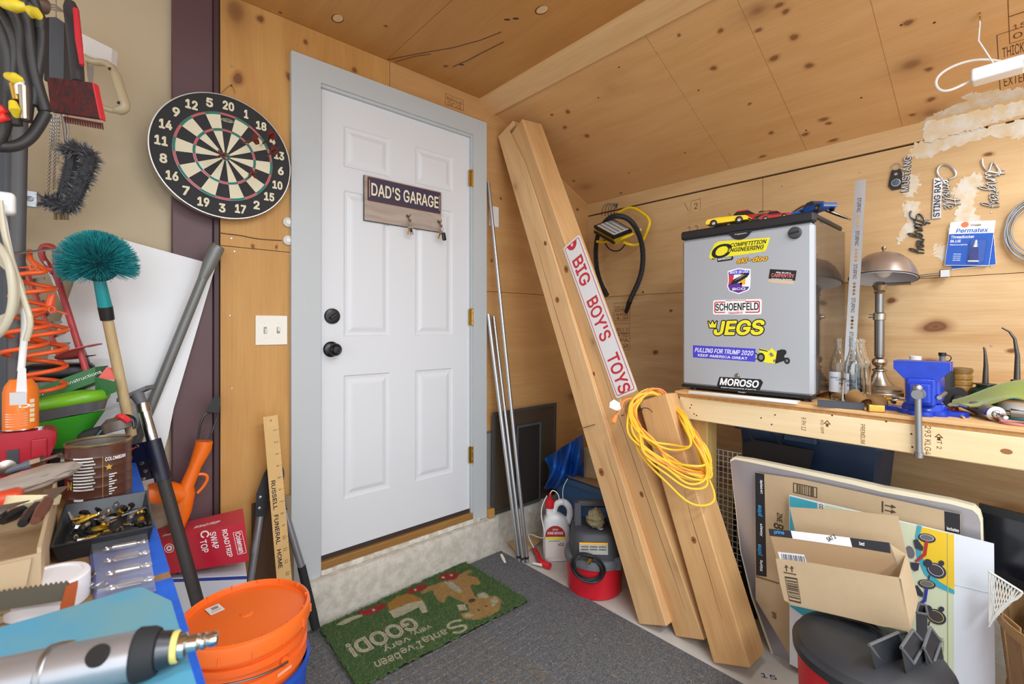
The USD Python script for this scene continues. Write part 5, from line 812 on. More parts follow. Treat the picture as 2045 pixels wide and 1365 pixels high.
tp_ = on_z(1165, 1068, .0); tote('storage_tote', 'open steel blue storage tote in the corner behind the leaning timbers', (2.13, 1.62, .0), .44, .34, .40, TOT, mat('tote_rim_blue', (52, 84, 118), .5), 86)
cb = Thing('cardboard_box', 'brown cardboard box on top of the blue tote behind the timbers', 'box', (2.22, 1.60, .405), rot((0, 0, 1), 18)); cb.part('carton', box((0, 0, .08), (.30, .26, .16), .003), CARD); cb.part('tape', box((0, 0, .1605), (.302, .05, .001)), mat('parcel_tape', (196, 158, 112), .3)); cb.part('lettering', xf(text('FRAGILE', .022, .11, depth=.0005), cols((0, -1, 0), (0, 0, 1), (-1, 0, 0)), (-.1503, .0, .08)), INK)
one('tote_lid_board', b2((1.98, 1.40, .398), (2.32, 1.80, .4045)), CARD, 'cardboard sheet bridging the blue tote rim under the box', 'cardboard sheet')
# weed killer jug
jp = A([1.862, 1.72, 0]); jg = Thing('sprayer_jug', 'white weed killer jug with red cap and red label on the concrete floor', 'jug', jp, rot((0, 0, 1), -42))
def loft(secs, n=40, sup=3.0):
    V = []; F = []; ang = np.arange(n) / n * 2 * PI; c, s = np.cos(ang), np.sin(ang); X = np.sign(c) * np.abs(c) ** (2 / sup); Y = np.sign(s) * np.abs(s) ** (2 / sup)
    for (cx, cy, z, rx, ry) in secs: V += list(zip(cx + rx * X, cy + ry * Y, [z] * n))
    for i in range(len(secs) - 1):
        for j in range(n): a, b = i * n + j, i * n + (j + 1) % n; F += [[a, b, b + n], [a, b + n, a + n]]
    for base, zz, flip in ((0, secs[0], 1), ((len(secs) - 1) * n, secs[-1], 0)):
        k = len(V); V.append((zz[0], zz[1], zz[2]))
        for j in range(n): q = (j + 1) % n; F.append([k, base + q, base + j] if flip else [k, base + j, base + q])
    return tm(V, F)
JW = mat('jug_white', (226, 228, 230), .35)
jg.part('bottle', loft([(0, 0, 0, .066, .044), (0, 0, .006, .072, .05), (0, 0, .10, .073, .051), (0, 0, .17, .072, .05), (-.006, 0, .215, .062, .045), (-.014, 0, .235, .04, .036), (-.03, 0, .25, .024, .022)]), JW, smooth=50)
jg.part('grip', tube(spline([(-.012, 0, .24), (.0, 0, .285), (.035, 0, .30), (.072, 0, .262), (.07, 0, .215), (.058, 0, .18)], 24), .0175, 14), JW, smooth=60)
jg.part('neck', lathe([(.022, .24), (.022, .275), (.016, .28)], 24, at=(-.034, 0, 0)), JW); c = jg.part('cap', cat(lathe([(.025, .27), (.025, .305), (.018, .312), (.008, .318), (.008, .34), (.005, .345), (0, .345)], 24, at=(-.034, 0, 0))), mat('jug_red', (206, 30, 40), .35))
jg.part('tube', tube(spline([(-.034, 0, .34), (-.02, -.004, .362), (.004, -.01, .35), (.014, -.012, .31)], 18), .003, 8), WHITE)
lf = cols((1, 0, 0), (0, 0, 1), (0, -1, 0)); LR = mat('label_red', (172, 44, 44), .45)
lm = ext(unary_union([Point(-.01, .09).buffer(.052).intersection(sbox(-.07, .09, .06, .2)), sbox(-.062, .085, .042, .092)]), .0006); k = jg.part('label', xf(lm, lf, (0, -.0515, .05)), LR); jg.part('lettering', xf(cat(text('ORTHO', .009, .03, (-.01, .122), .0005), text('HOME DEFENSE', .014, .084, (-.01, .104), .0005)), lf, (0, -.0522, .05)), SW, under=k); jg.part('label', xf(ext(sbox(-.062, -.03, .045, .08), .0004), lf, (0, -.0513, .05)), mat('label_paper', (222, 214, 208), .5)); jg.part('label_band', xf(ext(sbox(-.06, .07, .04, .082), .0006), lf, (0, -.0517, .05)), SY); jg.part('small_print', xf(cat(text('KILLS INSECTS', .005, .06, (-.015, .062), .0004), text('x12', .016, .03, (.02, .045), .0004)), lf, (0, -.0518, .05)), INK)
p = on_z(1085, 1128, .0); wd = Thing('spray_wand', 'red trigger spray wand lying on the floor before the white jug', 'spray wand', p + A([0, 0, .016])); RD = mat('jug_red', (206, 30, 40), .35); q0, q1, q2 = on_z(1068, 1097, .02), on_z(1082, 1122, .02), on_z(1098, 1130, .02)
wd.wpart('grip', tube(spline([q0, (q0 + q1) / 2, q1, q2], 18), [.013] * 6 + [.015] * 6 + [.017] * 6, 12), RD); wd.wpart('nozzle', cone(q1 - A([.02, .02, 0]), on_z(1064, 1124, .014), .007, .005), WHITE); wd.wpart('hose', tube(spline([q0, q0 + A([-.0, .05, .06]), jp + A([-.09, .0, .14]), jp + A([-.075, .04, .25]), jp + A([-.03, .04, .33])], 30), .003, 8), WHITE)
# small red shop vac
vx, vy = 1.79, 1.405; sv = Thing('shop_vacuum', 'small red and black shop vacuum on the floor behind the leaning timbers', 'vacuum', (vx, vy, 0), rot((0, 0, 1), -44)); VR = mat('vac_red', (206, 30, 44), .35); VK = mat('vac_charcoal', (62, 64, 70), .55); VG = mat('vac_grey', (104, 108, 114), .5)
sv.part('drum', lathe([(0, 0), (.118, 0), (.126, .008), (.135, .15), (0, .15)], 44), VR); sv.part('rim_band', lathe([(.137, .142), (.143, .145), (.145, .165), (.138, .182), (.1, .184)], 44), VG); sv.part('motor_head', loft([(0, 0, .18, .118, .118), (0, 0, .24, .112, .112), (0, 0, .285, .104, .1), (0, .005, .30, .085, .08)], sup=4.5), VK, smooth=40)
for x in (-.08, .08): sv.part('handle', hull([(x + a, y, z) for a in (-.014, .014) for y, z in ((-.02, .29), (.05, .29), (-.005, .40), (.04, .40))]), VK)
sv.part('handle_bar', box((0, .018, .392), (.17, .045, .03), .01), VK); k = sv.part('warning_label', xf(box((-.02, 0, .0), (.13, .052, .001)), cols((1, 0, 0), (0, .1, 1), (0, -1, .1)), (0, -.1135, .235)), mat('label_grey', (176, 176, 170), .5)); sv.part('label_stripe', xf(box((-.02, .022, .0008), (.13, .008, .001)), cols((1, 0, 0), (0, .1, 1), (0, -1, .1)), (0, -.1135, .235)), SO, under=k); sv.part('small_print', xf(cat(*[text('WARNING', .007, .034, (-.06 + .04 * j, .008 - .012 * r_), .0004, z=.001) for j in range(3) for r_ in range(2)]), cols((1, 0, 0), (0, .1, 1), (0, -1, .1)), (0, -.1135, .235)), INK, under=k)
sv.part('latch', box((.09, -.1, .165), (.04, .03, .06), .006), VG); sv.part('power_switch', lathe([(.014, .296), (.014, .302), (0, .303)], 20, at=(.02, -.05, 0)), WHITE)
for i in range(7): sv.part('power_cord', tube([(-.05 + (.058 + .003 * i) * math.cos(a), -.150 - .004 * (i % 3) - .006 * math.sin(a * 2 + i), .155 + (.05 + .002 * i) * math.sin(a) - .25 * (-.05 + .06 * math.cos(a))) for a in np.arange(40) / 40 * 2 * PI], .0042, 8, closed=True), BLACK)
sv.part('plug', cone((-.05, -.155, .19), (-.035, -.16, .215), .010, .008), BRASS)
one('rag', xf(blob((0, 0, 0), (.05, .04, .042), 4, .35, 3, 3), rot((0, 0, 1), 30), A([vx - .03, vy - .03, .345])), mat('olive_grey_rag', (128, 116, 86), .95, bump=.3, bs=250), 'olive grey rag stuffed in the handle of the small red vacuum', 'rag')
one('wood_scrap', hull([on_z(u, v, z) for u, v in ((1012, 1082), (1073, 1062), (1078, 1082), (1040, 1110)) for z in (.001, .02)]), PLY_R, 'pale wood offcut on the floor behind the pole feet', 'wood scrap')
one('nylon_line', tube(spline([dep(u, v, 2.5) for u, v in ((1127, 1010), (1126, 970), (1134, 955))], 14), .002, 6), WHITE, 'white plastic line rising behind the white jug', 'line')
# ---- work light with vacuum hose on the right wall
wl = Thing('work_light', 'yellow framed flood work light hung high in the corner of the right wall', 'work light', on_x(1240, 470, 2.50)); YP = mat('yellow_steel_tube', (236, 204, 30), .35); X_ = 2.46
def Wp(u, v, x=X_): return on_x(u, v, x)
wl.wpart('frame', tube(spline([Wp(1236, 424), Wp(1256, 415), Wp(1284, 426), Wp(1297, 442), Wp(1292, 462), Wp(1280, 484), Wp(1262, 489, 2.40), Wp(1246, 484, 2.38)], 40), .009, 10), YP); wl.wpart('frame', tube(spline([Wp(1192, 482, 2.34), Wp(1218, 482, 2.33), Wp(1262, 468, 2.36), Wp(1280, 458, 2.4)], 24), .008, 10), YP)
fp = [Wp(u, v, x) for u, v, x in ((1186, 452, 2.30), (1224, 438, 2.40), (1262, 460, 2.36), (1226, 474, 2.26))]; nn = np.cross(fp[1] - fp[0], fp[3] - fp[0]); nn /= np.linalg.norm(nn); nn *= -np.sign(nn @ FW)
cc = sum(fp) / 4; fr_ = [cc + (p - cc) * 1.0 for p in fp]; inn_ = [cc + (p - cc) * .84 for p in fp]
wl.wpart('lamp_rim', hull([p + nn * h for p in fr_ for h in (-.012, .006)]), BLACK); gl = wl.wpart('lens', hull([p + nn * h for p in inn_ for h in (.002, .009)]), mat('frosted_reflector', (214, 214, 212), .35))
for k in range(4): f = (k + .5) / 4; wl.wpart('guard_wire', tube([inn_[0] * (1 - f) + inn_[1] * f + nn * .016, inn_[3] * (1 - f) + inn_[2] * f + nn * .016], .0016, 6), SATIN_BLACK)
wl.wpart('lamp_housing', hull([p - nn * .014 for p in fr_] + [cc + (p - cc) * .55 - nn * .08 for p in fp]), YP); wl.wpart('lower_rim', hull([p + A([0, 0, -.022]) for p in (fp[0], fp[3])] + [p + A([0, 0, -.040]) for p in (fp[0], fp[3])] + [fp[0] + A([.02, 0, -.03]), fp[3] + A([.02, 0, -.03])]), BLACK)
cg = Wp(1218, 425, 2.44)
for k in range(5): wl.wpart('guard_wire', tube(spline([cg + RT * (-.05 + .02 * k) + A([0, 0, -.02]), cg + RT * (-.035 + .018 * k) + A([0, 0, .045]), cg + RT * (.0 + .012 * k) + A([0, 0, .06]), cg + RT * (.04) + A([0, 0, .03])], 16), .0022, 6), SATIN_BLACK)
wl.wpart('cord', tube(spline([Wp(1206, 478, 2.33), Wp(1216, 496, 2.36), Wp(1236, 500, 2.38), Wp(1248, 488, 2.38)], 18), .004, 8), BLACK)
hp = spline([Wp(1212, 590, 2.45), Wp(1198, 560, 2.45), Wp(1190, 515, 2.44), Wp(1194, 470, 2.43), Wp(1212, 440, 2.38), Wp(1232, 431, 2.34), Wp(1254, 437, 2.34), Wp(1276, 468, 2.36), Wp(1284, 510, 2.40), Wp(1276, 560, 2.44), Wp(1258, 600, 2.46), Wp(1250, 624, 2.47)], 260)
hs_ = Thing('vacuum_hose', 'black ribbed vacuum hose looped over the yellow work light', 'hose', hp[0]); hs_.wpart('hose', tube(hp[8:-14], [.0145 + .0018 * math.cos(i * PI) for i in range(238)], 14), mat('hose_black', (38, 40, 44), .5), smooth=False); hs_.wpart('cuff', cone(hp[0], hp[9], .0165, n=20), BLACK); hs_.wpart('cuff', cone(hp[-15], hp[-1], .016, .011, n=20), BLACK)
# ---- dartboard, darts, switch, round fittings
DBY = 1.995; db_c = on_y(450, 313, DBY); DR = .2255
bd = Thing('dartboard', 'black and cream dartboard with numbers hung across the maroon post', 'dartboard', (db_c[0], DBY + .038, db_c[2]), YW); T_ = .038
CRM = mat('dartboard_cream', (222, 214, 186), .8); DBK = mat('dartboard_black', (40, 40, 42), .75); DRED = mat('dartboard_red', (198, 92, 100), .7); DGR = mat('dartboard_green', (24, 124, 108), .7)
bd.part('disc', lathe([(0, 0), (DR - .003, 0), (DR, .004), (DR, T_ - .002), (DR - .003, T_), (0, T_)], 96), DBK); bd.part('steel_band', lathe([(DR, .002), (DR + .0018, .002), (DR + .0018, T_ + .0012), (DR - .002, T_ + .0012)], 96), mat('band_steel', (170, 166, 160), .35, .9))
def sector(r0, r1, a0, a1, n=6): A0 = np.linspace(a0, a1, n); return Polygon([(r1 * math.sin(a), r1 * math.cos(a)) for a in A0] + [(r0 * math.sin(a), r0 * math.cos(a)) for a in A0[::-1]])
rd, rdi, rt, rti, rb, rbi = .160, .152, .101, .093, .0150, .0068; tilt = math.radians(3)
order = [20, 1, 18, 4, 13, 6, 10, 15, 2, 17, 3, 19, 7, 16, 8, 11, 14, 9, 12, 5]
for i, nmb in enumerate(order):
    a0, a1 = tilt + (i - .5) * PI / 10, tilt + (i + .5) * PI / 10; dark = i % 2 == 0
    if not dark: bd.part('bed', ext(sector(rb, rdi, a0, a1), .0008, T_), CRM)
    for r0, r1, nm in ((rdi, rd, 'double_bed'), (rti, rt, 'treble_bed')): bd.part(nm, ext(sector(r0, r1, a0, a1, 8), .0013, T_), DRED if dark else DGR)
    c = (.191 * math.sin(tilt + i * PI / 10), .191 * math.cos(tilt + i * PI / 10)); bd.part('number', text(str(nmb), .031, (.0195 if nmb < 10 else .035) * (.65 if nmb == 1 else 1), c, .0010, True, z=T_, grow=.0011), CRM)
bd.part('outer_bull', ext(Point(0, 0).buffer(rb).difference(Point(0, 0).buffer(rbi)), .0015, T_), DGR); bd.part('bullseye', ext(Point(0, 0).buffer(rbi), .002, T_), DRED)
WIRE = mat('dartboard_wire', (176, 176, 176), .35, .8)
for r_ in (rd, rdi, rt, rti, rb, rbi): bd.part('ring_wire', tube([(r_ * math.cos(a), r_ * math.sin(a), T_ + .0018) for a in np.arange(80) / 80 * 2 * PI], .0007, 5, closed=True), WIRE)
bd.part('brand_oval', ext(affinity.scale(Point(0.007, .136).buffer(.02, quad_segs=10), 1, .32).difference(affinity.scale(Point(0.007, .136).buffer(.0188, quad_segs=10), 1, .28)), .0006, T_), CRM); bd.part('lettering', text('Harrows', .007, .028, (.007, .136), .0006, False, .2, z=T_), CRM)
hy = DW - .004; nail = on_y(461, 172, DW); one('hanging_nail', lathe([(0, .012), (.003, .0118), (.0032, .0108), (.0012, .0105), (.0012, 0)], 10, axis=(0, -1, 0), at=nail), DARKSTEEL, 'nail in the plywood above the dartboard', 'nail')
one('hanging_wire', tube(spline([on_y(436, 190, 2.035), on_y(450, 178, 2.036), nail + A([0, -.005, 0]), on_y(470, 186, 2.036)], 20), .0009, 5), mat('rusty_wire', (120, 92, 56), .6), 'thin wire holding the dartboard from a nail', 'wire')
FLT = mat('dart_flight_red', (128, 40, 36), .5); DBR = mat('dart_barrel', (120, 104, 74), .35, .9)
for (tu, tv), (fu, fv), lab in (((474, 287), (506, 278), 'dart stuck below the number 1 and 18 beds near the treble ring'), ((513, 292), (538, 268), 'dart in the double ring next to the number 4'), ((522, 316), (543, 298), 'dart in the 13 bed beside the right rim'), ((487, 358), (500, 345), 'dart with a broad red flight in the 10 and 15 beds'), ((456, 314), (436, 309), 'dart in the bullseye pointing left'), ):
    tip = on_y(tu + 6, tv, DBY); rf = ray(fu + 6, fv); w_ = CAM - tip; qa, qb, qc = rf @ rf, 2 * rf @ w_, w_ @ w_ - .102 ** 2; disc_ = qb * qb - 4 * qa * qc; sd_ = (-qb - math.sqrt(max(disc_, 0))) / (2 * qa); dd = CAM + rf * sd_ - tip; dd = dd / np.linalg.norm(dd); t = Thing('dart', lab, 'dart', tip); x, y, z = frame_of(dd)
    t.wpart('point', cone(tip, tip + dd * .022, .0008, .0011), STEEL); t.wpart('barrel', tube([tip + dd * s for s in (.022, .026, .045, .062, .066)], [.0018, .0034, .0036, .0034, .002], 12), DBR); t.wpart('shaft', cone(tip + dd * .064, tip + dd * .086, .0019), BLACK)
    for k in range(4): u_ = x * math.cos(k * PI / 2 + .5) + y * math.sin(k * PI / 2 + .5); nn_ = np.cross(u_, dd); t.wpart('flight', hull([tip + dd * a + u_ * b + nn_ * h for a, b in ((.076, .001), (.086, .017), (.108, .018), (.114, .006), (.112, .001)) for h in (-.0004, .0004)]), FLT)
LSW = mat('switch_ivory', (236, 232, 220), .4); lp = on_y(542, 659, DW); ls = Thing('light_switch', 'ivory two gang light switch plate left of the door casing', 'light switch', lp, YW); ls.part('cover_plate', rbox((0, 0, .003), (.118, .118, .007), .003), LSW)
for s in (-1, 1): k = ls.part('toggle', xf(box((0, 0, .006), (.008, .018, .014), .002), rot((1, 0, 0), -25 * s), (s * .024, 0, .006)), WHITE); ls.part('toggle_slot', ext(rrect(.0115, .026, .001, s * .024, 0), .0008, .0062), mat('slot_shade', (150, 146, 138), .6), under=k); ls.part('screw', cat(*[lathe([(.003, .0066), (.002, .0076), (0, .0078)], 10, at=(s * .024, yy, 0)) for yy in (.03, -.03)]), LSW)
for i, (u, v, lab) in enumerate(((574, 444, 'upper round white button fitting between dartboard and door casing'), (574, 480, 'lower round white button fitting at the end of the brown wire'))):
    p = on_y(u, v, DW); t = Thing('round_button', lab, 'push button', p, YW); t.part('body', lathe([(0, .014), (.010, .015), (.0125, .013), (.0145, .014), (.019, .012), (.02, .006), (.0195, 0)], 32), mat('aged_white_plastic', (214, 210, 200), .45)); t.part('button', xf(lathe([(.0095, .014), (.009, .017), (0, .0178)], 24)), WHITE); t.part('screw', cat(*[lathe([(.0022, .0145), (0, .0152)], 8, at=(s * .0155, 0, -.0015)) for s in (-1, 1)]), BRASS)
one('bell_wire', tube(spline([on_y(u, v, DW - .002) for u, v in ((441, 465), (455, 467), (480, 470), (505, 475), (530, 478), (562, 480))], 40), .0018, 6), mat('brown_wire', (92, 66, 44), .6), 'brown bell wire running across the plywood to the lower button', 'wire')
# ================================================================ under and before the workbench
def sheet(t, name, uvs, P0, n, th, m, **k):
    """flat board: outline laid on its own leaning plane, th metres thick away from the viewer"""
    q = [on_p(u, v, P0, n) for u, v in uvs]; c = sum(q) / len(q); z = A(n, float) / np.linalg.norm(n); z = z if z @ (CAM - c) > 0 else -z
    x = np.cross([0, 0, 1.], z); x /= np.linalg.norm(x); y = np.cross(z, x); R = cols(x, y, z); pl = Polygon([((p - c) @ x, (p - c) @ y) for p in q]).buffer(0)
    return t.wpart(name, xf(ext(pl, th, -th), R, c), m, smooth=False, **k)
def plane(x, z, tilt): return (A([x, .4, z]), A([-1., 0, tilt]))     # tilt > 0: the top leans away to the wall
def flat(t, name, uvs, pl, off, m, **k): P0, n = pl; n_ = n / np.linalg.norm(n); return sheet(t, name, uvs, P0 + n_ * off, n_, .0005, m, **k)
def ftext(t, name, s, a, b, h, pl, off, m, under=None, up=None, bold=True):
    P0, n = pl; z = n / np.linalg.norm(n); pa, pb = on_p(*a, P0 + z * off, z), on_p(*b, P0 + z * off, z); x = pb - pa; L = np.linalg.norm(x); x /= L; y = np.cross(z, x)
    return t.wpart(name, xf(text(s, h, L, depth=.0004, bold=bold), cols(x, y, z), (pa + pb) / 2), m, smooth=False, under=under)
FOIL = mat('foil_face', (178, 176, 182), .32, .55, bump=.15, bs=14); FOAM = mat('foam_core', (236, 226, 196), .9); TAPEK = mat('black_packing_tape', (34, 36, 42), .4); TEAL = mat('teal_carton_print', (64, 166, 186), .5); PALE = mat('pale_green_print', (208, 216, 184), .5); CYEL = mat('carton_yellow', (234, 196, 48), .5); CWH = mat('carton_white', (222, 228, 236), .5); SKY = mat('tape_cyan_print', (60, 164, 226), .5); CINK = mat('carton_ink', (74, 60, 46), .8)
# insulation board
pf = plane(1.905, .72, -.03); ib = Thing('insulation_board', 'silver faced foam insulation board propped under the workbench edge behind the cartons', 'insulation board', (1.93, .45, .02))
ol = ((1458, 918), (1466, 912), (1500, 917), (1700, 958), (1760, 972), (1900, 998), (1945, 1010), (1957, 1022), (1962, 1040), (1968, 1300), (1760, 1420), (1560, 1360), (1500, 1192), (1478, 1100))
sheet(ib, 'foam_core', ol, pf[0] - pf[1] * .0, pf[1], .028, FOAM); inn = ((1459, 921), (1468, 917), (1500, 923), (1702, 967), (1762, 982), (1898, 1006), (1942, 1018), (1953, 1028), (1958, 1042), (1964, 1295), (1760, 1415), (1562, 1354), (1503, 1190), (1480, 1100)); flat(ib, 'foil_face', inn, pf, .001, FOIL)
# large carton with black tape
p1 = plane(1.885, .70, -.025); c1 = Thing('carton_sheet', 'large flattened brown carton with a black printed tape strip on its left edge', 'cardboard', (1.89, .5, .02))
sheet(c1, 'panel', ((1508, 943), (1526, 946), (1600, 957), (1918, 1027), (1921, 1200), (1760, 1380), (1640, 1340), (1579, 1312), (1509, 1196)), *p1, .005, CARD)
b = flat(c1, 'tape', ((1508, 943), (1526, 946), (1531, 1151), (1510, 1148)), p1, .0008, TAPEK); ftext(c1, 'lettering', 'prime', (1518, 1030), (1517, 1008), .020, p1, .0016, SKY, b); ftext(c1, 'lettering', 'prime', (1518, 1108), (1517, 1086), .020, p1, .0016, SKY, b); ftext(c1, 'lettering', 'Low everyday', (1521, 985), (1520, 958), .012, p1, .0016, SW, b); ftext(c1, 'lettering', 'Always', (1521, 1070), (1520, 1045), .012, p1, .0016, SW, b); ftext(c1, 'lettering', 'Shipping', (1521, 1140), (1520, 1118), .012, p1, .0016, SW, b)
b = flat(c1, 'tape', ((1886, 1020), (1917, 1026), (1918, 1066), (1887, 1060)), p1, .0008, TAPEK); ftext(c1, 'lettering', 'includes', (1891, 1054), (1915, 1059), .010, p1, .0016, SW, b)
def barcode(t, p, q, pl, n, vert=False):
    (x0, y0), (x1, y1), (x2, y2), (x3, y3) = q
    def at(a, b): return (x0 * (1 - a) * (1 - b) + x1 * a * (1 - b) + x2 * a * b + x3 * (1 - a) * b, y0 * (1 - a) * (1 - b) + y1 * a * (1 - b) + y2 * a * b + y3 * (1 - a) * b)
    o = [at(0, 0), at(1, 0), at(1, .07), at(0, .07)]; k = flat(t, p, o, pl, .001, CINK)
    for q4 in ([at(0, .93), at(1, .93), at(1, 1), at(0, 1)], [at(0, .07), at(.035, .07), at(.035, .93), at(0, .93)], [at(.965, .07), at(1, .07), at(1, .93), at(.965, .93)]): flat(t, p, q4, pl, .001, CINK)
    rr = np.random.RandomState(n); x = .14
    while x < .84:
        w = rr.choice([.02, .035, .055]); q4 = [at(x, .08), at(x + w, .08), at(x + w, .92), at(x, .92)] if not vert else [at(.08, x), at(.92, x), at(.92, x + w), at(.08, x + w)]; flat(t, p, q4, pl, .001, CINK); x += w + rr.choice([.02, .03, .05])
barcode(c1, 'barcode', ((1584, 963), (1632, 973), (1632, 994), (1584, 983)), p1, 1)
def arrow(t, pl, base, tip, w): (a, b), (c, d) = base, tip; dx, dy = c - a, d - b; L = math.hypot(dx, dy); px, py = -dy / L, dx / L; f = .55; flat(t, 'arrow', [(a + px * w * .25, b + py * w * .25), (a + dx * f + px * w * .25, b + dy * f + py * w * .25), (a + dx * f + px * w, b + dy * f + py * w), (c, d), (a + dx * f - px * w, b + dy * f - py * w), (a + dx * f - px * w * .25, b + dy * f - py * w * .25), (a - px * w * .25, b - py * w * .25)], pl, .001, CINK)
arrow(c1, p1, (1767, 1008), (1790, 1013), 4); arrow(c1, p1, (1767, 1018), (1790, 1023), 4); flat(c1, 'arrow', ((1761, 1000), (1764, 1000.5), (1764, 1023), (1761, 1022)), p1, .001, CINK)
ftext(c1, 'lettering', 'ZNE', (1557, 1024), (1557, 1042), .018, p1, .001, CINK, None); ftext(c1, 'lettering', '8', (1555, 1045), (1555, 1056), .034, p1, .001, CINK); ftext(c1, 'lettering', '899', (1546, 1222), (1546, 1234), .016, p1, .001, CINK)
flat(c1, 'crease', ((1510, 1149), (1556, 1163), (1556, 1166), (1510, 1152)), p1, .0008, mat('corrugated_edge', (120, 92, 66), .9))
# printed tricycle carton
p2 = plane(1.862, .66, -.02); c2 = Thing('tricycle_carton', 'flattened printed carton showing red and blue tricycles beside a white panel', 'cardboard', (1.865, .35, .02))
sheet(c2, 'panel', ((1576, 988), (1633, 1002), (1797, 1040), (1905, 1066), (1985, 1086), (1988, 1400), (1760, 1420), (1605, 1340), (1577, 1325)), *p2, .006, CWH)
flat(c2, 'print', ((1577, 990), (1632, 1004), (1632, 1022), (1650, 1100), (1650, 1262), (1578, 1210)), p2, .0008, TEAL); flat(c2, 'print', ((1646, 1007), (1797, 1041), (1904, 1067), (1906, 1365), (1893, 1372), (1800, 1372), (1650, 1100)), p2, .0008, PALE); b = flat(c2, 'label', ((1634, 1003), (1646, 1006), (1646, 1030), (1634, 1026)), p2, .0014, SW); ftext(c2, 'lettering', 'COCO', (1640, 1006), (1640, 1026), .012, p2, .002, INK, b)
flat(c2, 'print', ((1842, 1052), (1905, 1067), (1906, 1180), (1893, 1172), (1875, 1162), (1858, 1146), (1840, 1110), (1834, 1078)), p2, .0016, CYEL); flat(c2, 'print', ((1832, 1048), (1841, 1050), (1834, 1078), (1842, 1112), (1860, 1146), (1878, 1162), (1906, 1178), (1906, 1186), (1872, 1172), (1846, 1146), (1830, 1108), (1828, 1070)), p2, .0022, TEAL)
flat(c2, 'fold_line', ((1892, 1064), (1893.4, 1064.5), (1894.4, 1365), (1893, 1365)), p2, .0026, mat('fold_shade', (190, 186, 140), .6)); flat(c2, 'fold_line', ((1906, 1166), (1985, 1185), (1985, 1186.4), (1906, 1167.4)), p2, .0010, mat('fold_pale', (204, 210, 220), .6))
TIRE = mat('print_tyre', (56, 58, 74), .5); SPK = mat('print_spokes', (112, 106, 116), .5)
def disc(cx, cy, rx, ry, rotd, o, m, n=26, hole=0, b=None):
    q = []
    for k in range(n): a = 2 * PI * k / n; x, y = rx * math.cos(a), ry * math.sin(a); c, s = math.cos(math.radians(rotd)), math.sin(math.radians(rotd)); q.append((cx + c * x - s * y, cy + s * x + c * y))
    return flat(c2, 'print', q, p2, o, m)
for dy, fm_, ac in ((0, mat('trike_red', (178, 52, 58), .5), SW), (92, mat('trike_blue', (52, 60, 150), .5), SY)):
    y = dy
    b = disc(1851, 1074 + y, 18, 9, 12, .0030, TIRE); disc(1851, 1073 + y, 14, 6, 12, .0034, ac); disc(1851, 1073 + y, 13, 5.4, 12, .0038, SPK)
    disc(1870, 1139 + y, 21, 14, 28, .0030, TIRE); disc(1869, 1138 + y, 17, 10.5, 28, .0034, ac); disc(1869, 1138 + y, 16, 9.6, 28, .0038, mat('trike_hub', (70, 64, 72), .5)); disc(1853, 1124 + y, 9, 8, 20, .0042, TIRE)
    flat(c2, 'print', ((1848, 1080 + y), (1854, 1081 + y), (1850, 1108 + y), (1832, 1122 + y), (1826, 1120 + y), (1844, 1104 + y)), p2, .0046, fm_); flat(c2, 'print', ((1824, 1078 + y), (1832, 1076 + y), (1844, 1092 + y), (1842, 1100 + y), (1828, 1094 + y)), p2, .0044, TIRE)
    if dy == 0: flat(c2, 'print', ((1818, 1122), (1836, 1124), (1834, 1138), (1826, 1140), (1820, 1134)), p2, .0044, TIRE); disc(1818, 1102, 8, 13, -20, .0032, SPK)
    disc(1880, 1124 + y, 6, 5.4, 20, .0042, TIRE); flat(c2, 'print', ((1855, 1148 + y), (1858, 1148 + y), (1856, 1157 + y), (1853, 1157 + y)), p2, .0042, TIRE)
ftext(c2, 'lettering', 'THREE WHEELER', (1880, 1345), (1880, 1272), .012, p2, .002, mat('faint_green_print', (150, 162, 130), .6), None, None, False)
# open brown box sitting on the vacuum lid
p3 = plane(1.515, .47, .10); bx = Thing('open_box', 'open brown shipping box with black tape and barcode resting on the large vacuum', 'box', (1.6, .3, .46)); CD2 = mat('box_inner_kraft', (176, 146, 110), .9)
p3b = plane(1.74, .56, .10); p3m = plane(1.66, .52, .25)
sheet(bx, 'flap', ((1577, 1012), (1700, 1020), (1793, 1030), (1812, 1110), (1775, 1100), (1590, 1070)), *p3b, .004, CARD)
k = sheet(bx, 'flap', ((1535, 1055), (1602, 1061), (1776, 1083), (1803, 1153), (1700, 1140), (1552, 1118), (1540, 1075)), *p3m, .004, CD2); flat(bx, 'tape', ((1535, 1055), (1580, 1059), (1583, 1074), (1537, 1069)), p3m, .0008, TAPEK); flat(bx, 'tape', ((1697, 1073), (1776, 1083), (1779, 1104), (1701, 1091)), p3m, .0008, TAPEK); b = flat(bx, 'shipping_label', ((1579, 1059), (1697, 1073), (1702, 1092), (1583, 1075)), p3m, .0012, SW)
ftext(bx, 'lettering', 'SAT 2', (1652, 1077), (1668, 1070), .012, p3m, .0018, INK, b); ftext(bx, 'lettering', 'prime', (1546, 1062), (1566, 1064), .014, p3m, .0018, SKY); ftext(bx, 'lettering', 'bed', (1716, 1084), (1726, 1086), .010, p3m, .0018, SW)
b = flat(bx, 'barcode_label', ((1553, 1101), (1606, 1107), (1612, 1126), (1558, 1118)), p3m, .0010, SW)
for i in range(14): u = 1560 + i * 3.4; w = 1.1 + (i * 7 % 3) * .6; flat(bx, 'barcode', ((u, 1105 + i * .4), (u + w, 1105.2 + i * .4), (u + w + 2, 1117 + i * .45), (u + 2, 1117 + i * .45)), p3m, .0016, mat('grey_blue_ink', (86, 92, 110), .6), under=b)
sheet(bx, 'front_panel', ((1549, 1115), (1620, 1124), (1799, 1155), (1819, 1258), (1760, 1250), (1576, 1203), (1566, 1198), (1558, 1165)), *p3, .005, CARD)
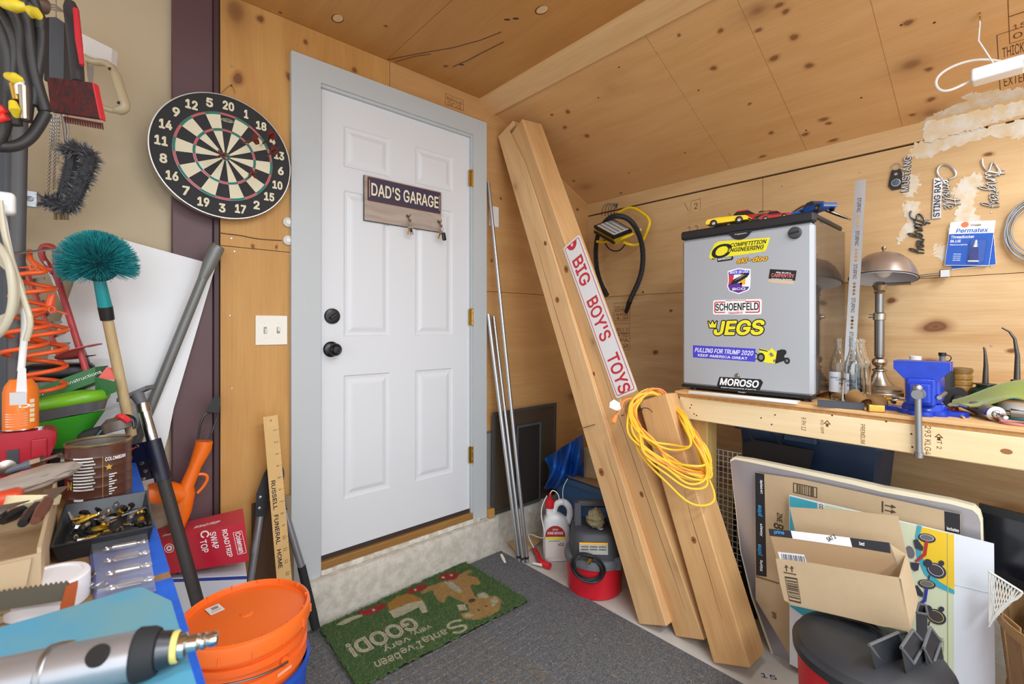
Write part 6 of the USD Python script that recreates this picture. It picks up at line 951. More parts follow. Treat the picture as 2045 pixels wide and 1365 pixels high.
q = [on_p(1799, 1155, *p3), on_p(1819, 1258, *p3), on_p(1834, 1196, p3[0] + A([.16, 0, 0]), p3[1]), on_p(1812, 1108, p3[0] + A([.16, 0, 0]), p3[1])]; bx.wpart('side_panel', hull([p + A([0, h, 0]) for p in q for h in (0, .004)]), CARD, smooth=False); bx.wpart('side_panel', hull([p + A([0, h, 0]) for p in (on_p(1778, 1086, *p3m), on_p(1812, 1108, p3[0] + A([.16, 0, 0]), p3[1]), on_p(1802, 1153, *p3m)) for h in (0, .004)]), CARD, smooth=False)
qa = [on_p(1576, 1203, *p3), on_p(1819, 1258, *p3), on_p(1834, 1196, p3[0] + A([.16, 0, 0]), p3[1])]; qb = qa[0] + qa[2] - qa[1]; bx.wpart('bottom_panel', hull([p + A([0, 0, -h]) for p in (*qa, qb) for h in (.001, .005)]), CARD, smooth=False)
barcode(bx, 'barcode', ((1567, 1150), (1592, 1154), (1600, 1205), (1576, 1199)), p3, 4, True); arrow(bx, p3, (1571, 1140), (1570, 1127), 4); arrow(bx, p3, (1582, 1142), (1581, 1129), 4); flat(bx, 'arrow', ((1565, 1141), (1590, 1146), (1590, 1148), (1565, 1143)), p3, .001, CINK)
# ---- large red shop vacuum
vc = A([1.50, .286, 0]); lv = Thing('shop_vacuum', 'large red and black wet dry vacuum under the open box, before the flattened cartons', 'vacuum', vc, rot((0, 0, 1), -140)); VK2 = mat('vac_black', (44, 46, 50), .42); VR2 = mat('vac_red_large', (206, 34, 46), .4)
lv.part('drum', lathe([(0, .06), (.145, .06), (.15, .07), (.160, .385), (0, .385)], 56), VR2); lv.part('rim', lathe([(.163, .37), (.170, .376), (.171, .396), (.164, .404), (.15, .405)], 56), VK2); lv.part('lid', lathe([(.166, .400), (.16, .412), (.14, .424), (.11, .432), (.06, .438), (0, .439)], 56), VK2)
lv.part('base', lathe([(0, .03), (.15, .03), (.155, .06), (0, .06)], 40), VK2)
for a in (45, 135, 225, 315): c = A([.15 * math.cos(math.radians(a)), .15 * math.sin(math.radians(a)), .022]); lv.part('caster', lathe([(0, -.012), (.022, -.012), (.022, .012), (0, .012)], 16, axis=(1, 0, 0), at=c), VK2)
lv.part('latch', hull([(x, y, z) for x, y in ((-.02, .158), (.02, .158), (-.018, .174), (.018, .174)) for z in (.28, .39)]), VK2)
for i in range(9): y = -.06 + i * .011; lv.wpart('vent_slot', box((0, 0, 0), (.004, .052 - .003 * abs(i - 4), .004)), BLACK) if 0 else lv.part('vent_slot', xf(box((0, 0, 0), (.005, .05, .004)), rot((0, 0, 1), 30), (-.035 + i * .011, .105 - .002 * abs(i - 4), .432)), BLACK)
lv.part('carry_handle', tube(spline([(-.09, -.02, .43), (-.05, .02, .446), (.05, .02, .446), (.09, -.02, .43)], 20), .008, 8), VK2)
def nozzle(label, quad, D, drop, k2, L):
    Q = [dep(u, v, D + e) for (u, v), e in zip(quad, (.0, .03, .05, .02))]; c = sum(Q) / 4; d = A(drop, float) / np.linalg.norm(drop); t = Thing('vacuum_nozzle', label, 'vacuum nozzle', c + d * L)
    rings = [[c + (q - c) * k2 + d * L for q in Q], [c + (q - c) * .98 + d * .06 for q in Q], Q, [c + (q - c) * .80 for q in Q], [c + (q - c) * .62 + d * .07 for q in Q]]; V = sum(rings, []); F = []
    for i in range(4):
        for j in range(4): a, b = 4 * i + j, 4 * i + (j + 1) % 4; F += [[a, b, b + 4], [a, b + 4, a + 4]]
    F += [[16, 17, 18], [16, 18, 19], [0, 2, 1], [0, 3, 2]]; m = tm(V, F); m.fix_normals(); t.wpart('nozzle', m, VK2, smooth=False); t.wpart('mouth_rim', cat(*[tube([Q[i], Q[(i + 1) % 4]], .0035, 6) for i in range(4)]), mat('worn_rim', (92, 92, 94), .5))
nozzle('long black crevice tube rising behind the vacuum nozzles', ((1829, 1222), (1834, 1205), (1848, 1207), (1852, 1226)), 1.30, (.08, .0, -1), 1.0, .46)
nozzle('wide black floor nozzle standing on the right of the large vacuum', ((1736, 1287), (1794, 1262), (1802, 1300), (1758, 1316)), 1.10, (.35, -.1, -1), .5, .40)
nozzle('black crevice nozzle between the two other vacuum nozzles', ((1799, 1292), (1823, 1257), (1846, 1284), (1824, 1324)), 1.09, (.25, -.1, -1), .6, .42)
nozzle('narrow black nozzle furthest right of the large vacuum', ((1844, 1292), (1858, 1252), (1879, 1280), (1862, 1328)), 1.12, (.22, -.1, -1), .6, .42)
# ---- dark things in the gap under the bench
tote('storage_tote', 'dark blue storage tote under the far end of the workbench', (2.28, .62, .52), .34, .5, .30, mat('navy_tote', (30, 52, 84), .5), mat('navy_tote_rim', (36, 60, 92), .5), 0); one('plank_shelf', b2((2.08, .34, .49), (2.50, .96, .519), .002), POST, 'rough plank carrying the dark blue tote under the workbench', 'shelf')
for y in (.38, .92): one('wood_block', b2((2.1, y - .03, 0), (2.48, y + .03, .489), .003), POST, 'timber block under the plank on the %s side of the dark blue tote' % ('bench middle' if y < .5 else 'bench end'), 'block')
BK = mat('black_fabric', (34, 32, 32), .8); px = plane(2.05, .75, .05); bp = Thing('display_board', 'thin black board with hanging cords in front of the dark blue tote', 'panel', (2.05, .6, .6)); sheet(bp, 'panel', ((1482, 886), (1505, 877), (1624, 899), (1612, 952), (1602, 1010), (1520, 990), (1484, 960)), *px, .012, BK); bp.wpart('cord', tube(spline([on_p(u, v, *px) + A([-.006, 0, 0]) for u, v in ((1506, 880), (1498, 868), (1489, 856))], 10), .003, 6), BLACK); bp.wpart('cord', tube(spline([on_p(u, v, *px) + A([-.006, 0, 0]) for u, v in ((1562, 888), (1552, 876), (1540, 864))], 10), .003, 6), BLACK)
wg = Thing('wire_grid', 'white coated wire grid panel standing behind the short timber', 'wire grid', on_x(1440, 970, 2.08)); GW = mat('white_wire', (206, 206, 200), .4)
def gp_(u, v): return on_x(u, v, 2.05)
y0, z0 = gp_(1400, 890)[1:]; y1, z1 = gp_(1480, 1200)[1:]
for i in range(int((y0 - y1) / .020) + 1): y = y0 - i * .020; wg.wpart('wire', b2((2.049, y - .0016, max(z1, .02)), (2.052, y + .0016, z0)), GW)
for j in range(int((z0 - max(z1, .02)) / .024) + 1): z = z0 - j * .024; wg.wpart('wire', b2((2.052, y1, z - .0016), (2.055, y0, z + .0016)), GW)
one('black_bag', blob((2.12, .80, .24), (.06, .10, .235), 3, .2, 3, 4), BK, 'slumped black bag in the gap beside the short timber and foam board', 'bag')
# right end: dark screen, wire basket, bushel basket
tvp = plane(2.20, .6, .15); tv = Thing('television', 'dark flat television leaning under the right end of the workbench', 'television', (2.2, 0, .1)); sheet(tv, 'bezel', ((1955, 1005), (2120, 1045), (2120, 1240), (1960, 1150)), *tvp, .03, BLACK); flat(tv, 'screen', ((1962, 1022), (2110, 1060), (2110, 1190), (1975, 1130)), tvp, .001, mat('dark_screen', (24, 28, 38), .12))
wb_ = Thing('wire_basket', 'white diamond mesh wire basket corner beside the white carton panel', 'basket', on_x(2000, 1200, 1.80)); pw = plane(1.80, .45, 0)
C_ = [on_p(u, v, *pw) for u, v in ((1975, 1140), (2042, 1182), (2018, 1200), (1975, 1250))]; wb_.wpart('rim', tube([C_[0], C_[1]], .003, 6), GW); wb_.wpart('rim', tube(spline([C_[1], on_p(2028, 1196, *pw), C_[2], on_p(1995, 1218, *pw), C_[3]], 12), .003, 6), GW)
for i in range(11): f = i / 10; a, b = C_[0] * (1 - f) + C_[1] * f, C_[3] * (1 - f) + C_[2] * f; c = C_[3] * (1 - min(1, f + .35)) + C_[2] * min(1, f + .35); d = C_[3] * (1 - max(0, f - .35)) + C_[2] * max(0, f - .35); wb_.wpart('wire', tube([a, c], .0013, 5), GW); wb_.wpart('wire', tube([a, d], .0013, 5), GW)
one('black_boot', blob((1.88, -.135, .46), (.15, .15, .085), 3, .3, 3, 6), BK, 'black rubber bag edge bulging above the wooden bushel basket', 'bag')
bk_ = Thing('bushel_basket', 'wooden slat bushel basket at the lower right corner', 'basket', A([1.88, -.135, 0])); SLT = wood('basket_slat', (176, 138, 92), (146, 108, 66), axis=2, knots=0, seed=40, s=3); R0, R1, Hh = .155, .20, .48
for i in range(18):
    a = 2 * PI * i / 18; w = 2 * PI / 18 * .43; q = []
    for rr_, z in ((R0, .01), (R1, Hh)):
        for da in (-w, w):
            for e in (0, .004): q.append((1.88 + (rr_ + e) * math.cos(a + da), -.135 + (rr_ + e) * math.sin(a + da), z))
    bk_.wpart('slat', hull(q), SLT, smooth=False)
for z in (.02, .25, .455): r_ = R0 + (R1 - R0) * z / Hh + .004; bk_.wpart('hoop', lathe([(r_, z - .014), (r_ + .004, z - .014), (r_ + .005, z + .014), (r_ + .001, z + .014)], 48, at=(1.88, -.135, 0)), wood('basket_hoop', (190, 152, 106), (160, 122, 80), axis=0, knots=0, seed=41))
for u, v in ((2015, 1258),): p = on_x(u, v, 1.6); bk_.wpart('staple', lathe([(.006, .0), (.004, .003), (0, .004)], 8, axis=(-1, 0, 0), at=(1.88 - R1 - .004, -.135, .46)), DARKSTEEL)
# chalk mark on the floor
for s, u, v in (('15', 1535, 1350),): p = on_z(u, v, .0006); one('floor_mark', xf(text(s, .022, .05, depth=.0004, bold=False), rot((0, 0, 1), -60), p), mat('blue_marker', (40, 60, 110), .8), 'blue marker scribble on the concrete beside the short timber', 'mark')
# ================================================================ left workbench and the crowded corner
LZ_ = .80
lbn = Thing('workbench', 'worn left workbench edged with blue tape and crowded with tools', 'workbench', (-.4, 1.0, 0)); LW = wood('left_bench_top', (176, 140, 100), (140, 104, 68), axis=1, seed=50, knots=.4)
lbn.wpart('worktop', b2((-1.3, .24, .762), (.104, 2.02, LZ_), .003), LW)
for x, y in ((-1.22, .32), (.04, .32), (-1.22, 1.94), (.04, 1.94)): lbn.wpart('leg', b2((x - .04, y - .04, 0), (x + .04, y + .04, .7615), .003), POST)
BT_ = mat('blue_painter_tape', (30, 104, 224), .55, var=.15, vs=30); rr = np.random.RandomState(8)
for y0, y1, x0 in ((.26, .46, .07), (.48, .80, .060), (.815, 1.02, .055), (1.045, 1.5, .05), (1.515, 2.01, .03)):
    P = [(x0 + .01 * rr.rand(), y0)] + [(x0 + .014 * rr.rand(), y0 + (y1 - y0) * k / 6) for k in range(1, 6)] + [(x0, y1), (.1045, y1 - .01 * rr.rand()), (.1045, y0 + .01 * rr.rand())]; lbn.wpart('blue_tape', ext(Polygon(P), .0006, LZ_ + .0002), BT_)
# teal steel case with air tool
cs_ = Thing('tool_case', 'scuffed teal steel tool case lying on the near end of the left bench', 'tool case', (-.27, .6, LZ_ + .001)); TC = mat('scuffed_teal_enamel', (78, 158, 192), .45, 0, var=.2, vs=7, col2=(108, 158, 170)); P = Polygon([(-.64, .34), (.068, .34), (.080, .40), (.078, .79), (.05, .862), (-.64, .862)]).buffer(-.012).buffer(.012)
cs_.wpart('case_body', ext(P, .052, LZ_ + .001), TC); cs_.wpart('case_lid', ext(P.buffer(.002), .014, LZ_ + .054), TC); cs_.wpart('latch', b2((-.2, .862, LZ_ + .02), (-.16, .868, LZ_ + .06), .002), STEEL)
a0, a1 = dep(-60, 1352, .452), dep(270, 1284, .500); ax_ = (a1 - a0) / np.linalg.norm(a1 - a0); a0[2] = a1[2] = LZ_ + .0685 + .0245; ax_ = (a1 - a0) / np.linalg.norm(a1 - a0); L0 = np.linalg.norm(a1 - a0)
at_ = Thing('air_drill', 'silver air tool with black collar and brass ringed fitting on the teal case', 'air tool', a0, cols(*frame_of(ax_))); at_.part('barrel', lathe([(0, -.02), (.02, -.02), (.023, -.01), (.0235, L0 * .5), (.0235, L0), (0, L0)], 36), mat('satin_aluminium', (176, 178, 184), .34, .75)); at_.part('barrel_ring', lathe([(.0238, L0 * .42), (.0246, L0 * .43), (.0246, L0 * .46), (.0238, L0 * .47)], 36), STEEL)
ZS = lambda pr: [(r_, L0 + z_ * .60) for r_, z_ in pr]; at_.part('collar', lathe(ZS([(.0245, 0), (.026, .004), (.0245, .026), (.022, .034), (0, .034)]), 36), RUBBER); at_.part('neck', lathe(ZS([(.0175, .032), (.0185, .036), (.0165, .056), (0, .056)]), 30), DARKSTEEL); at_.part('seal_ring', lathe(ZS([(.015, .054), (.016, .057), (.016, .064), (.014, .066)]), 26), mat('pale_yellow_seal', (222, 206, 120), .5)); at_.part('fitting', lathe(ZS([(.0125, .06), (.0125, .076), (.0085, .079), (.0085, .094), (.0068, .097), (.0085, .101), (.0085, .106), (.0066, .109), (.0078, .116), (.0072, .126), (.004, .127), (0, .127)]), 22), CHROME)
c = A([0, 0, L0 * .80]); d = np.linalg.inv(at_.R) @ (-FW * .75 + A([0, 0, .75])); d[2] = 0; d /= np.linalg.norm(d); at_.part('port', cone(c + d * .0215, c + d * .0248, .0105, .010, 24), BLACK)
q0, q1 = on_z(-20, 1338, .8755), on_z(150, 1278, .8755); pk = Thing('scribe', 'rusty steel scribe lying on the teal case', 'scribe', q0); pk.wpart('shank', tube([q0, q0 * .35 + q1 * .65], .0028, 8), mat('rusty_steel', (134, 116, 98), .5, .6)); pk.wpart('head', tube([q0 * .4 + q1 * .6, q0 * .3 + q1 * .7, q0 * .15 + q1 * .85, q1], [.003, .008, .0065, .0015], 10, flat=(1, .45)), mat('rusty_steel', (134, 116, 98), .5, .6))
# saw and pale plank between case and lid
s0, s1 = on_z(-30, 1205, .845), on_z(138, 1180, .845); d = (s1 - s0) / np.linalg.norm(s1 - s0); n_ = A([d[1], -d[0], 0]); hs2 = Thing('hand_saw', 'old toothed saw blade with wooden grip behind the teal case', 'saw', s0); tz = [(0, -.012)] + [(i * .006 + .003 * j, .012 + .004 * j) for i in range(int(np.linalg.norm(s1 - s0) / .006)) for j in (0, 1)] + [(np.linalg.norm(s1 - s0), .012), (np.linalg.norm(s1 - s0), -.012)]
hs2.wpart('blade', xf(ext(Polygon(tz), .002), cols(d, A([0, .45, .9]) / np.linalg.norm([0, .45, .9]), np.cross(d, A([0, .45, .9]) / np.linalg.norm([0, .45, .9]))), s0), mat('dark_saw_steel', (88, 82, 70), .45, .7)); hs2.wpart('grip', hull([s1 + A(q) for q in ((-.01, -.012, -.02), (.006, -.01, -.02), (.006, .008, -.02), (-.01, .008, -.02), (-.004, -.012, .008), (.010, -.01, .010), (.010, .008, .010), (-.004, .008, .008))]), mat('varnished_grip', (176, 88, 48), .4))
one('pale_plank', hull([on_z(u, v, z) for u, v in ((-40, 1238), (-40, 1215), (146, 1188), (128, 1206)) for z in (.8005, .812)]), mat('pale_pine', (214, 196, 158), .8), 'pale wooden lath under the toothed saw blade', 'lath')
# white lid
wc = on_z(96, 1165, LZ_) ; wc = A([-.067, .80 + .11, LZ_]); wc = on_z(95, 1150, .845); wc[2] = LZ_ + .001; one('plastic_jar', lathe([(0, .001), (.051, 0), (.0515, .004), (.0515, .040), (.0495, .043), (.043, .0435), (.0425, .041), (0, .041)], 56, at=wc), mat('matte_white_plastic', (236, 236, 240), .45), 'round white plastic jar top among the tools on the left bench', 'jar')
# blister tray of turnbuckles
tb_ = Thing('clamshell_pack', 'clear plastic pack of shiny turnbuckles on blue card at the bench edge', 'blister pack', on_z(245, 1145, LZ_)); q = [on_z(u, v, LZ_ + .003) for u, v in ((178, 1102), (296, 1078), (312, 1180), (190, 1210))]; tb_.wpart('card', hull([p + A([0, 0, h]) for p in q for h in (-.002, 0)]), mat('card_blue', (38, 70, 180), .5)); CLR2 = usdkit.material(stage, '/World/Looks/thin_clear_film', {'t': ('transparent_bsdf', {}), 'g': ('glossy_bsdf', dict(color=(.9, .9, .95), roughness=.12)), 'd': ('diffuse_bsdf', dict(color=(.75, .8, .88))), 'a': ('mix_closure', dict(fac=.35)), 'm': ('mix_closure', dict(fac=.25))}, [('g.BSDF', 'a.closure1'), ('d.BSDF', 'a.closure2'), ('t.BSDF', 'm.closure1'), ('a.closure', 'm.closure2')], surface='m.closure')
ctr = sum(q) / 4; qi = [ctr + (p - ctr) * .93 for p in q]; tb_.wpart('clear_cover', hull([p + A([0, 0, .0005]) for p in q] + [p + A([0, 0, .022]) for p in qi]), CLR2)
for k in range(4):
    f = .12 + .25 * k; a = q[0] * (1 - f) + q[3] * f; b = q[1] * (1 - f) + q[2] * f; a, b = a * .72 + b * .28 + A([0, 0, .010]), a * .10 + b * .9 + A([0, 0, .010]); d = (b - a); t_ = d / np.linalg.norm(d); tb_.wpart('turnbuckle', tube([a, a + d * .12, a + d * .16, a + d * .8, a + d * .84, b], [.003, .003, .0062, .0062, .003, .003], 12), CHROME)
    for e in (a, b): x, y, _ = frame_of(t_); tb_.wpart('eye', tube([e + t_ * .006 * math.cos(s) + A([t_[1], -t_[0], 0]) * .006 * math.sin(s) for s in np.arange(14) / 14 * 2 * PI], .002, 6, closed=True), CHROME)
p = on_z(190, 1160, LZ_); kl = Thing('hose_clip_pack', 'small bag of steel clips between the white lid and the clear pack', 'hardware', p); rr = np.random.RandomState(21)
for i in range(6): c = p + A([rr.uniform(-.02, .015), rr.uniform(-.05, .05), .006 + .004 * i % .012]); kl.wpart('clip', tube([c + A([.010 * math.cos(s), .007 * math.sin(s), .002 * math.sin(2 * s)]) for s in np.arange(14) / 14 * 2 * PI], .0022, 6, closed=True), STEEL)
# black tray of fittings
tr_ = Thing('parts_tray', 'black steel tray full of brass and steel fittings on the left bench', 'tray', (.02, 1.33, LZ_)); TK = mat('black_tray_enamel', (46, 48, 52), .35, .3)
c4 = [(-.047, 1.474), (.098, 1.466), (.092, 1.20), (-.056, 1.212)]; cen = A(c4).mean(0); h = .036
def ringz(k, z): return [(*(cen + (A(p) - cen) * k), z) for p in c4]
R_ = [ringz(.9, LZ_), ringz(1, LZ_ + h), ringz(1.03, LZ_ + h), ringz(1.03, LZ_ + h + .002), ringz(.985, LZ_ + h + .002), ringz(.88, LZ_ + .003)]; V = sum(R_, []); F = []
for i in range(5):
    for j in range(4): a, b = 4 * i + j, 4 * i + (j + 1) % 4; F += [[a, a + 4, b + 4], [a, b + 4, b]]
F += [[20, 21, 22], [20, 22, 23], [0, 2, 1], [0, 3, 2]]; tr_.wpart('tray', tm(V, F), TK, smooth=False)
rr = np.random.RandomState(14); YB = mat('yellow_brass', (216, 178, 70), .28, .9); k_ = 0
for i in range(64):
    c = A([rr.uniform(-.035, .082), rr.uniform(1.23, 1.445), LZ_ + .010 + .020 * rr.rand()]); d = rr.randn(3) * [1, 1, .3]; d /= np.linalg.norm(d); l = rr.uniform(.008, .024); r_ = rr.uniform(.003, .0075); m = (CHROME, YB, DARKSTEEL, NICKEL, YB, STEEL, BLACK)[i % 7]; kind = i % 4
    nm, lab = (('fitting', 'brass' if m is YB else 'steel') if kind < 3 else ('nut', ''))
    g = tube([c - d * l, c - d * l * .3, c - d * l * .3, c + d * l * .4, c + d * l * .4, c + d * l], [r_ * .6, r_ * .6, r_, r_, r_ * .7, r_ * .7], 8) if kind < 3 else lathe([(r_ * .5, -.004), (r_ * 1.2, -.004), (r_ * 1.2, .004), (r_ * .5, .004), (r_ * .5, -.004)], 6, axis=d, at=c)
    if i == 0: ft = Thing('loose_fittings', 'jumble of small brass and steel pipe fittings filling the black tray', 'fittings', (.02, 1.33, LZ_ + .004), kind='stuff')
    ft.wpart(nm, g, m, smooth=40)
# cardboard box of tools
cbx = Thing('tool_carton', 'open cardboard carton of hand tools on the left bench', 'box', (-.25, 1.26, LZ_)); x0, x1, y0, y1, zt = -.47, -.060, 1.03, 1.475, .892
for lo, hi in (((x0, y0, LZ_ + .001), (x1, y0 + .005, zt)), ((x0, y1 - .005, LZ_ + .001), (x1, y1, zt)), ((x0, y0 + .0051, LZ_ + .001), (x0 + .005, y1 - .0051, zt)), ((x1 - .005, y0 + .0051, LZ_ + .001), (x1, y1 - .0051, zt + .008)), ((x0 + .0051, y0 + .0051, LZ_ + .001), (x1 - .0051, y1 - .0051, LZ_ + .005))): cbx.wpart('panel', b2(lo, hi), CARD, smooth=False)
cbx.wpart('flap', hull([(x0 + .01, y0 - .003, zt - .002), (x1 - .01, y0 - .003, zt - .002), (x0 + .02, y0 - .012, zt - .072), (x1 - .02, y0 - .012, zt - .072), (x0 + .01, y0 - .006, zt - .002), (x1 - .01, y0 - .006, zt - .002)]), CARD, smooth=False)
def inbox(u, v, z): return on_z(u, v, z)
p = inbox(66, 998, .895); tp2 = Thing('tape_roll', 'roll of cream masking tape on top of the tools in the carton', 'tape', p, rot((0, 1, 0), 12) @ rot((1, 0, 0), -14)); tp2.part('tape', lathe([(.022, -.010), (.040, -.010), (.041, -.008), (.041, .008), (.040, .010), (.022, .010), (.022, -.010)], 36), mat('masking_tape', (226, 212, 172), .7)); tp2.part('core', lathe([(.0215, -.0095), (.0195, -.0095), (.0195, .0095), (.0215, .0095)], 30), CARD)
for i, (a, b, m, lab) in enumerate((((5, 1040), (75, 1000), BLACK, 'black handled putty knife nearest the carton front'), ((45, 1045), (95, 985), BLACK, 'black handled putty knife beside the tape roll'), ((70, 1040), (112, 975), mat('brown_grip', (104, 60, 44), .5), 'brown handled scraper at the right wall of the carton'), ((-30, 1035), (32, 1005), STEEL, 'steel file lying across the carton front'), ((-20, 985), (45, 962), DARKSTEEL, 'dark steel bar at the back of the carton'))):
    q0, q1 = inbox(*a, .893 + .004 * i), inbox(*b, .900 + .004 * i); t = Thing('hand_tool', lab, 'hand tool', q0); t.wpart('handle', tube([q0, q0 * .7 + q1 * .3, q0 * .45 + q1 * .55], [.007, .011, .009], 10), m); t.wpart('blade', hull([q0 * .45 + q1 * .55 + A([s * .006, 0, z]) for s in (-1, 1) for z in (0, .002)] + [q1 + A([s * .018, 0, z]) for s in (-1, 1) for z in (0, .002)]), STEEL)
q0 = inbox(-4, 996, .905); one('orange_grip', rbox(q0, (.07, .05, .03), .012), mat('red_orange_grip', (220, 74, 40), .4), 'red orange plastic tool grip at the left of the carton', 'tool grip')
q0, q1 = inbox(-10, 985, .915), inbox(118, 925, .93); one('plastic_roll', xf(blob((0, 0, 0), (.035, .11, .022), 3, .25, 3, 7), rot((0, 0, 1), -42), inbox(62, 958, .915)), mat('translucent_film', (196, 186, 176), .25, transmission_weight=.3), 'roll of translucent plastic film across the back of the carton', 'plastic roll')
q0, q1 = dep(-12, 948, 1.12), dep(120, 908, 1.17); hx_ = Thing('chisel', 'grey handled chisel with a bright steel head over the back of the carton', 'hand tool', q0); hx_.wpart('handle', tube([q0, q0 * .6 + q1 * .4, q0 * .42 + q1 * .58], [.006, .009, .013], 12), mat('blue_grey_handle', (104, 112, 124), .4)); hx_.wpart('ferrule', cone(q0 * .42 + q1 * .58, q0 * .27 + q1 * .73, .015, .013, 8), CHROME); hx_.wpart('blade', tube([q0 * .27 + q1 * .73, q1], [.012, .016], 10, flat=(1, .35)), STEEL)
# coffee can
kc = A([.012, 1.585, LZ_ + .001]); cc_ = Thing('coffee_can', 'ribbed brown coffee can with gold star on the left bench', 'can', kc, rot((0, 0, 1), 0)); BRN = mat('coffee_brown_label', (84, 50, 38), .3); pr = [(0, 0), (.0625, 0), (.064, .003)]
for i in range(5): z = .022 + i * .024; pr += [(.064, z), (.0655, z + .004), (.0655, z + .006), (.064, z + .010)]
pr += [(.064, .15), (.0655, .152), (.0655, .155), (.063, .155), (.062, .15), (.0615, .004), (0, .004)]; cc_.part('can', lathe(pr, 64), BRN); cc_.part('rim', lathe([(.0645, .149), (.0662, .152), (.0662, .156), (.0625, .156), (.0615, .14)], 64), mat('tin_gold_rim', (176, 158, 120), .3, .9)); cc_.part('inside', lathe([(.0612, .149), (.0608, .006)], 48), mat('tin_inside', (170, 164, 154), .35, .8))
def wrap(poly, z0=0, r=.0666, th=.0004, a0=0):
    P = poly.segmentize(.004) if hasattr(poly, 'segmentize') else poly; m = ext(P, th); m = m.subdivide() if 0 else m; v = np.array(m.vertices); a = a0 + v[:, 0] / r; m.vertices = np.column_stack([(r + v[:, 2]) * np.cos(a), (r + v[:, 2]) * np.sin(a), v[:, 1] + z0]); return m
fa = math.atan2(-kc[1], -kc[0]); fa0 = fa; GOLDP = mat('gold_print', (206, 160, 60), .4)
cc_.part('print', wrap(unary_union([sbox(-.052, .095 - .0075 * i, -.012 + .006 * (i % 3) * .4, .0985 - .0075 * i) for i in range(11)] + [sbox(-.05, -.005, -.03, .0)]), .028, a0=fa), WHITEINK); k = cc_.part('barcode', wrap(unary_union([sbox(-.05 + .0024 * i, 0, -.05 + .0024 * i + (.0014 if i % 3 else .0008), .012) for i in range(16)]), .006, a0=fa), WHITEINK)
cc_.part('gold_line', wrap(sbox(.006, .006, .0068, .125), 0, a0=fa), GOLDP); cc_.part('lettering', wrap(tp('COLOMBIAN', .009, .045, (.033, .118)), 0, a0=fa), WHITEINK); st = Polygon([(.008 * (1 if i % 2 == 0 else .45) * math.sin(i * PI / 5), .008 * (1 if i % 2 == 0 else .45) * math.cos(i * PI / 5)) for i in range(10)]); cc_.part('star', wrap(affinity.translate(st, .018, .098), 0, a0=fa), GOLDP); cc_.part('print', wrap(unary_union([sbox(.018, .078 - .006 * i, .034 - .005 * (i % 3), .0805 - .006 * i) for i in range(9)]), 0, a0=fa), WHITEINK); cc_.part('lettering', wrap(tp('N', .02, .012, (-.062, .06)), 0, a0=fa), GOLDP)
# red vise, orange can
rv = Thing('bench_vise', 'red bench vise at the back of the left bench under the orange can', 'vise', (-.13, 1.70, LZ_)); RVM = mat('red_vise_enamel', (178, 26, 44), .3, var=.1, vs=20)
rv.wpart('base', ext(rrect(.16, .10, .02, -.15, 1.70), .02, LZ_ + .001), RVM); rv.wpart('body', cat(rbox((-.17, 1.70, .865), (.17, .085, .09), .01), hull([(x, y, z) for x in (-.26, -.085) for y in (1.66, 1.74) for z in (.905, .985)] + [(-.07, y, z) for y in (1.665, 1.735) for z in (.95, .975)])), RVM); rv.wpart('jaw', rbox((-.10, 1.70, .90), (.03, .09, .13), .004), RVM); rv.wpart('screw', cone((-.06, 1.69, .895), (-.03, 1.685, .895), .016), STEEL); rv.wpart('jaw_gap', b2((-.155, 1.6555, .87), (-.135, 1.70, .945)), DARKSTEEL); rv.wpart('pivot', lathe([(.018, 0), (.018, .006), (.008, .008), (0, .008)], 20, axis=(0, -1, 0), at=(-.155, 1.656, .905)), NICKEL); rv.wpart('bolt', lathe([(.008, 0), (.008, .006), (0, .008)], 12, at=(-.10, 1.69, .985)), CHROME)
oc_ = Thing('spray_tin', 'orange fluid can standing on the red vise', 'can', (-.135, 1.70, .9865)); ORC = mat('can_orange', (240, 122, 28), .35); oc_.part('can', lathe([(0, 0), (.031, 0), (.0325, .003), (.0325, .095), (.029, .11), (.022, .122), (.02, .126), (0, .126)], 40), ORC); oc_.part('foot_rim', lathe([(.0327, 0), (.0335, .002), (.0327, .004)], 40), CHROME); fa = math.atan2(-1.7, .135)
oc_.part('print', wrap(unary_union([sbox(-.03, .012 + .006 * i, .012, .0138 + .006 * i) for i in range(6)]), 0, r=.0328, a0=fa), WHITEINK); oc_.part('print', wrap(unary_union([sbox(.016, .02 + .012 * i, .026, .029 + .012 * i) for i in range(5)]), 0, r=.0328, a0=fa), mat('label_cream', (232, 220, 180), .5)); oc_.part('emblem', wrap(affinity.scale(Point(.006, .062).buffer(.011), 1, .45), 0, r=.0330, a0=fa), SW)
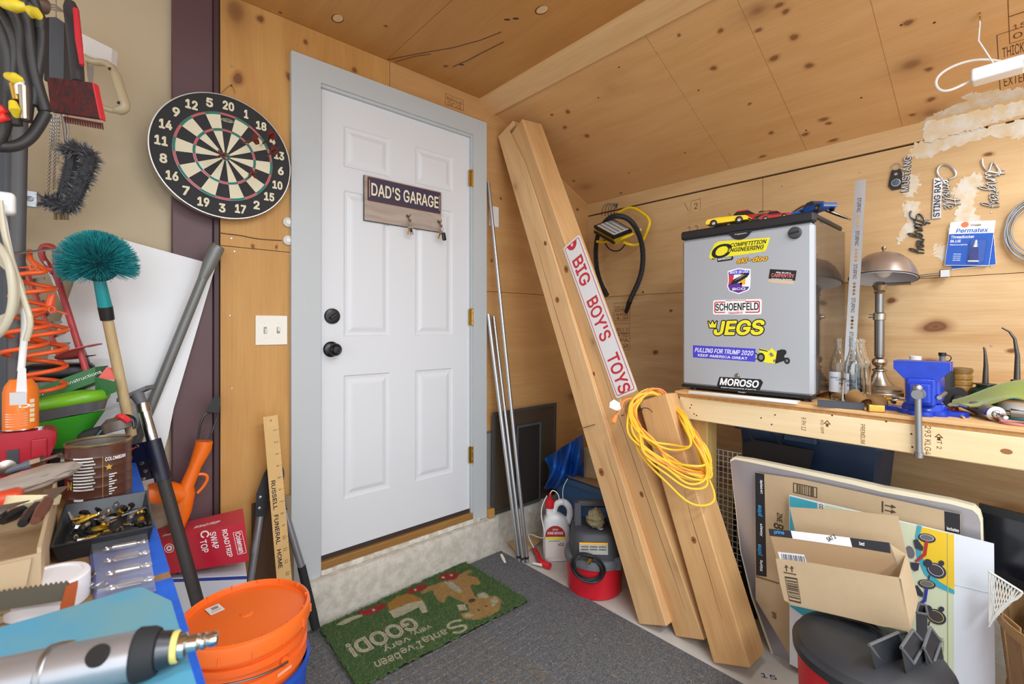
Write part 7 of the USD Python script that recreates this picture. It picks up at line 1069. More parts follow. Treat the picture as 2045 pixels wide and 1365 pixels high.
# things standing behind: green box, lime tool, black pad
gx = Thing('garden_box', 'long dark green carton with white lettering lying over the lime green tool', 'box', dep(150, 765, 1.36)); a, b, c = dep(52, 795, 1.30), dep(190, 745, 1.38), A([0, 0, .055]); dpt = A([.03, .07, 0]); GRB = mat('green_carton', (50, 112, 62), .5)
gx.wpart('carton', hull([q + e for q in (a, b) for e in (A([0, 0, -.026]), A([0, 0, .019]), dpt + A([0, 0, -.03]), dpt + A([0, 0, .017]))]), GRB, smooth=False); x = (b - a) / np.linalg.norm(b - a); z = np.cross(x, A([0, 0, 1.])); z /= np.linalg.norm(z); z = z if z @ (CAM - a) > 0 else -z; y = np.cross(z, x); gx.wpart('lettering', xf(text('Operating instructions', .012, .15, depth=.0006, bold=False), cols(x, y, z), a * .38 + b * .62 + z * .0012 + A([0, 0, -.002])), WHITEINK)
RFL = mat('box_flap_coral', (226, 104, 92), .5); f0 = dep(192, 745, 1.38); gx.wpart('flap', hull([f0 + A(q) for q in ((.0, .0, -.02), (.06, .02, -.024), (.056, .03, .008), (.024, .02, .016), (0.0, .004, -.02), (.06, .024, -.024), (.056, .034, .008))]), RFL, smooth=False); gx.wpart('flap', hull([dep(190, 752, 1.375), dep(232, 762, 1.37), dep(232, 782, 1.37), dep(212, 790, 1.37), dep(190, 780, 1.375), dep(210, 770, 1.39)]), GRB, smooth=False)
lg = Thing('garden_tool', 'lime green and grey oval garden tool housing behind the coffee can', 'garden tool', dep(145, 830, 1.36)); Rl = cols(RT, FW, (0, 0, 1)) @ rot((0, 1, 0), -10); cl = dep(130, 815, 1.36); LIME = mat('lime_plastic', (116, 182, 42), .3); 
lg.wpart('rim', xf(tube([(.095 * math.cos(a), .065 * math.sin(a), .0) for a in np.arange(56) / 56 * 2 * PI],   .018, 14, closed=True), Rl, cl + A([0, 0, .02])), LIME, smooth=60); lg.wpart('cap', xf(loft([(0, 0, .005, .094, .062), (0, 0, .026, .08, .052), (0, 0, .034, .05, .03)], sup=2.2), Rl, cl + A([0, 0, .012])), LIME, smooth=60); lg.wpart('grey_band', xf(loft([(0, 0, -.03, .094, .064), (0, 0, .0, .106, .074)], sup=2.2), Rl, cl + A([0, 0, .008])), mat('graphite_band', (116, 118, 124), .3, .5), smooth=60); lg.wpart('bowl', xf(loft([(-.03, 0, -.13, .05, .04), (-.02, 0, -.08, .07, .05), (0, 0, -.031, .096, .066)], sup=2.2), Rl, cl + A([0, 0, .006])), mat('green_plastic', (62, 158, 44), .35), smooth=60)
one('black_case', rbox(dep(120, 742, 1.40), (.16, .10, .05), .02), BLACK, 'rounded black case tucked behind the green carton', 'case')
sp_ = Thing('black_sander', 'black flat power tool with looped cable and red clip behind the coffee can', 'power tool', dep(205, 855, 1.40)); Rs_ = cols(RT, FW, (0, 0, 1)) @ rot((0, 1, 0), -16); sp_.wpart('plate', xf(loft([(0, 0, -.01, .085, .06), (0, 0, .008, .085, .06), (0, 0, .016, .07, .05)], sup=2.3), Rs_, dep(200, 862, 1.40)), mat('matte_black', (50, 50, 52), .6), smooth=60); sp_.wpart('body', xf(loft([(0, 0, 0, .04, .036), (0, 0, .026, .038, .033), (0, 0, .038, .022, .02)], sup=2.1), Rs_, dep(238, 858, 1.36)), mat('bronze_grey', (96, 84, 76), .4)); 
for k in range(3): sp_.wpart('cable', tube(spline([dep(184, 885, 1.32), dep(200 + 8 * k, 858 - 4 * k, 1.34), dep(226 + 8 * k, 836 - 3 * k, 1.37), dep(262 + 4 * k, 838, 1.37), dep(268, 855, 1.36)], 24), .0036, 8), BLACK if k != 1 else mat('blue_grey_wire', (90, 130, 150), .4))
sp_.wpart('clip', cat(tube(spline([dep(232, 838, 1.36), dep(246, 832, 1.34), dep(256, 840, 1.35)], 10), .008, 8), cone(dep(240, 845, 1.35), dep(262, 838, 1.36), .005)), mat('red_clip', (224, 50, 56), .4))
one('crate', b2((-.30, 1.80, LZ_ + .001), (.03, 2.0, .90), .004), BLACK, 'dark crate at the back of the left bench holding up the stacked garden tools', 'crate')
# white and grey sheets leaning on the beige wall
wsx = Thing('foam_sheet', 'large white foam board leaning on the beige wall behind the duster', 'foam board', (.12, 2.06, .1)); pw_ = (A([.1, 2.036, 1.0]), A([0, -1., .02])); sheet(wsx, 'board', ((180, 460), (412, 524), (426, 528), (430, 533), (347, 815), (336, 870), (300, 1000), (306, 1300), (120, 1300), (80, 760), (122, 637), (155, 542)), *pw_, .006, mat('white_foam_board', (232, 234, 236), .55))
# grey club ended pipe
b0 = A([.27, 1.93, 0]); pp = [on_y(431, 498, 1.975), on_y(419, 525, 1.975), on_y(405, 556, 1.98), on_y(282, 858, 2.02)]; gpb = Thing('grey_bar', 'long grey steel bar with a flattened club end against the maroon post', 'bar', pp[3]); GB = mat('grey_steel_bar', (122, 124, 122), .45, .4); dd = (pp[3] - pp[2]); gpb.wpart('bar', tube([pp[2], pp[3], pp[3] + dd * .8], .0155, 16), GB); gpb.wpart('club_end', tube([on_y(437, 490, 1.97), pp[0], pp[1], pp[2]], [.021, .025, .022, .0155], 16), GB, smooth=60)
# teal duster
dsx = Thing('cobweb_duster', 'teal bristle cobweb duster on a wooden pole before the white foam board', 'duster', dep(255, 835, 1.46)); hc = dep(196, 528, 1.36); TLB = mat('teal_bristle', (36, 158, 164), .8, var=.3, vs=40); TLP = mat('teal_plastic', (16, 142, 146), .35)
ax3 = dep(196, 545, 1.36) - dep(255, 835, 1.46); ax3 /= np.linalg.norm(ax3); rr = np.random.RandomState(17); V = []; F = []
for i in range(5200):
    th = rr.uniform(0, 2 * PI); ph = rr.uniform(.02, 2.05) ; dl = A([math.sin(ph) * math.cos(th), math.sin(ph) * math.sin(th), math.cos(ph)]); x, y, _ = frame_of(ax3); d = x * dl[0] + y * dl[1] + ax3 * dl[2]; L = .098 * (.9 + .12 * rr.rand()) * (1 - .12 * (math.sin(2.5 * th + 1) > .85)); d2 = d + rr.randn(3) * .05; d2 /= np.linalg.norm(d2); d2[2] -= .0; s = np.cross(d2, rr.randn(3)); s /= np.linalg.norm(s); k = len(V); p0 = hc + d2 * .02; p1 = hc + d2 * L; V += [p0 - s * .0011, p0 + s * .0011, p1 + s * .0006, p1 - s * .0006]; F += [[k, k + 1, k + 2], [k, k + 2, k + 3]]
dsx.wpart('bristle', tm(V, F), TLB, smooth=False, kind='stuff'); p0 = dep(195, 542, 1.36); p1 = dep(210, 612, 1.39); p2_ = dep(215, 638, 1.40); p3_ = dep(258, 845, 1.46); dsx.wpart('core', trimesh.creation.icosphere(3, .05).apply_translation(hc), mat('teal_dark_core', (20, 84, 92), .9)); dsx.wpart('socket', tube([hc, p0, p0 * .7 + p1 * .3, p1], [.010, .013, .015, .0175], 18), TLP); dsx.wpart('ferrule', cone(p1, p2_, .0182, .0172, 18), BLACK); dv_ = p3_ - p2_; dsx.wpart('pole', tube([p2_, p3_, p3_ + dv_ * .12], .0135, 16), wood('bamboo_pole', (206, 184, 140), (176, 150, 104), axis=2, knots=0, seed=44, s=2))
# red auger with loop handle
ag = Thing('earth_auger', 'red earth anchor auger with a bent loop handle among the orange hose', 'auger', dep(178, 760, 1.38)); AR = mat('auger_red', (178, 62, 66), .45, var=.1, vs=30); ag.wpart('shaft', tube(spline([dep(108, 545, 1.38), dep(95, 528, 1.38), dep(83, 506, 1.38), dep(85, 494, 1.38), dep(97, 491, 1.38), dep(108, 496, 1.38), dep(113, 510, 1.38), dep(112, 535, 1.38), dep(118, 565, 1.38), dep(146, 655, 1.38), dep(178, 760, 1.38)], 80), .0085, 12), AR, smooth=60)
c = dep(158, 700, 1.38); ax4 = dep(178, 760, 1.38) - dep(146, 655, 1.38); ax4 /= np.linalg.norm(ax4); x, y, _ = frame_of(ax4); V = []; F = []
for i in range(41):
    a = 2 * PI * i / 40 * 1.05 + .6; o = c + ax4 * (-.012 + .03 * i / 40); u_ = x * math.cos(a) + y * math.sin(a)
    for r_ in (.006, .055 * (1 if 4 < i < 37 else .8)):
        for e in (-.0012, .0012): V.append(o + u_ * r_ + ax4 * e)
for i in range(40): k = 4 * i; F += [[k + 1, k + 3, k + 7], [k + 1, k + 7, k + 5], [k, k + 6, k + 2], [k, k + 4, k + 6], [k + 2, k + 6, k + 7], [k + 2, k + 7, k + 3]]
ag.wpart('blade', tm(V, F), mat('auger_blade', (188, 92, 88), .5))
# hedge trimmer blade
hb = Thing('hedge_trimmer', 'pinkish red toothed hedge trimmer bar behind the orange coiled hose', 'hedge trimmer', dep(130, 735, 1.40)); h0, h1 = dep(44, 520, 1.36), dep(128, 735, 1.42); hb.wpart('bar', tube([h1, h1 + A([.03, 0, h1[2] * 0 - (h1[2] - .902)])], .008, 8), STEEL); hb.wpart('bar', tube([h0, h1], .017, 8, flat=(1, .4)), mat('faded_red_bar', (204, 96, 92), .5)); dd = (h1 - h0); sx = RT * 1.0
for i in range(9): o = h0 + dd * (.16 + .1 * i); hb.wpart('tooth', hull([o + sx * .012, o + sx * .012 + A([0, 0, -.016]), o + sx * .046 + A([0, 0, .004]), o + sx * .044 + A([0, 0, -.004])] + [o + sx * .012 + FW * .005, o + sx * .044 + FW * .005]), mat('grey_tooth', (120, 118, 114), .4, .7), smooth=False)
hb.wpart('backing', hull([h0 + sx * .06 + FW * .01, h1 + sx * .075 + FW * .01, h0 + sx * .052 + FW * .01, h1 + sx * .066 + FW * .01, h0 + sx * .06 + FW * .014, h1 + sx * .075 + FW * .014]), STEEL)
# orange coiled air hose
def helix(c0, c1, r, turns, n, rr_, ph=0, sq=.55):
    a = A(c1) - A(c0); x, y, d = frame_of(a); P = []; x = RT; y = np.cross(d, x); 
    for i in range(n): f = i / (n - 1); t = 2 * PI * turns * f + ph; P.append(A(c0) + a * f + (x * math.cos(t) + y * math.sin(t) * 1.0) * r)
    return P
oh = Thing('air_hose', 'coiled orange air hose hanging from a steel rod', 'hose', dep(70, 700, 1.25)); OH = mat('orange_hose', (230, 92, 38), .35); pts = [dep(60, 500, 1.30), dep(63, 520, 1.28), dep(66, 532, 1.27)]; hA = helix(dep(72, 545, 1.27), dep(46, 715, 1.27), .042, 4.6, 120, .006, .5); hB = helix(dep(92, 640, 1.30), dep(86, 800, 1.30), .044, 4.3, 110, .006, 2.6)
oh.wpart('coil', tube(spline(pts[:2] + hA[::2], 150), .0062, 10), OH, smooth=60); oh.wpart('coil', tube(spline([dep(104, 590, 1.30), dep(102, 612, 1.30)] + hB[::2], 140), .0062, 10), OH, smooth=60); oh.wpart('end_sleeve', cone(dep(104, 588, 1.30), dep(97, 618, 1.29), .0095, .0085), OH)
for c_, q0, q1 in (((66, 533), (40, 534), (104, 538)), ((104, 618), (62, 620), (134, 627))): oh.wpart('tie', cat(tube([dep(*q0, 1.27), dep(*c_, 1.255), dep(*q1, 1.27)], .0025, 6), tube([dep(*c_, 1.25) + RT * .008 * math.cos(a) + A([0, 0, .008 * math.sin(a)]) for a in np.arange(16) / 16 * 2 * PI], .0022, 6, closed=True)), OH)
rdx = Thing('hook_rod', 'thin steel peg rod carrying the orange hose and the auger', 'rod', dep(30, 505, 1.3)); rdx.wpart('rod', tube([dep(-40, 508, 1.10), dep(36, 505, 1.24), dep(116, 496, 1.37)], .0032, 8), ZINC); rdx.wpart('tip', trimesh.creation.icosphere(2, .005).apply_translation(dep(116, 496, 1.37)), ZINC)
# dark pipes and hanging hoses
PG = mat('dark_grey_pipe', (66, 70, 78), .45); PG2 = mat('grey_conduit', (84, 84, 86), .5)
one('plastic_pipe', cone(dep(14, 250, 1.36), dep(14, 950, 1.36), .0225, n=24), PG, 'wide dark blue grey pipe standing at the left picture edge', 'pipe'); one('plastic_pipe', cone(dep(43, 120, 1.26), dep(27, 960, 1.30), .0155, n=20), PG2, 'slimmer grey pipe right of the wide pipe', 'pipe')
HB = mat('soft_black_hose', (44, 42, 42), .5); jc = Thing('jumper_cable', 'thick black cables with yellow clamps hanging at the upper left corner', 'cable', dep(50, 120, .95))
for P, r_ in ((((-20, 10), (15, 60), (22, 140), (20, 200), (30, 250)), .0125), (((0, -10), (30, 40), (36, 110), (52, 190), (48, 240)), .0125), (((40, -20), (55, 60), (66, 140), (90, 222)), .0115), (((66, 0), (82, 60), (80, 110), (72, 160), (66, 210)), .0095), (((92, 225), (70, 262), (40, 288), (0, 293), (-40, 285)), .0105), (((-10, 40), (10, 100), (12, 180), (4, 260), (-20, 300)), .0125), (((45, 5), (70, 20), (80, 60)), .010)): jc.wpart('cable', tube(spline([dep(u, v, .92 + .0006 * u) for u, v in P], 40), r_, 12), HB, smooth=60)
YCL = mat('yellow_clamp', (226, 200, 50), .4)
for q0, q1, r_ in (((8, 8), (50, 14), .011), ((60, 20), (78, 32), .010), ((16, 152), (42, 160), .009), ((26, 205), (34, 232), .008)): jc.wpart('clamp', tube([dep(*q0, .90), dep((q0[0] + q1[0]) / 2, (q0[1] + q1[1]) / 2, .895), dep(*q1, .905)], [r_ * .8, r_ * 1.15, r_ * .7], 12), YCL)
for q0, q1, m in (((28, 168), (34, 200), BRASS), ((46, 172), (50, 238), NICKEL), ((38, 160), (40, 190), WHITE)): jc.wpart('connector', cone(dep(*q0, .905), dep(*q1, .905), .0075, .006), m)
one('wooden_handle', tube([dep(50, -20, 1.1), dep(70, 5, 1.1), dep(92, 14, 1.12)], [.017, .018, .017], 16), mat('dark_brown_handle', (92, 70, 58), .5), 'dark brown tool handle end pointing right at the top left', 'handle'); hkx = Thing('steel_hook', 'twisted steel wire hooks above the brush handles', 'hook', dep(110, 20, 1.2))
for k in range(3): hkx.wpart('wire', tube(spline([dep(92, 12 + 2 * k, 1.12), dep(108, 10 + 5 * k, 1.18), dep(128, 24, 1.25)], 12), .002, 6), ZINC)
# scrub brush with two black handles
bh = Thing('grill_brush', 'grill brush with charcoal handle hanging left of the red edged one', 'brush', dep(108, 90, 1.22)); q = [dep(u, v, 1.22) for u, v in ((98, 34), (112, 34), (128, 46), (127, 158), (98, 158))]; bh.wpart('handle', hull([p + FW * h for p in q for h in (0, .03)]), mat('slate_handle', (74, 80, 88), .4)); q = [dep(u, v, 1.23) for u, v in ((88, 36), (98, 34), (98, 160), (88, 160))]; bh.wpart('handle_edge', hull([p + FW * h for p in q for h in (0, .03)]), BLACK)
bh2 = Thing('scrub_brush', 'scrub brush with red and black handle and worn maroon pad', 'brush', dep(150, 90, 1.18)); bh2.wpart('handle', tube([dep(140, 6, 1.20), dep(142, 18, 1.20), dep(150, 90, 1.19), dep(156, 165, 1.18)], [.014, .0195, .019, .0165], 18, flat=(1, .8)), mat('soft_black_grip', (58, 58, 62), .5), smooth=60); bh2.wpart('handle_inlay', tube([dep(151, 18, 1.17), dep(157, 80, 1.165), dep(164, 130, 1.16)], [.006, .007, .005], 10), mat('grip_red', (206, 48, 60), .4)); pq = [dep(u, v, d) for u, v, d in ((92, 152, 1.16), (186, 164, 1.10), (202, 237, 1.10), (100, 222, 1.16))]; MRN = mat('maroon_scrub_fibre', (112, 36, 42), .95, var=.6, vs=70, bump=1.0, bs=220, bd=.006, col2=(58, 44, 42)); bh2.wpart('scrub_pad', hull([p + FW * h + (p - sum(pq) / 4) * (.0 if h else -.03) for p in pq for h in (0, .010)]), MRN, smooth=False); pq2 = [dep(u, v, d) for u, v, d in ((184, 164, 1.10), (188, 166, 1.10), (203, 237, 1.10), (200, 238, 1.10))]; bh2.wpart('pad_edge', hull([p + FW * h for p in pq2 for h in (-.001, .012)]), mat('grip_red', (206, 48, 60), .4)); 
V = []; F = []; rr = np.random.RandomState(19)
for i in range(16):
    o = dep(128 + 5 * i, 232 + .9 * i, 1.115); k = cone(o, o + A([0, 0, -.014]) + FW * .004, .0028, .0018, 6); V.append(k)
bh2.wpart('bristle_tuft', cat(*V), mat('dark_red_tuft', (92, 40, 38), .8), kind='stuff')
# pruning saw with white guard
psw = Thing('bow_saw', 'beige handled saw with a white blade guard hanging on the beige wall', 'saw', dep(200, 120, 1.42)); q = [dep(u, v, 1.42) for u, v in ((80, 35), (158, 64), (224, 97), (222, 126), (160, 108), (80, 80))]; psw.wpart('blade_guard', hull([p + FW * h for p in q for h in (0, .02)]), mat('guard_white', (214, 210, 206), .5)); BGH = mat('beige_handle', (192, 178, 146), .35); psw.wpart('handle', tube(spline([dep(164, 112, 1.42), dep(190, 124, 1.42), dep(210, 126, 1.42), dep(222, 134, 1.42), dep(236, 166, 1.42), dep(247, 200, 1.42), dep(248, 216, 1.42), dep(236, 221, 1.42), dep(205, 214, 1.42)], 50), [.013] * 20 + [.016] * 22 + [.011] * 8, 14, flat=(1, .75)), BGH, smooth=60); psw.wpart('handle_stem', tube([dep(168, 118, 1.42), dep(174, 160, 1.42), dep(180, 200, 1.42)], .014, 10, flat=(1, .6)), BGH); psw.wpart('blade', hull([dep(u, v, d) for u, v in ((176, 130), (188, 132), (186, 172), (174, 168)) for d in (1.412, 1.415)]), STEEL)
for u, v in ((219, 137), (237, 205)): psw.wpart('screw', lathe([(.005, .0), (.004, .002), (0, .0015)], 10, axis=-FW, at=dep(u, v, 1.395)), DARKSTEEL)
# chain and wire brush
chn = Thing('chain', 'hanks of bright twisted steel chain hanging beside the bristle brush', 'chain', dep(108, 300, 1.45)); 
for u0, u1, v1 in ((103, 96, 388), (108, 103, 300), (112, 107, 380), (116, 115, 330)):
    n_l = int((v1 - 232) / 3.6); ms = []
    for i in range(n_l): f = i / n_l; c = dep(u0 + (u1 - u0) * f, 232 + (v1 - 232) * f, 1.45); a = .6 if i % 2 else -.6; ms.append(tube([c + A([0, 0, .005]) * math.cos(s) + (RT * math.cos(a) + FW * math.sin(a)) * .0032 * math.sin(s) for s in np.arange(8) / 8 * 2 * PI], .0011, 4, closed=True))
    chn.wpart('chain_strand', cat(*ms), CHROME, smooth=40)
chn.wpart('wall_hook', tube(spline([dep(100, 236, 1.45), dep(110, 230, 1.45), dep(118, 236, 1.45), A([*(dep(110, 228, 1.45)[:1]), 2.098, dep(110, 228, 1.45)[2]])], 14), .002, 6), ZINC)
wbr = Thing('bristle_brush', 'spiky steel bristle brush hanging below the scrub pad', 'brush', dep(140, 360, 1.40)); SB_ = mat('steel_bristle_wire', (118, 118, 122), .35, .35); rr = np.random.RandomState(23); 
def spiky(path, r, n, L):
    V = []; F = []
    for i in range(n):
        f = rr.rand() * (len(path) - 1); k = int(f); f -= k; c = path[k] * (1 - f) + path[k + 1] * f; d = rr.randn(3); d /= np.linalg.norm(d); s = np.cross(d, rr.randn(3)); s /= np.linalg.norm(s); o = c + d * r * .6; e = c + d * (r + L * (.6 + .4 * rr.rand())); q = len(V); V += [o - s * .003, o + s * .003, e]; F.append([q, q + 1, q + 2])
    return tm(V, F)
pth = [dep(u, v, 1.40) for u, v in ((150, 298), (146, 330), (138, 365), (128, 400), (118, 412))]; pth2 = [dep(u, v, 1.38) for u, v in ((132, 300), (150, 296), (176, 306), (182, 318), (172, 345), (164, 365), (150, 398), (135, 415), (112, 405), (92, 402))]
wbr.wpart('core', tube(pth2, .016, 10), mat('brush_core', (52, 54, 60), .6)); wbr.wpart('core', tube(pth, .02, 10), mat('brush_core', (52, 54, 60), .6)); wbr.wpart('bristle', spiky(pth2, .016, 1500, .022), SB_, smooth=False, kind='stuff'); wbr.wpart('bristle', spiky(pth, .018, 700, .016), SB_, smooth=False, kind='stuff'); wbr.wpart('wire_shank', cat(*[tube([dep(u, 228, 1.40), dep(u + 4, 262, 1.40), dep(130, 300, 1.40)], .0022, 6) for u in (122, 128, 134)]), STEEL)
for u in (110, 120, 127, 133): wbr.wpart('wood_end', cone(dep(u, 412, 1.395), dep(u + 1, 438, 1.395), .0042, n=8), mat('twig_brown', (132, 106, 66), .7))
bkt = Thing('wall_bracket', 'small zinc bracket plate with a bolt on the beige wall', 'bracket', on_y(60, 397, 2.099), YW); bkt.part('plate', box((0, 0, .002), (.032, .05, .003), .001), ZINC); bkt.part('bolt', lathe([(.009, .003), (.008, .007), (0, .008)], 12), STEEL)
# white cords and translucent tubing
wcx = Thing('extension_lead', 'white extension lead hanging with its plug in front of the orange can', 'power cord', dep(40, 700, .95)); wcx.wpart('cord', tube(spline([dep(u, v, .95) for u, v in ((4, 425), (18, 500), (38, 580), (49, 640), (47, 690), (42, 740))], 50), .0058, 10), WHITE); wcx.wpart('connector_block', rbox(dep(-4, 405, .94), (.05, .03, .045), .008), WHITE); wcx.wpart('plug', hull([dep(u, v, d) for u, v in ((36, 735), (52, 735), (54, 782), (32, 782)) for d in (.935, .96)]), WHITE); pgm = wcx.wpart('adapter', hull([dep(u, v, d) for u, v in ((19, 784), (54, 782), (53, 807), (19, 809)) for d in (.93, .965)]), mat('adapter_grey_white', (206, 206, 208), .5)); wcx.wpart('prong', cat(*[hull([dep(u + a, v, .94 + b) for a in (0, 3) for v in (808, 820) for b in (0, .002)]) for u in (35, 43)]), BRASS, under=pgm)
tbx = Thing('clear_tubing', 'loops of translucent cream tubing at the left picture edge', 'tubing', dep(10, 560, .9)); CT = mat('cream_tubing', (214, 206, 180), .3, transmission_weight=.25)
for k in range(4): tbx.wpart('loop', tube(spline([dep(u, v, .90 + .012 * k) for u, v in ((-30, 470 + 9 * k), (4, 500 + 8 * k), (24 + 4 * k, 560), (22 + 3 * k, 620), (0, 664 - 9 * k), (-40, 690 - 12 * k))], 36), .0068, 10), CT, smooth=60)
tbx.wpart('loop', tube(spline([dep(u, v, .92) for u, v in ((0, 400), (10, 470), (30, 540), (52, 610), (60, 640), (52, 680))], 36), .005, 10), CT)
one('red_tip_pliers', cat(cone(dep(-14, 226, .91), dep(10, 217, .915), .0065, .0075), cone(dep(-14, 243, .91), dep(14, 232, .915), .0065, .0075)), mat('signal_red', (240, 62, 52), .35), 'pair of bright red handle tips at the left picture edge', 'pliers'); one('paint_bottle', lathe([(0, 0), (.022, 0), (.024, .004), (.024, .07), (.012, .085), (.01, .10), (0, .10)], 24, at=dep(-6, 856, 1.40) * [1, 1, 0] + A([0, 0, .901])), mat('teal_bottle', (60, 130, 120), .4), 'small teal bottle at the left picture edge beside the red vise', 'bottle')
# ---- telescopic stand
p0, p1 = A([.122, 1.965, .985]), A([.325, 1.73, 0.0]); d = (p1 - p0); L = np.linalg.norm(d); d /= L; sd = Thing('support_stand', 'telescopic support stand with a chrome post and black tee head beside the left bench', 'stand', p1); q1 = p0 + d * .155; sd.wpart('chrome_post', cone(p0, q1, .0165, n=24), CHROME); sd.wpart('post_cap', tube([p0 - d * .006, p0 + d * .022], [.0185, .0195], 24), NICKEL); sd.wpart('outer_tube', cone(q1 - d * .02, p1, .0185, n=24), mat('hammered_black', (50, 46, 44), .55, bump=.5, bs=180)); NVB = mat('navy_bracket', (24, 28, 52), .4); c = q1 + d * .03; sd.wpart('sleeve', cone(q1 - d * .035, q1 + d * .10, .0235, n=24), NVB); sd.wpart('lever', hull([c + RT * a + A([0, 0, b]) + FW * e for a, b in ((-.075, .05), (-.03, .06), (-.01, -.06), (-.05, -.07), (-.08, .0)) for e in (-.012, .008)]), NVB)
for a, b in ((-.058, .045), (-.042, -.01), (-.03, -.035), (-.036, -.06)): sd.wpart('rivet', lathe([(.007, 0), (.006, .003), (0, .004)], 14, axis=-FW, at=c + RT * a + A([0, 0, b]) - FW * .012), ZINC)
sd.wpart('release_wire', cone(c + RT * -.058 + A([0, 0, .045]) - FW * .014, c + RT * -.115 + A([0, 0, .01]) - FW * .01, .0025), mat('signal_red', (240, 62, 52), .35)); ta, tb2 = dep(243, 797, 1.52), dep(300, 772, 1.56); sd.wpart('tee_head', hull([q + A([0, 0, z]) + FW * e for q in (ta, tb2) for z in (-.006, .006) for e in (-.02, .02)]), GREYPL); sd.wpart('tee_neck', tube([(ta + tb2) / 2, p0], [.02, .014], 16), GREYPL)
# orange string trimmer
ot = Thing('string_trimmer', 'orange electric string trimmer leaning on the maroon post', 'string trimmer', on_y(372, 1050, 1.98)); OTR = mat('trimmer_orange', (238, 112, 22), .35); Y_ = 1.985
def T2(u, v, y=Y_): return on_y(u, v, y)
ot.wpart('handle_tube', tube([T2(408, 880), T2(405, 895), T2(390, 930), T2(374, 968), T2(370, 985), T2(365, 1020), T2(356, 1052)], [.027, .028, .020, .022, .030, .027, .020], 20), OTR, smooth=60); ot.wpart('motor_housing', tube([T2(296, 985, 1.97), T2(312, 982, 1.97), T2(340, 984), T2(368, 988)], [.030, .036, .038, .03], 18), OTR, smooth=60); ot.wpart('trigger_guard', tube(spline([T2(388, 950), T2(402, 946), T2(413, 950), T2(408, 968), T2(394, 984)], 24), .0055, 8), OTR); ot.wpart('trigger', hull([T2(u, v, y) for u, v in ((386, 953), (396, 948), (388, 974), (384, 976)) for y in (Y_ - .008, Y_ + .008)]), BLACK)
ot.wpart('wire_bail', tube(spline([T2(396, 876), T2(402, 842), T2(412, 826), T2(424, 822)], 20), .004, 8), DARKSTEEL); ot.wpart('wire_bail', tube(spline([T2(418, 876), T2(430, 845), T2(434, 826), T2(428, 816)], 20), .004, 8), DARKSTEEL); ot.wpart('top_grip', hull([T2(u, v, y) for u, v in ((411, 822), (428, 790), (436, 784), (440, 800), (438, 824)) for y in (Y_ - .015, Y_ + .015)]), BLACK); lo = T2(354, 1055); ot.wpart('shaft', cone(lo, A([.25, 1.93, .0]), .013), DARKSTEEL)
# red printed box on a white carton
Rb = cols(RT, FW, (0, 0, 1)); D_ = 1.60; TL, TR_, BR_, BL_ = dep(306, 1081, D_ - .02), dep(489, 1043, D_), dep(497, 1120, D_ + .0), dep(330, 1143, D_ - .02); rb_ = Thing('red_box', 'red printed box with white lettering behind the orange bucket', 'box', (TL + BR_) / 2); RBX = mat('carton_red', (190, 24, 50), .4); DPT = A([.02, .125, .006]); RBT = mat('carton_red_top', (206, 62, 78), .45)
lb0 = dep(258, 1098, D_ - .03); lb1 = dep(275, 1156, D_ - .03); rb_.wpart('carton', hull([q + e for q in (lb0, TR_, BR_, lb1) for e in (A([0, 0, 0.]), DPT)]), RBX, smooth=False); topq = [lb0, TR_, TR_ + DPT, lb0 + DPT]; rb_.wpart('top_face', hull([q + A([0, 0, h]) for q in topq for h in (.0004, .0012)]), RBT, smooth=False)
x = TR_ - lb0; x /= np.linalg.norm(x); y = (TR_ - BR_); y -= x * (x @ y); y /= np.linalg.norm(y); z = np.cross(x, y)
def rbt(s, u, v, h, w, ang, m, z0=.001): p = on_p(u, v, TR_ + z * z0, z); rb_.wpart('lettering', xf(xf(text(s, h, w, depth=.0005), rot((0, 0, 1), ang)), cols(x, y, z), p), m)
rbt('Coleman', 479, 1083, .018, .070, -90, WHITEINK); rbt('ROADTRIP', 454, 1084, .017, .096, -90, WHITEINK); rbt('SWAP', 428, 1078, .021, .058, -90, WHITEINK); rbt('TOP', 408, 1090, .022, .044, -90, WHITEINK); rbt('C', 409, 1066, .028, .024, -90, WHITEINK)
p = on_p(479, 1083, TR_ + z * .001, z); rb_.wpart('print', xf(ext(rrect(.030, .078, .003).difference(rrect(.027, .075, .002)), .0005), cols(x, y, z), p), WHITEINK); p = on_p(338, 1094, TR_ + z * .001, z); rb_.wpart('print', xf(cat(ext(Point(0, 0).buffer(.0155).difference(Point(0, 0).buffer(.0135)), .0005), ext(Point(0, 0).buffer(.0095).difference(Point(0, 0).buffer(.004)), .0005)), cols(x, y, z), p), WHITEINK)
zt = np.cross(x, DPT / np.linalg.norm(DPT)); rb_.wpart('lettering', xf(text('ROADTRIP', .018, .085, depth=.0005), cols(x, np.cross(zt, x), zt), lb0 + x * .255 + DPT * .45 + A([0, 0, .0016])), WHITEINK); rb_.wpart('lettering', xf(text('Coleman', .016, .06, depth=.0005), cols(x, np.cross(zt, x), zt), lb0 + x * .135 + DPT * .4 + A([0, 0, .0016])), WHITEINK)
zb = min(q[2] for q in (BR_, lb1)) - .002; wbx = Thing('white_carton', 'white carton with a blue stripe carrying the red box', 'box', (.2, 1.75, 0)); qs = [lb1 + x * .03, BR_ - x * .006]; wbx.wpart('carton', hull([A([q[0] + e[0], q[1] + e[1], zz]) for q in qs for e in ((.0, .004, 0), DPT) for zz in (.001, zb)]), mat('carton_plain_white', (214, 218, 226), .6), smooth=False); wbx.wpart('stripe', hull([A([q[0] - z[0] * e * -1, q[1] + .004 + z[1] * e, zz]) for q in qs for e in (.0006, .0014) for zz in (zb - .014, zb - .004)]), mat('carton_blue_line', (40, 60, 150), .5), smooth=False)
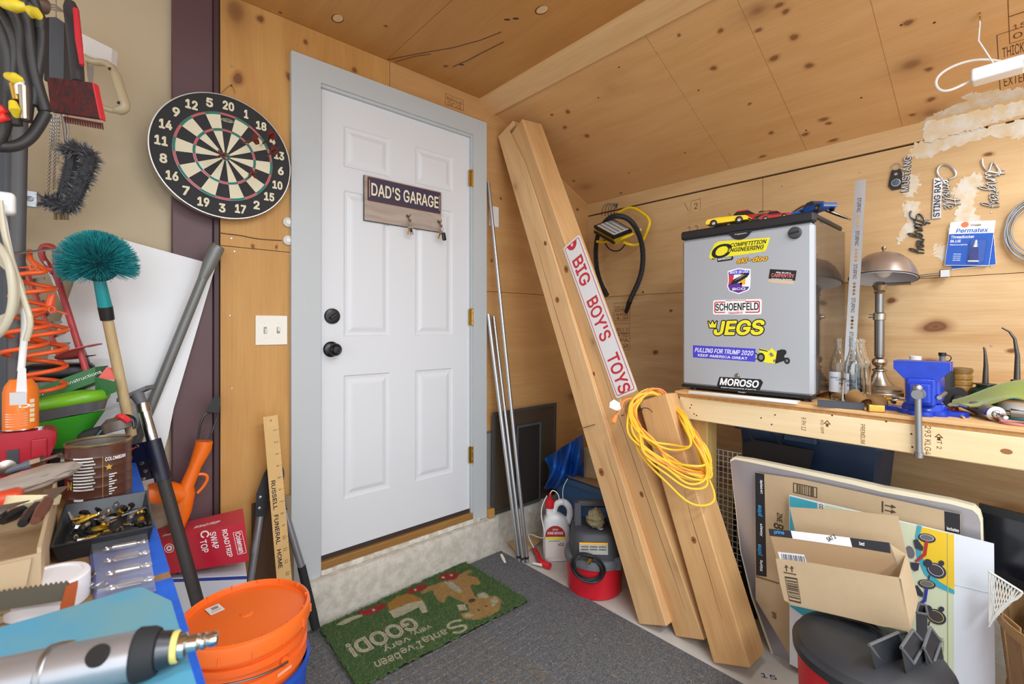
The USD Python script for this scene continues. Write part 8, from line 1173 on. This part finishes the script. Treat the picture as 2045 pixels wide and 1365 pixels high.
# yardstick, loppers and scrap boards against the plywood
yt, yb = on_y(540, 830, 1.965), A([0, 0, 0.]); yb = on_y(577, 1262, 1.885); yx = yb - yt; yL = np.linalg.norm(yx); yx /= yL; yn = np.cross(A([1., 0, 0]), yx); yn = yn if yn @ (CAM - yt) > 0 else -yn; yn /= np.linalg.norm(yn); yy = np.cross(yn, yx)
ys = Thing('yardstick', 'wooden yardstick with black printed numbers leaning on the plywood', 'ruler', yt, cols(yx, yy, yn)); ys.part('stick', ext(sbox(0, -.026, yL, .026).difference(Point(.018, 0).buffer(.004)), .004, -.004), mat('ruler_wood', (212, 174, 112), .5, var=.08, vs=12)); inch = .0455
for i in range(1, 20): ys.part('number', text(str(i), .0105, .006 if i < 10 else .013, (.012 + i * inch, .012), .0004, False, z=.0001), INK)
for i in range(1, 80): ys.part('tick', box((.012 + i * inch / 4, .0235, .0002), (.0007, .003 if i % 4 else .006, .0003)), INK) if i % 2 == 0 else None
for s, a, b, h in (('RUSSELL', .245, .355, .015), ('FUNERAL', .375, .485, .015), ('HOME', .505, .575, .015), ('Carl W. Stephan', .62, .80, .013)): ys.part('lettering', text(s, h, b - a - .0, ((a + b) / 2, -.010), .0004, True, z=.0001) if (b < yL) else text(s, h, yL - a - .01, ((a + yL) / 2, -.01), .0004, True, z=.0001), INK)
lp_ = Thing('loppers', 'black headed loppers with silver handles standing behind the yardstick', 'loppers', on_z(560, 1262, 0)); Yl = 1.985; LK = mat('lopper_black', (40, 42, 46), .4)
lp_.wpart('left_arm', hull([on_y(u, v, y) for u, v in ((512, 985), (527, 945), (540, 925), (545, 950), (530, 1032), (510, 1032)) for y in (Yl, Yl + .014)]), LK); lp_.wpart('right_arm', hull([on_y(u, v, y) for u, v in ((548, 930), (560, 965), (569, 990), (573, 1022), (562, 1025), (548, 975)) for y in (Yl + .005, Yl + .018)]), LK); lp_.wpart('blade', xf(ext(affinity.scale(Point(0, 0).buffer(.035), .8, 1.3), .006), YW, on_y(552, 948, Yl + .022)), DARKSTEEL)
for q0, q1, q2 in (((519, 1030), (497, 1180), (488, 1250)), ((568, 1018), (602, 1130), (624, 1225))):
    a, b = on_y(*q0, Yl + .006), on_y(*q1, 1.96); c = on_y(*q2, 1.94); lp_.wpart('handle', cone(a, b, .0135, n=18), mat('silver_handle', (150, 152, 156), .35, .6)); e = c + (c - b) * .3; lp_.wpart('grip', tube([b, c, e], [.0155, .018, .0165], 16), RUBBER)
for u, v in ((520, 992), (518, 1014)): lp_.wpart('bolt', lathe([(.0075, 0), (.006, .004), (0, .005)], 12, axis=(0, -1, 0), at=on_y(u, v, Yl)), ZINC)
pz = (A([.6, 2.03, .4]), A([0, -1., .02])); one_t = Thing('scrap_panel', 'dark brown hardboard scrap behind the loppers', 'board', (.5, 2.03, .2)); sheet(one_t, 'board', ((503, 1005), (560, 998), (560, 1180), (503, 1180)), *pz, .004, mat('brown_hardboard', (86, 62, 42), .8)); s2 = Thing('scrap_panel', 'grey weathered wood scrap right of the yardstick foot', 'board', (.6, 2.02, .2)); sheet(s2, 'board', ((560, 990), (584, 988), (588, 1180), (560, 1180)), pz[0] + A([0, -.008, 0]), pz[1], .004, mat('grey_wood', (142, 122, 96), .8))
# ---- orange bucket nested in a blue bucket
oc0 = A([.305, 1.405, .0]); bb = Thing('bucket', 'blue plastic bucket under the orange bucket', 'bucket', oc0); BLU = mat('blue_bucket', (32, 82, 190), .35); bb.part('shell', lathe([(0, .002), (.125, 0), (.13, .006), (.150, .325), (.157, .33), (.157, .345), (.149, .345), (.147, .33), (.126, .01), (0, .008)], 64), BLU)
ob = Thing('bucket', 'orange lidded bucket with a wire bail nested in the blue bucket', 'bucket', oc0 + A([0, 0, .125])); OB = mat('bucket_orange', (242, 104, 36), .32); prf = [(0, 0), (.122, 0), (.126, .005), (.1405, .215), (.1405, .23), (.149, .232), (.149, .262), (.142, .264), (.1425, .285), (.150, .287), (.150, .305), (.143, .307), (.1445, .345), (.138, .345), (.12, .01), (0, .008)]
ob.part('shell', lathe(prf, 72), OB); LD = mat('bucket_lid_orange', (248, 114, 40), .3); lidp = [(.147, .318), (.153, .318), (.157, .326), (.158, .352), (.156, .362), (.150, .366), (.146, .362), (.144, .352), (.138, .350), (.05, .352), (.016, .352), (.012, .355), (0, .355)]; k = ob.part('lid', lathe(lidp, 72), LD, label='orange snap-on lid')
for i in range(14): a = 2 * PI * i / 14 + .1; ob.part('lid_rib', xf(box((.1585, 0, .334), (.004, .004, .022), .001), rot((0, 0, 1), math.degrees(a))), LD, under=k); ob.part('lid_notch', xf(box((.1475, 0, .3615), (.008, .004, .010), .001), rot((0, 0, 1), math.degrees(a) + 9)), LD, under=k)
pl_ = on_z(429, 1217, .125 + .352) - ob.t; ob.part('sticker', xf(box((0, 0, .0016), (.034, .042, .0006)), rot((0, 0, 1), 10), (pl_[0], pl_[1], .3518)), SW, under=k); ob.part('sticker_print', xf(cat(box((.002, .006, .0022), (.016, .014, .0004)), *[box((-.0, -.008 - .004 * i, .0022), (.024, .0012, .0004)) for i in range(2)]), rot((0, 0, 1), 10), (pl_[0], pl_[1], .3518)), mat('grey_ink', (150, 146, 142), .6), under=k)
va = math.atan2(-oc0[1], -oc0[0]); dirL = lambda a: A([math.cos(a), math.sin(a), 0]); a0 = va - .1; hz = .272
ears = [va + .62, va + .62 + PI]
for a in ears: ob.part('bail_ear', cone(dirL(a) * .146 + A([0, 0, hz]), dirL(a) * .1555 + A([0, 0, hz]), .012, .010), OB)
mid = (ears[0] + ears[1]) / 2 - PI; 
pts = [dirL(ears[0] - t) * (.158 + .016 * math.sin(t)) + A([0, 0, hz + .022 * math.sin(t)]) for t in np.linspace(0, PI, 30)]; ob.part('wire_bail', tube(pts, .0028, 8), mat('bail_wire', (126, 120, 114), .35, .9))
fa = va + .35
ob.part('side_print', xf(ext(Polygon([(-.05, -.05), (0, .02), (.05, -.05)]), .0008), cols((-math.sin(fa), math.cos(fa), 0), (0, 0, 1), (math.cos(fa), math.sin(fa), 0)), dirL(fa) * .139 + A([0, 0, .17])), INK); ob.part('side_patch', xf(ext(sbox(-.02, -.004, .02, .004), .0006), cols((-math.sin(fa + .25), math.cos(fa + .25), 0), (0, 0, 1), (math.cos(fa + .25), math.sin(fa + .25), 0)), dirL(fa + .25) * .1493 + A([0, 0, .248])), mat('pale_scuff', (248, 168, 128), .4))

# hooks that carry the hanging tools: wires from the ceiling and pegs from the beige wall
def drop(t, u, v, D): p = dep(u, v, D); t.wpart('hanging_wire', cat(tube([p, A([p[0], p[1], CEIL - .012])], .0014, 6), lathe([(0, 0), (.008, 0), (.008, .004), (.003, .01), (0, .012)], 10, axis=(0, 0, -1), at=(p[0], p[1], CEIL - .0005))), ZINC)
def peg(t, u, v, D): p = dep(u, v, D); t.wpart('wall_peg', cat(tube([p, A([p[0], 2.0985, p[2]])], .0024, 8), tube([p, p + A([0, -.006, .014])], .0024, 8)), ZINC)
drop(jc, 30, -4, .93); drop(jc, 66, 2, .96); drop(bh, 112, 38, 1.235); drop(bh2, 141, 10, 1.20); peg(psw, 150, 70, 1.425); peg(wbr, 128, 232, 1.395); drop(wcx, -6, 392, .945); drop(tbx, -28, 470, .90); peg(rdx, -34, 507, 1.11)
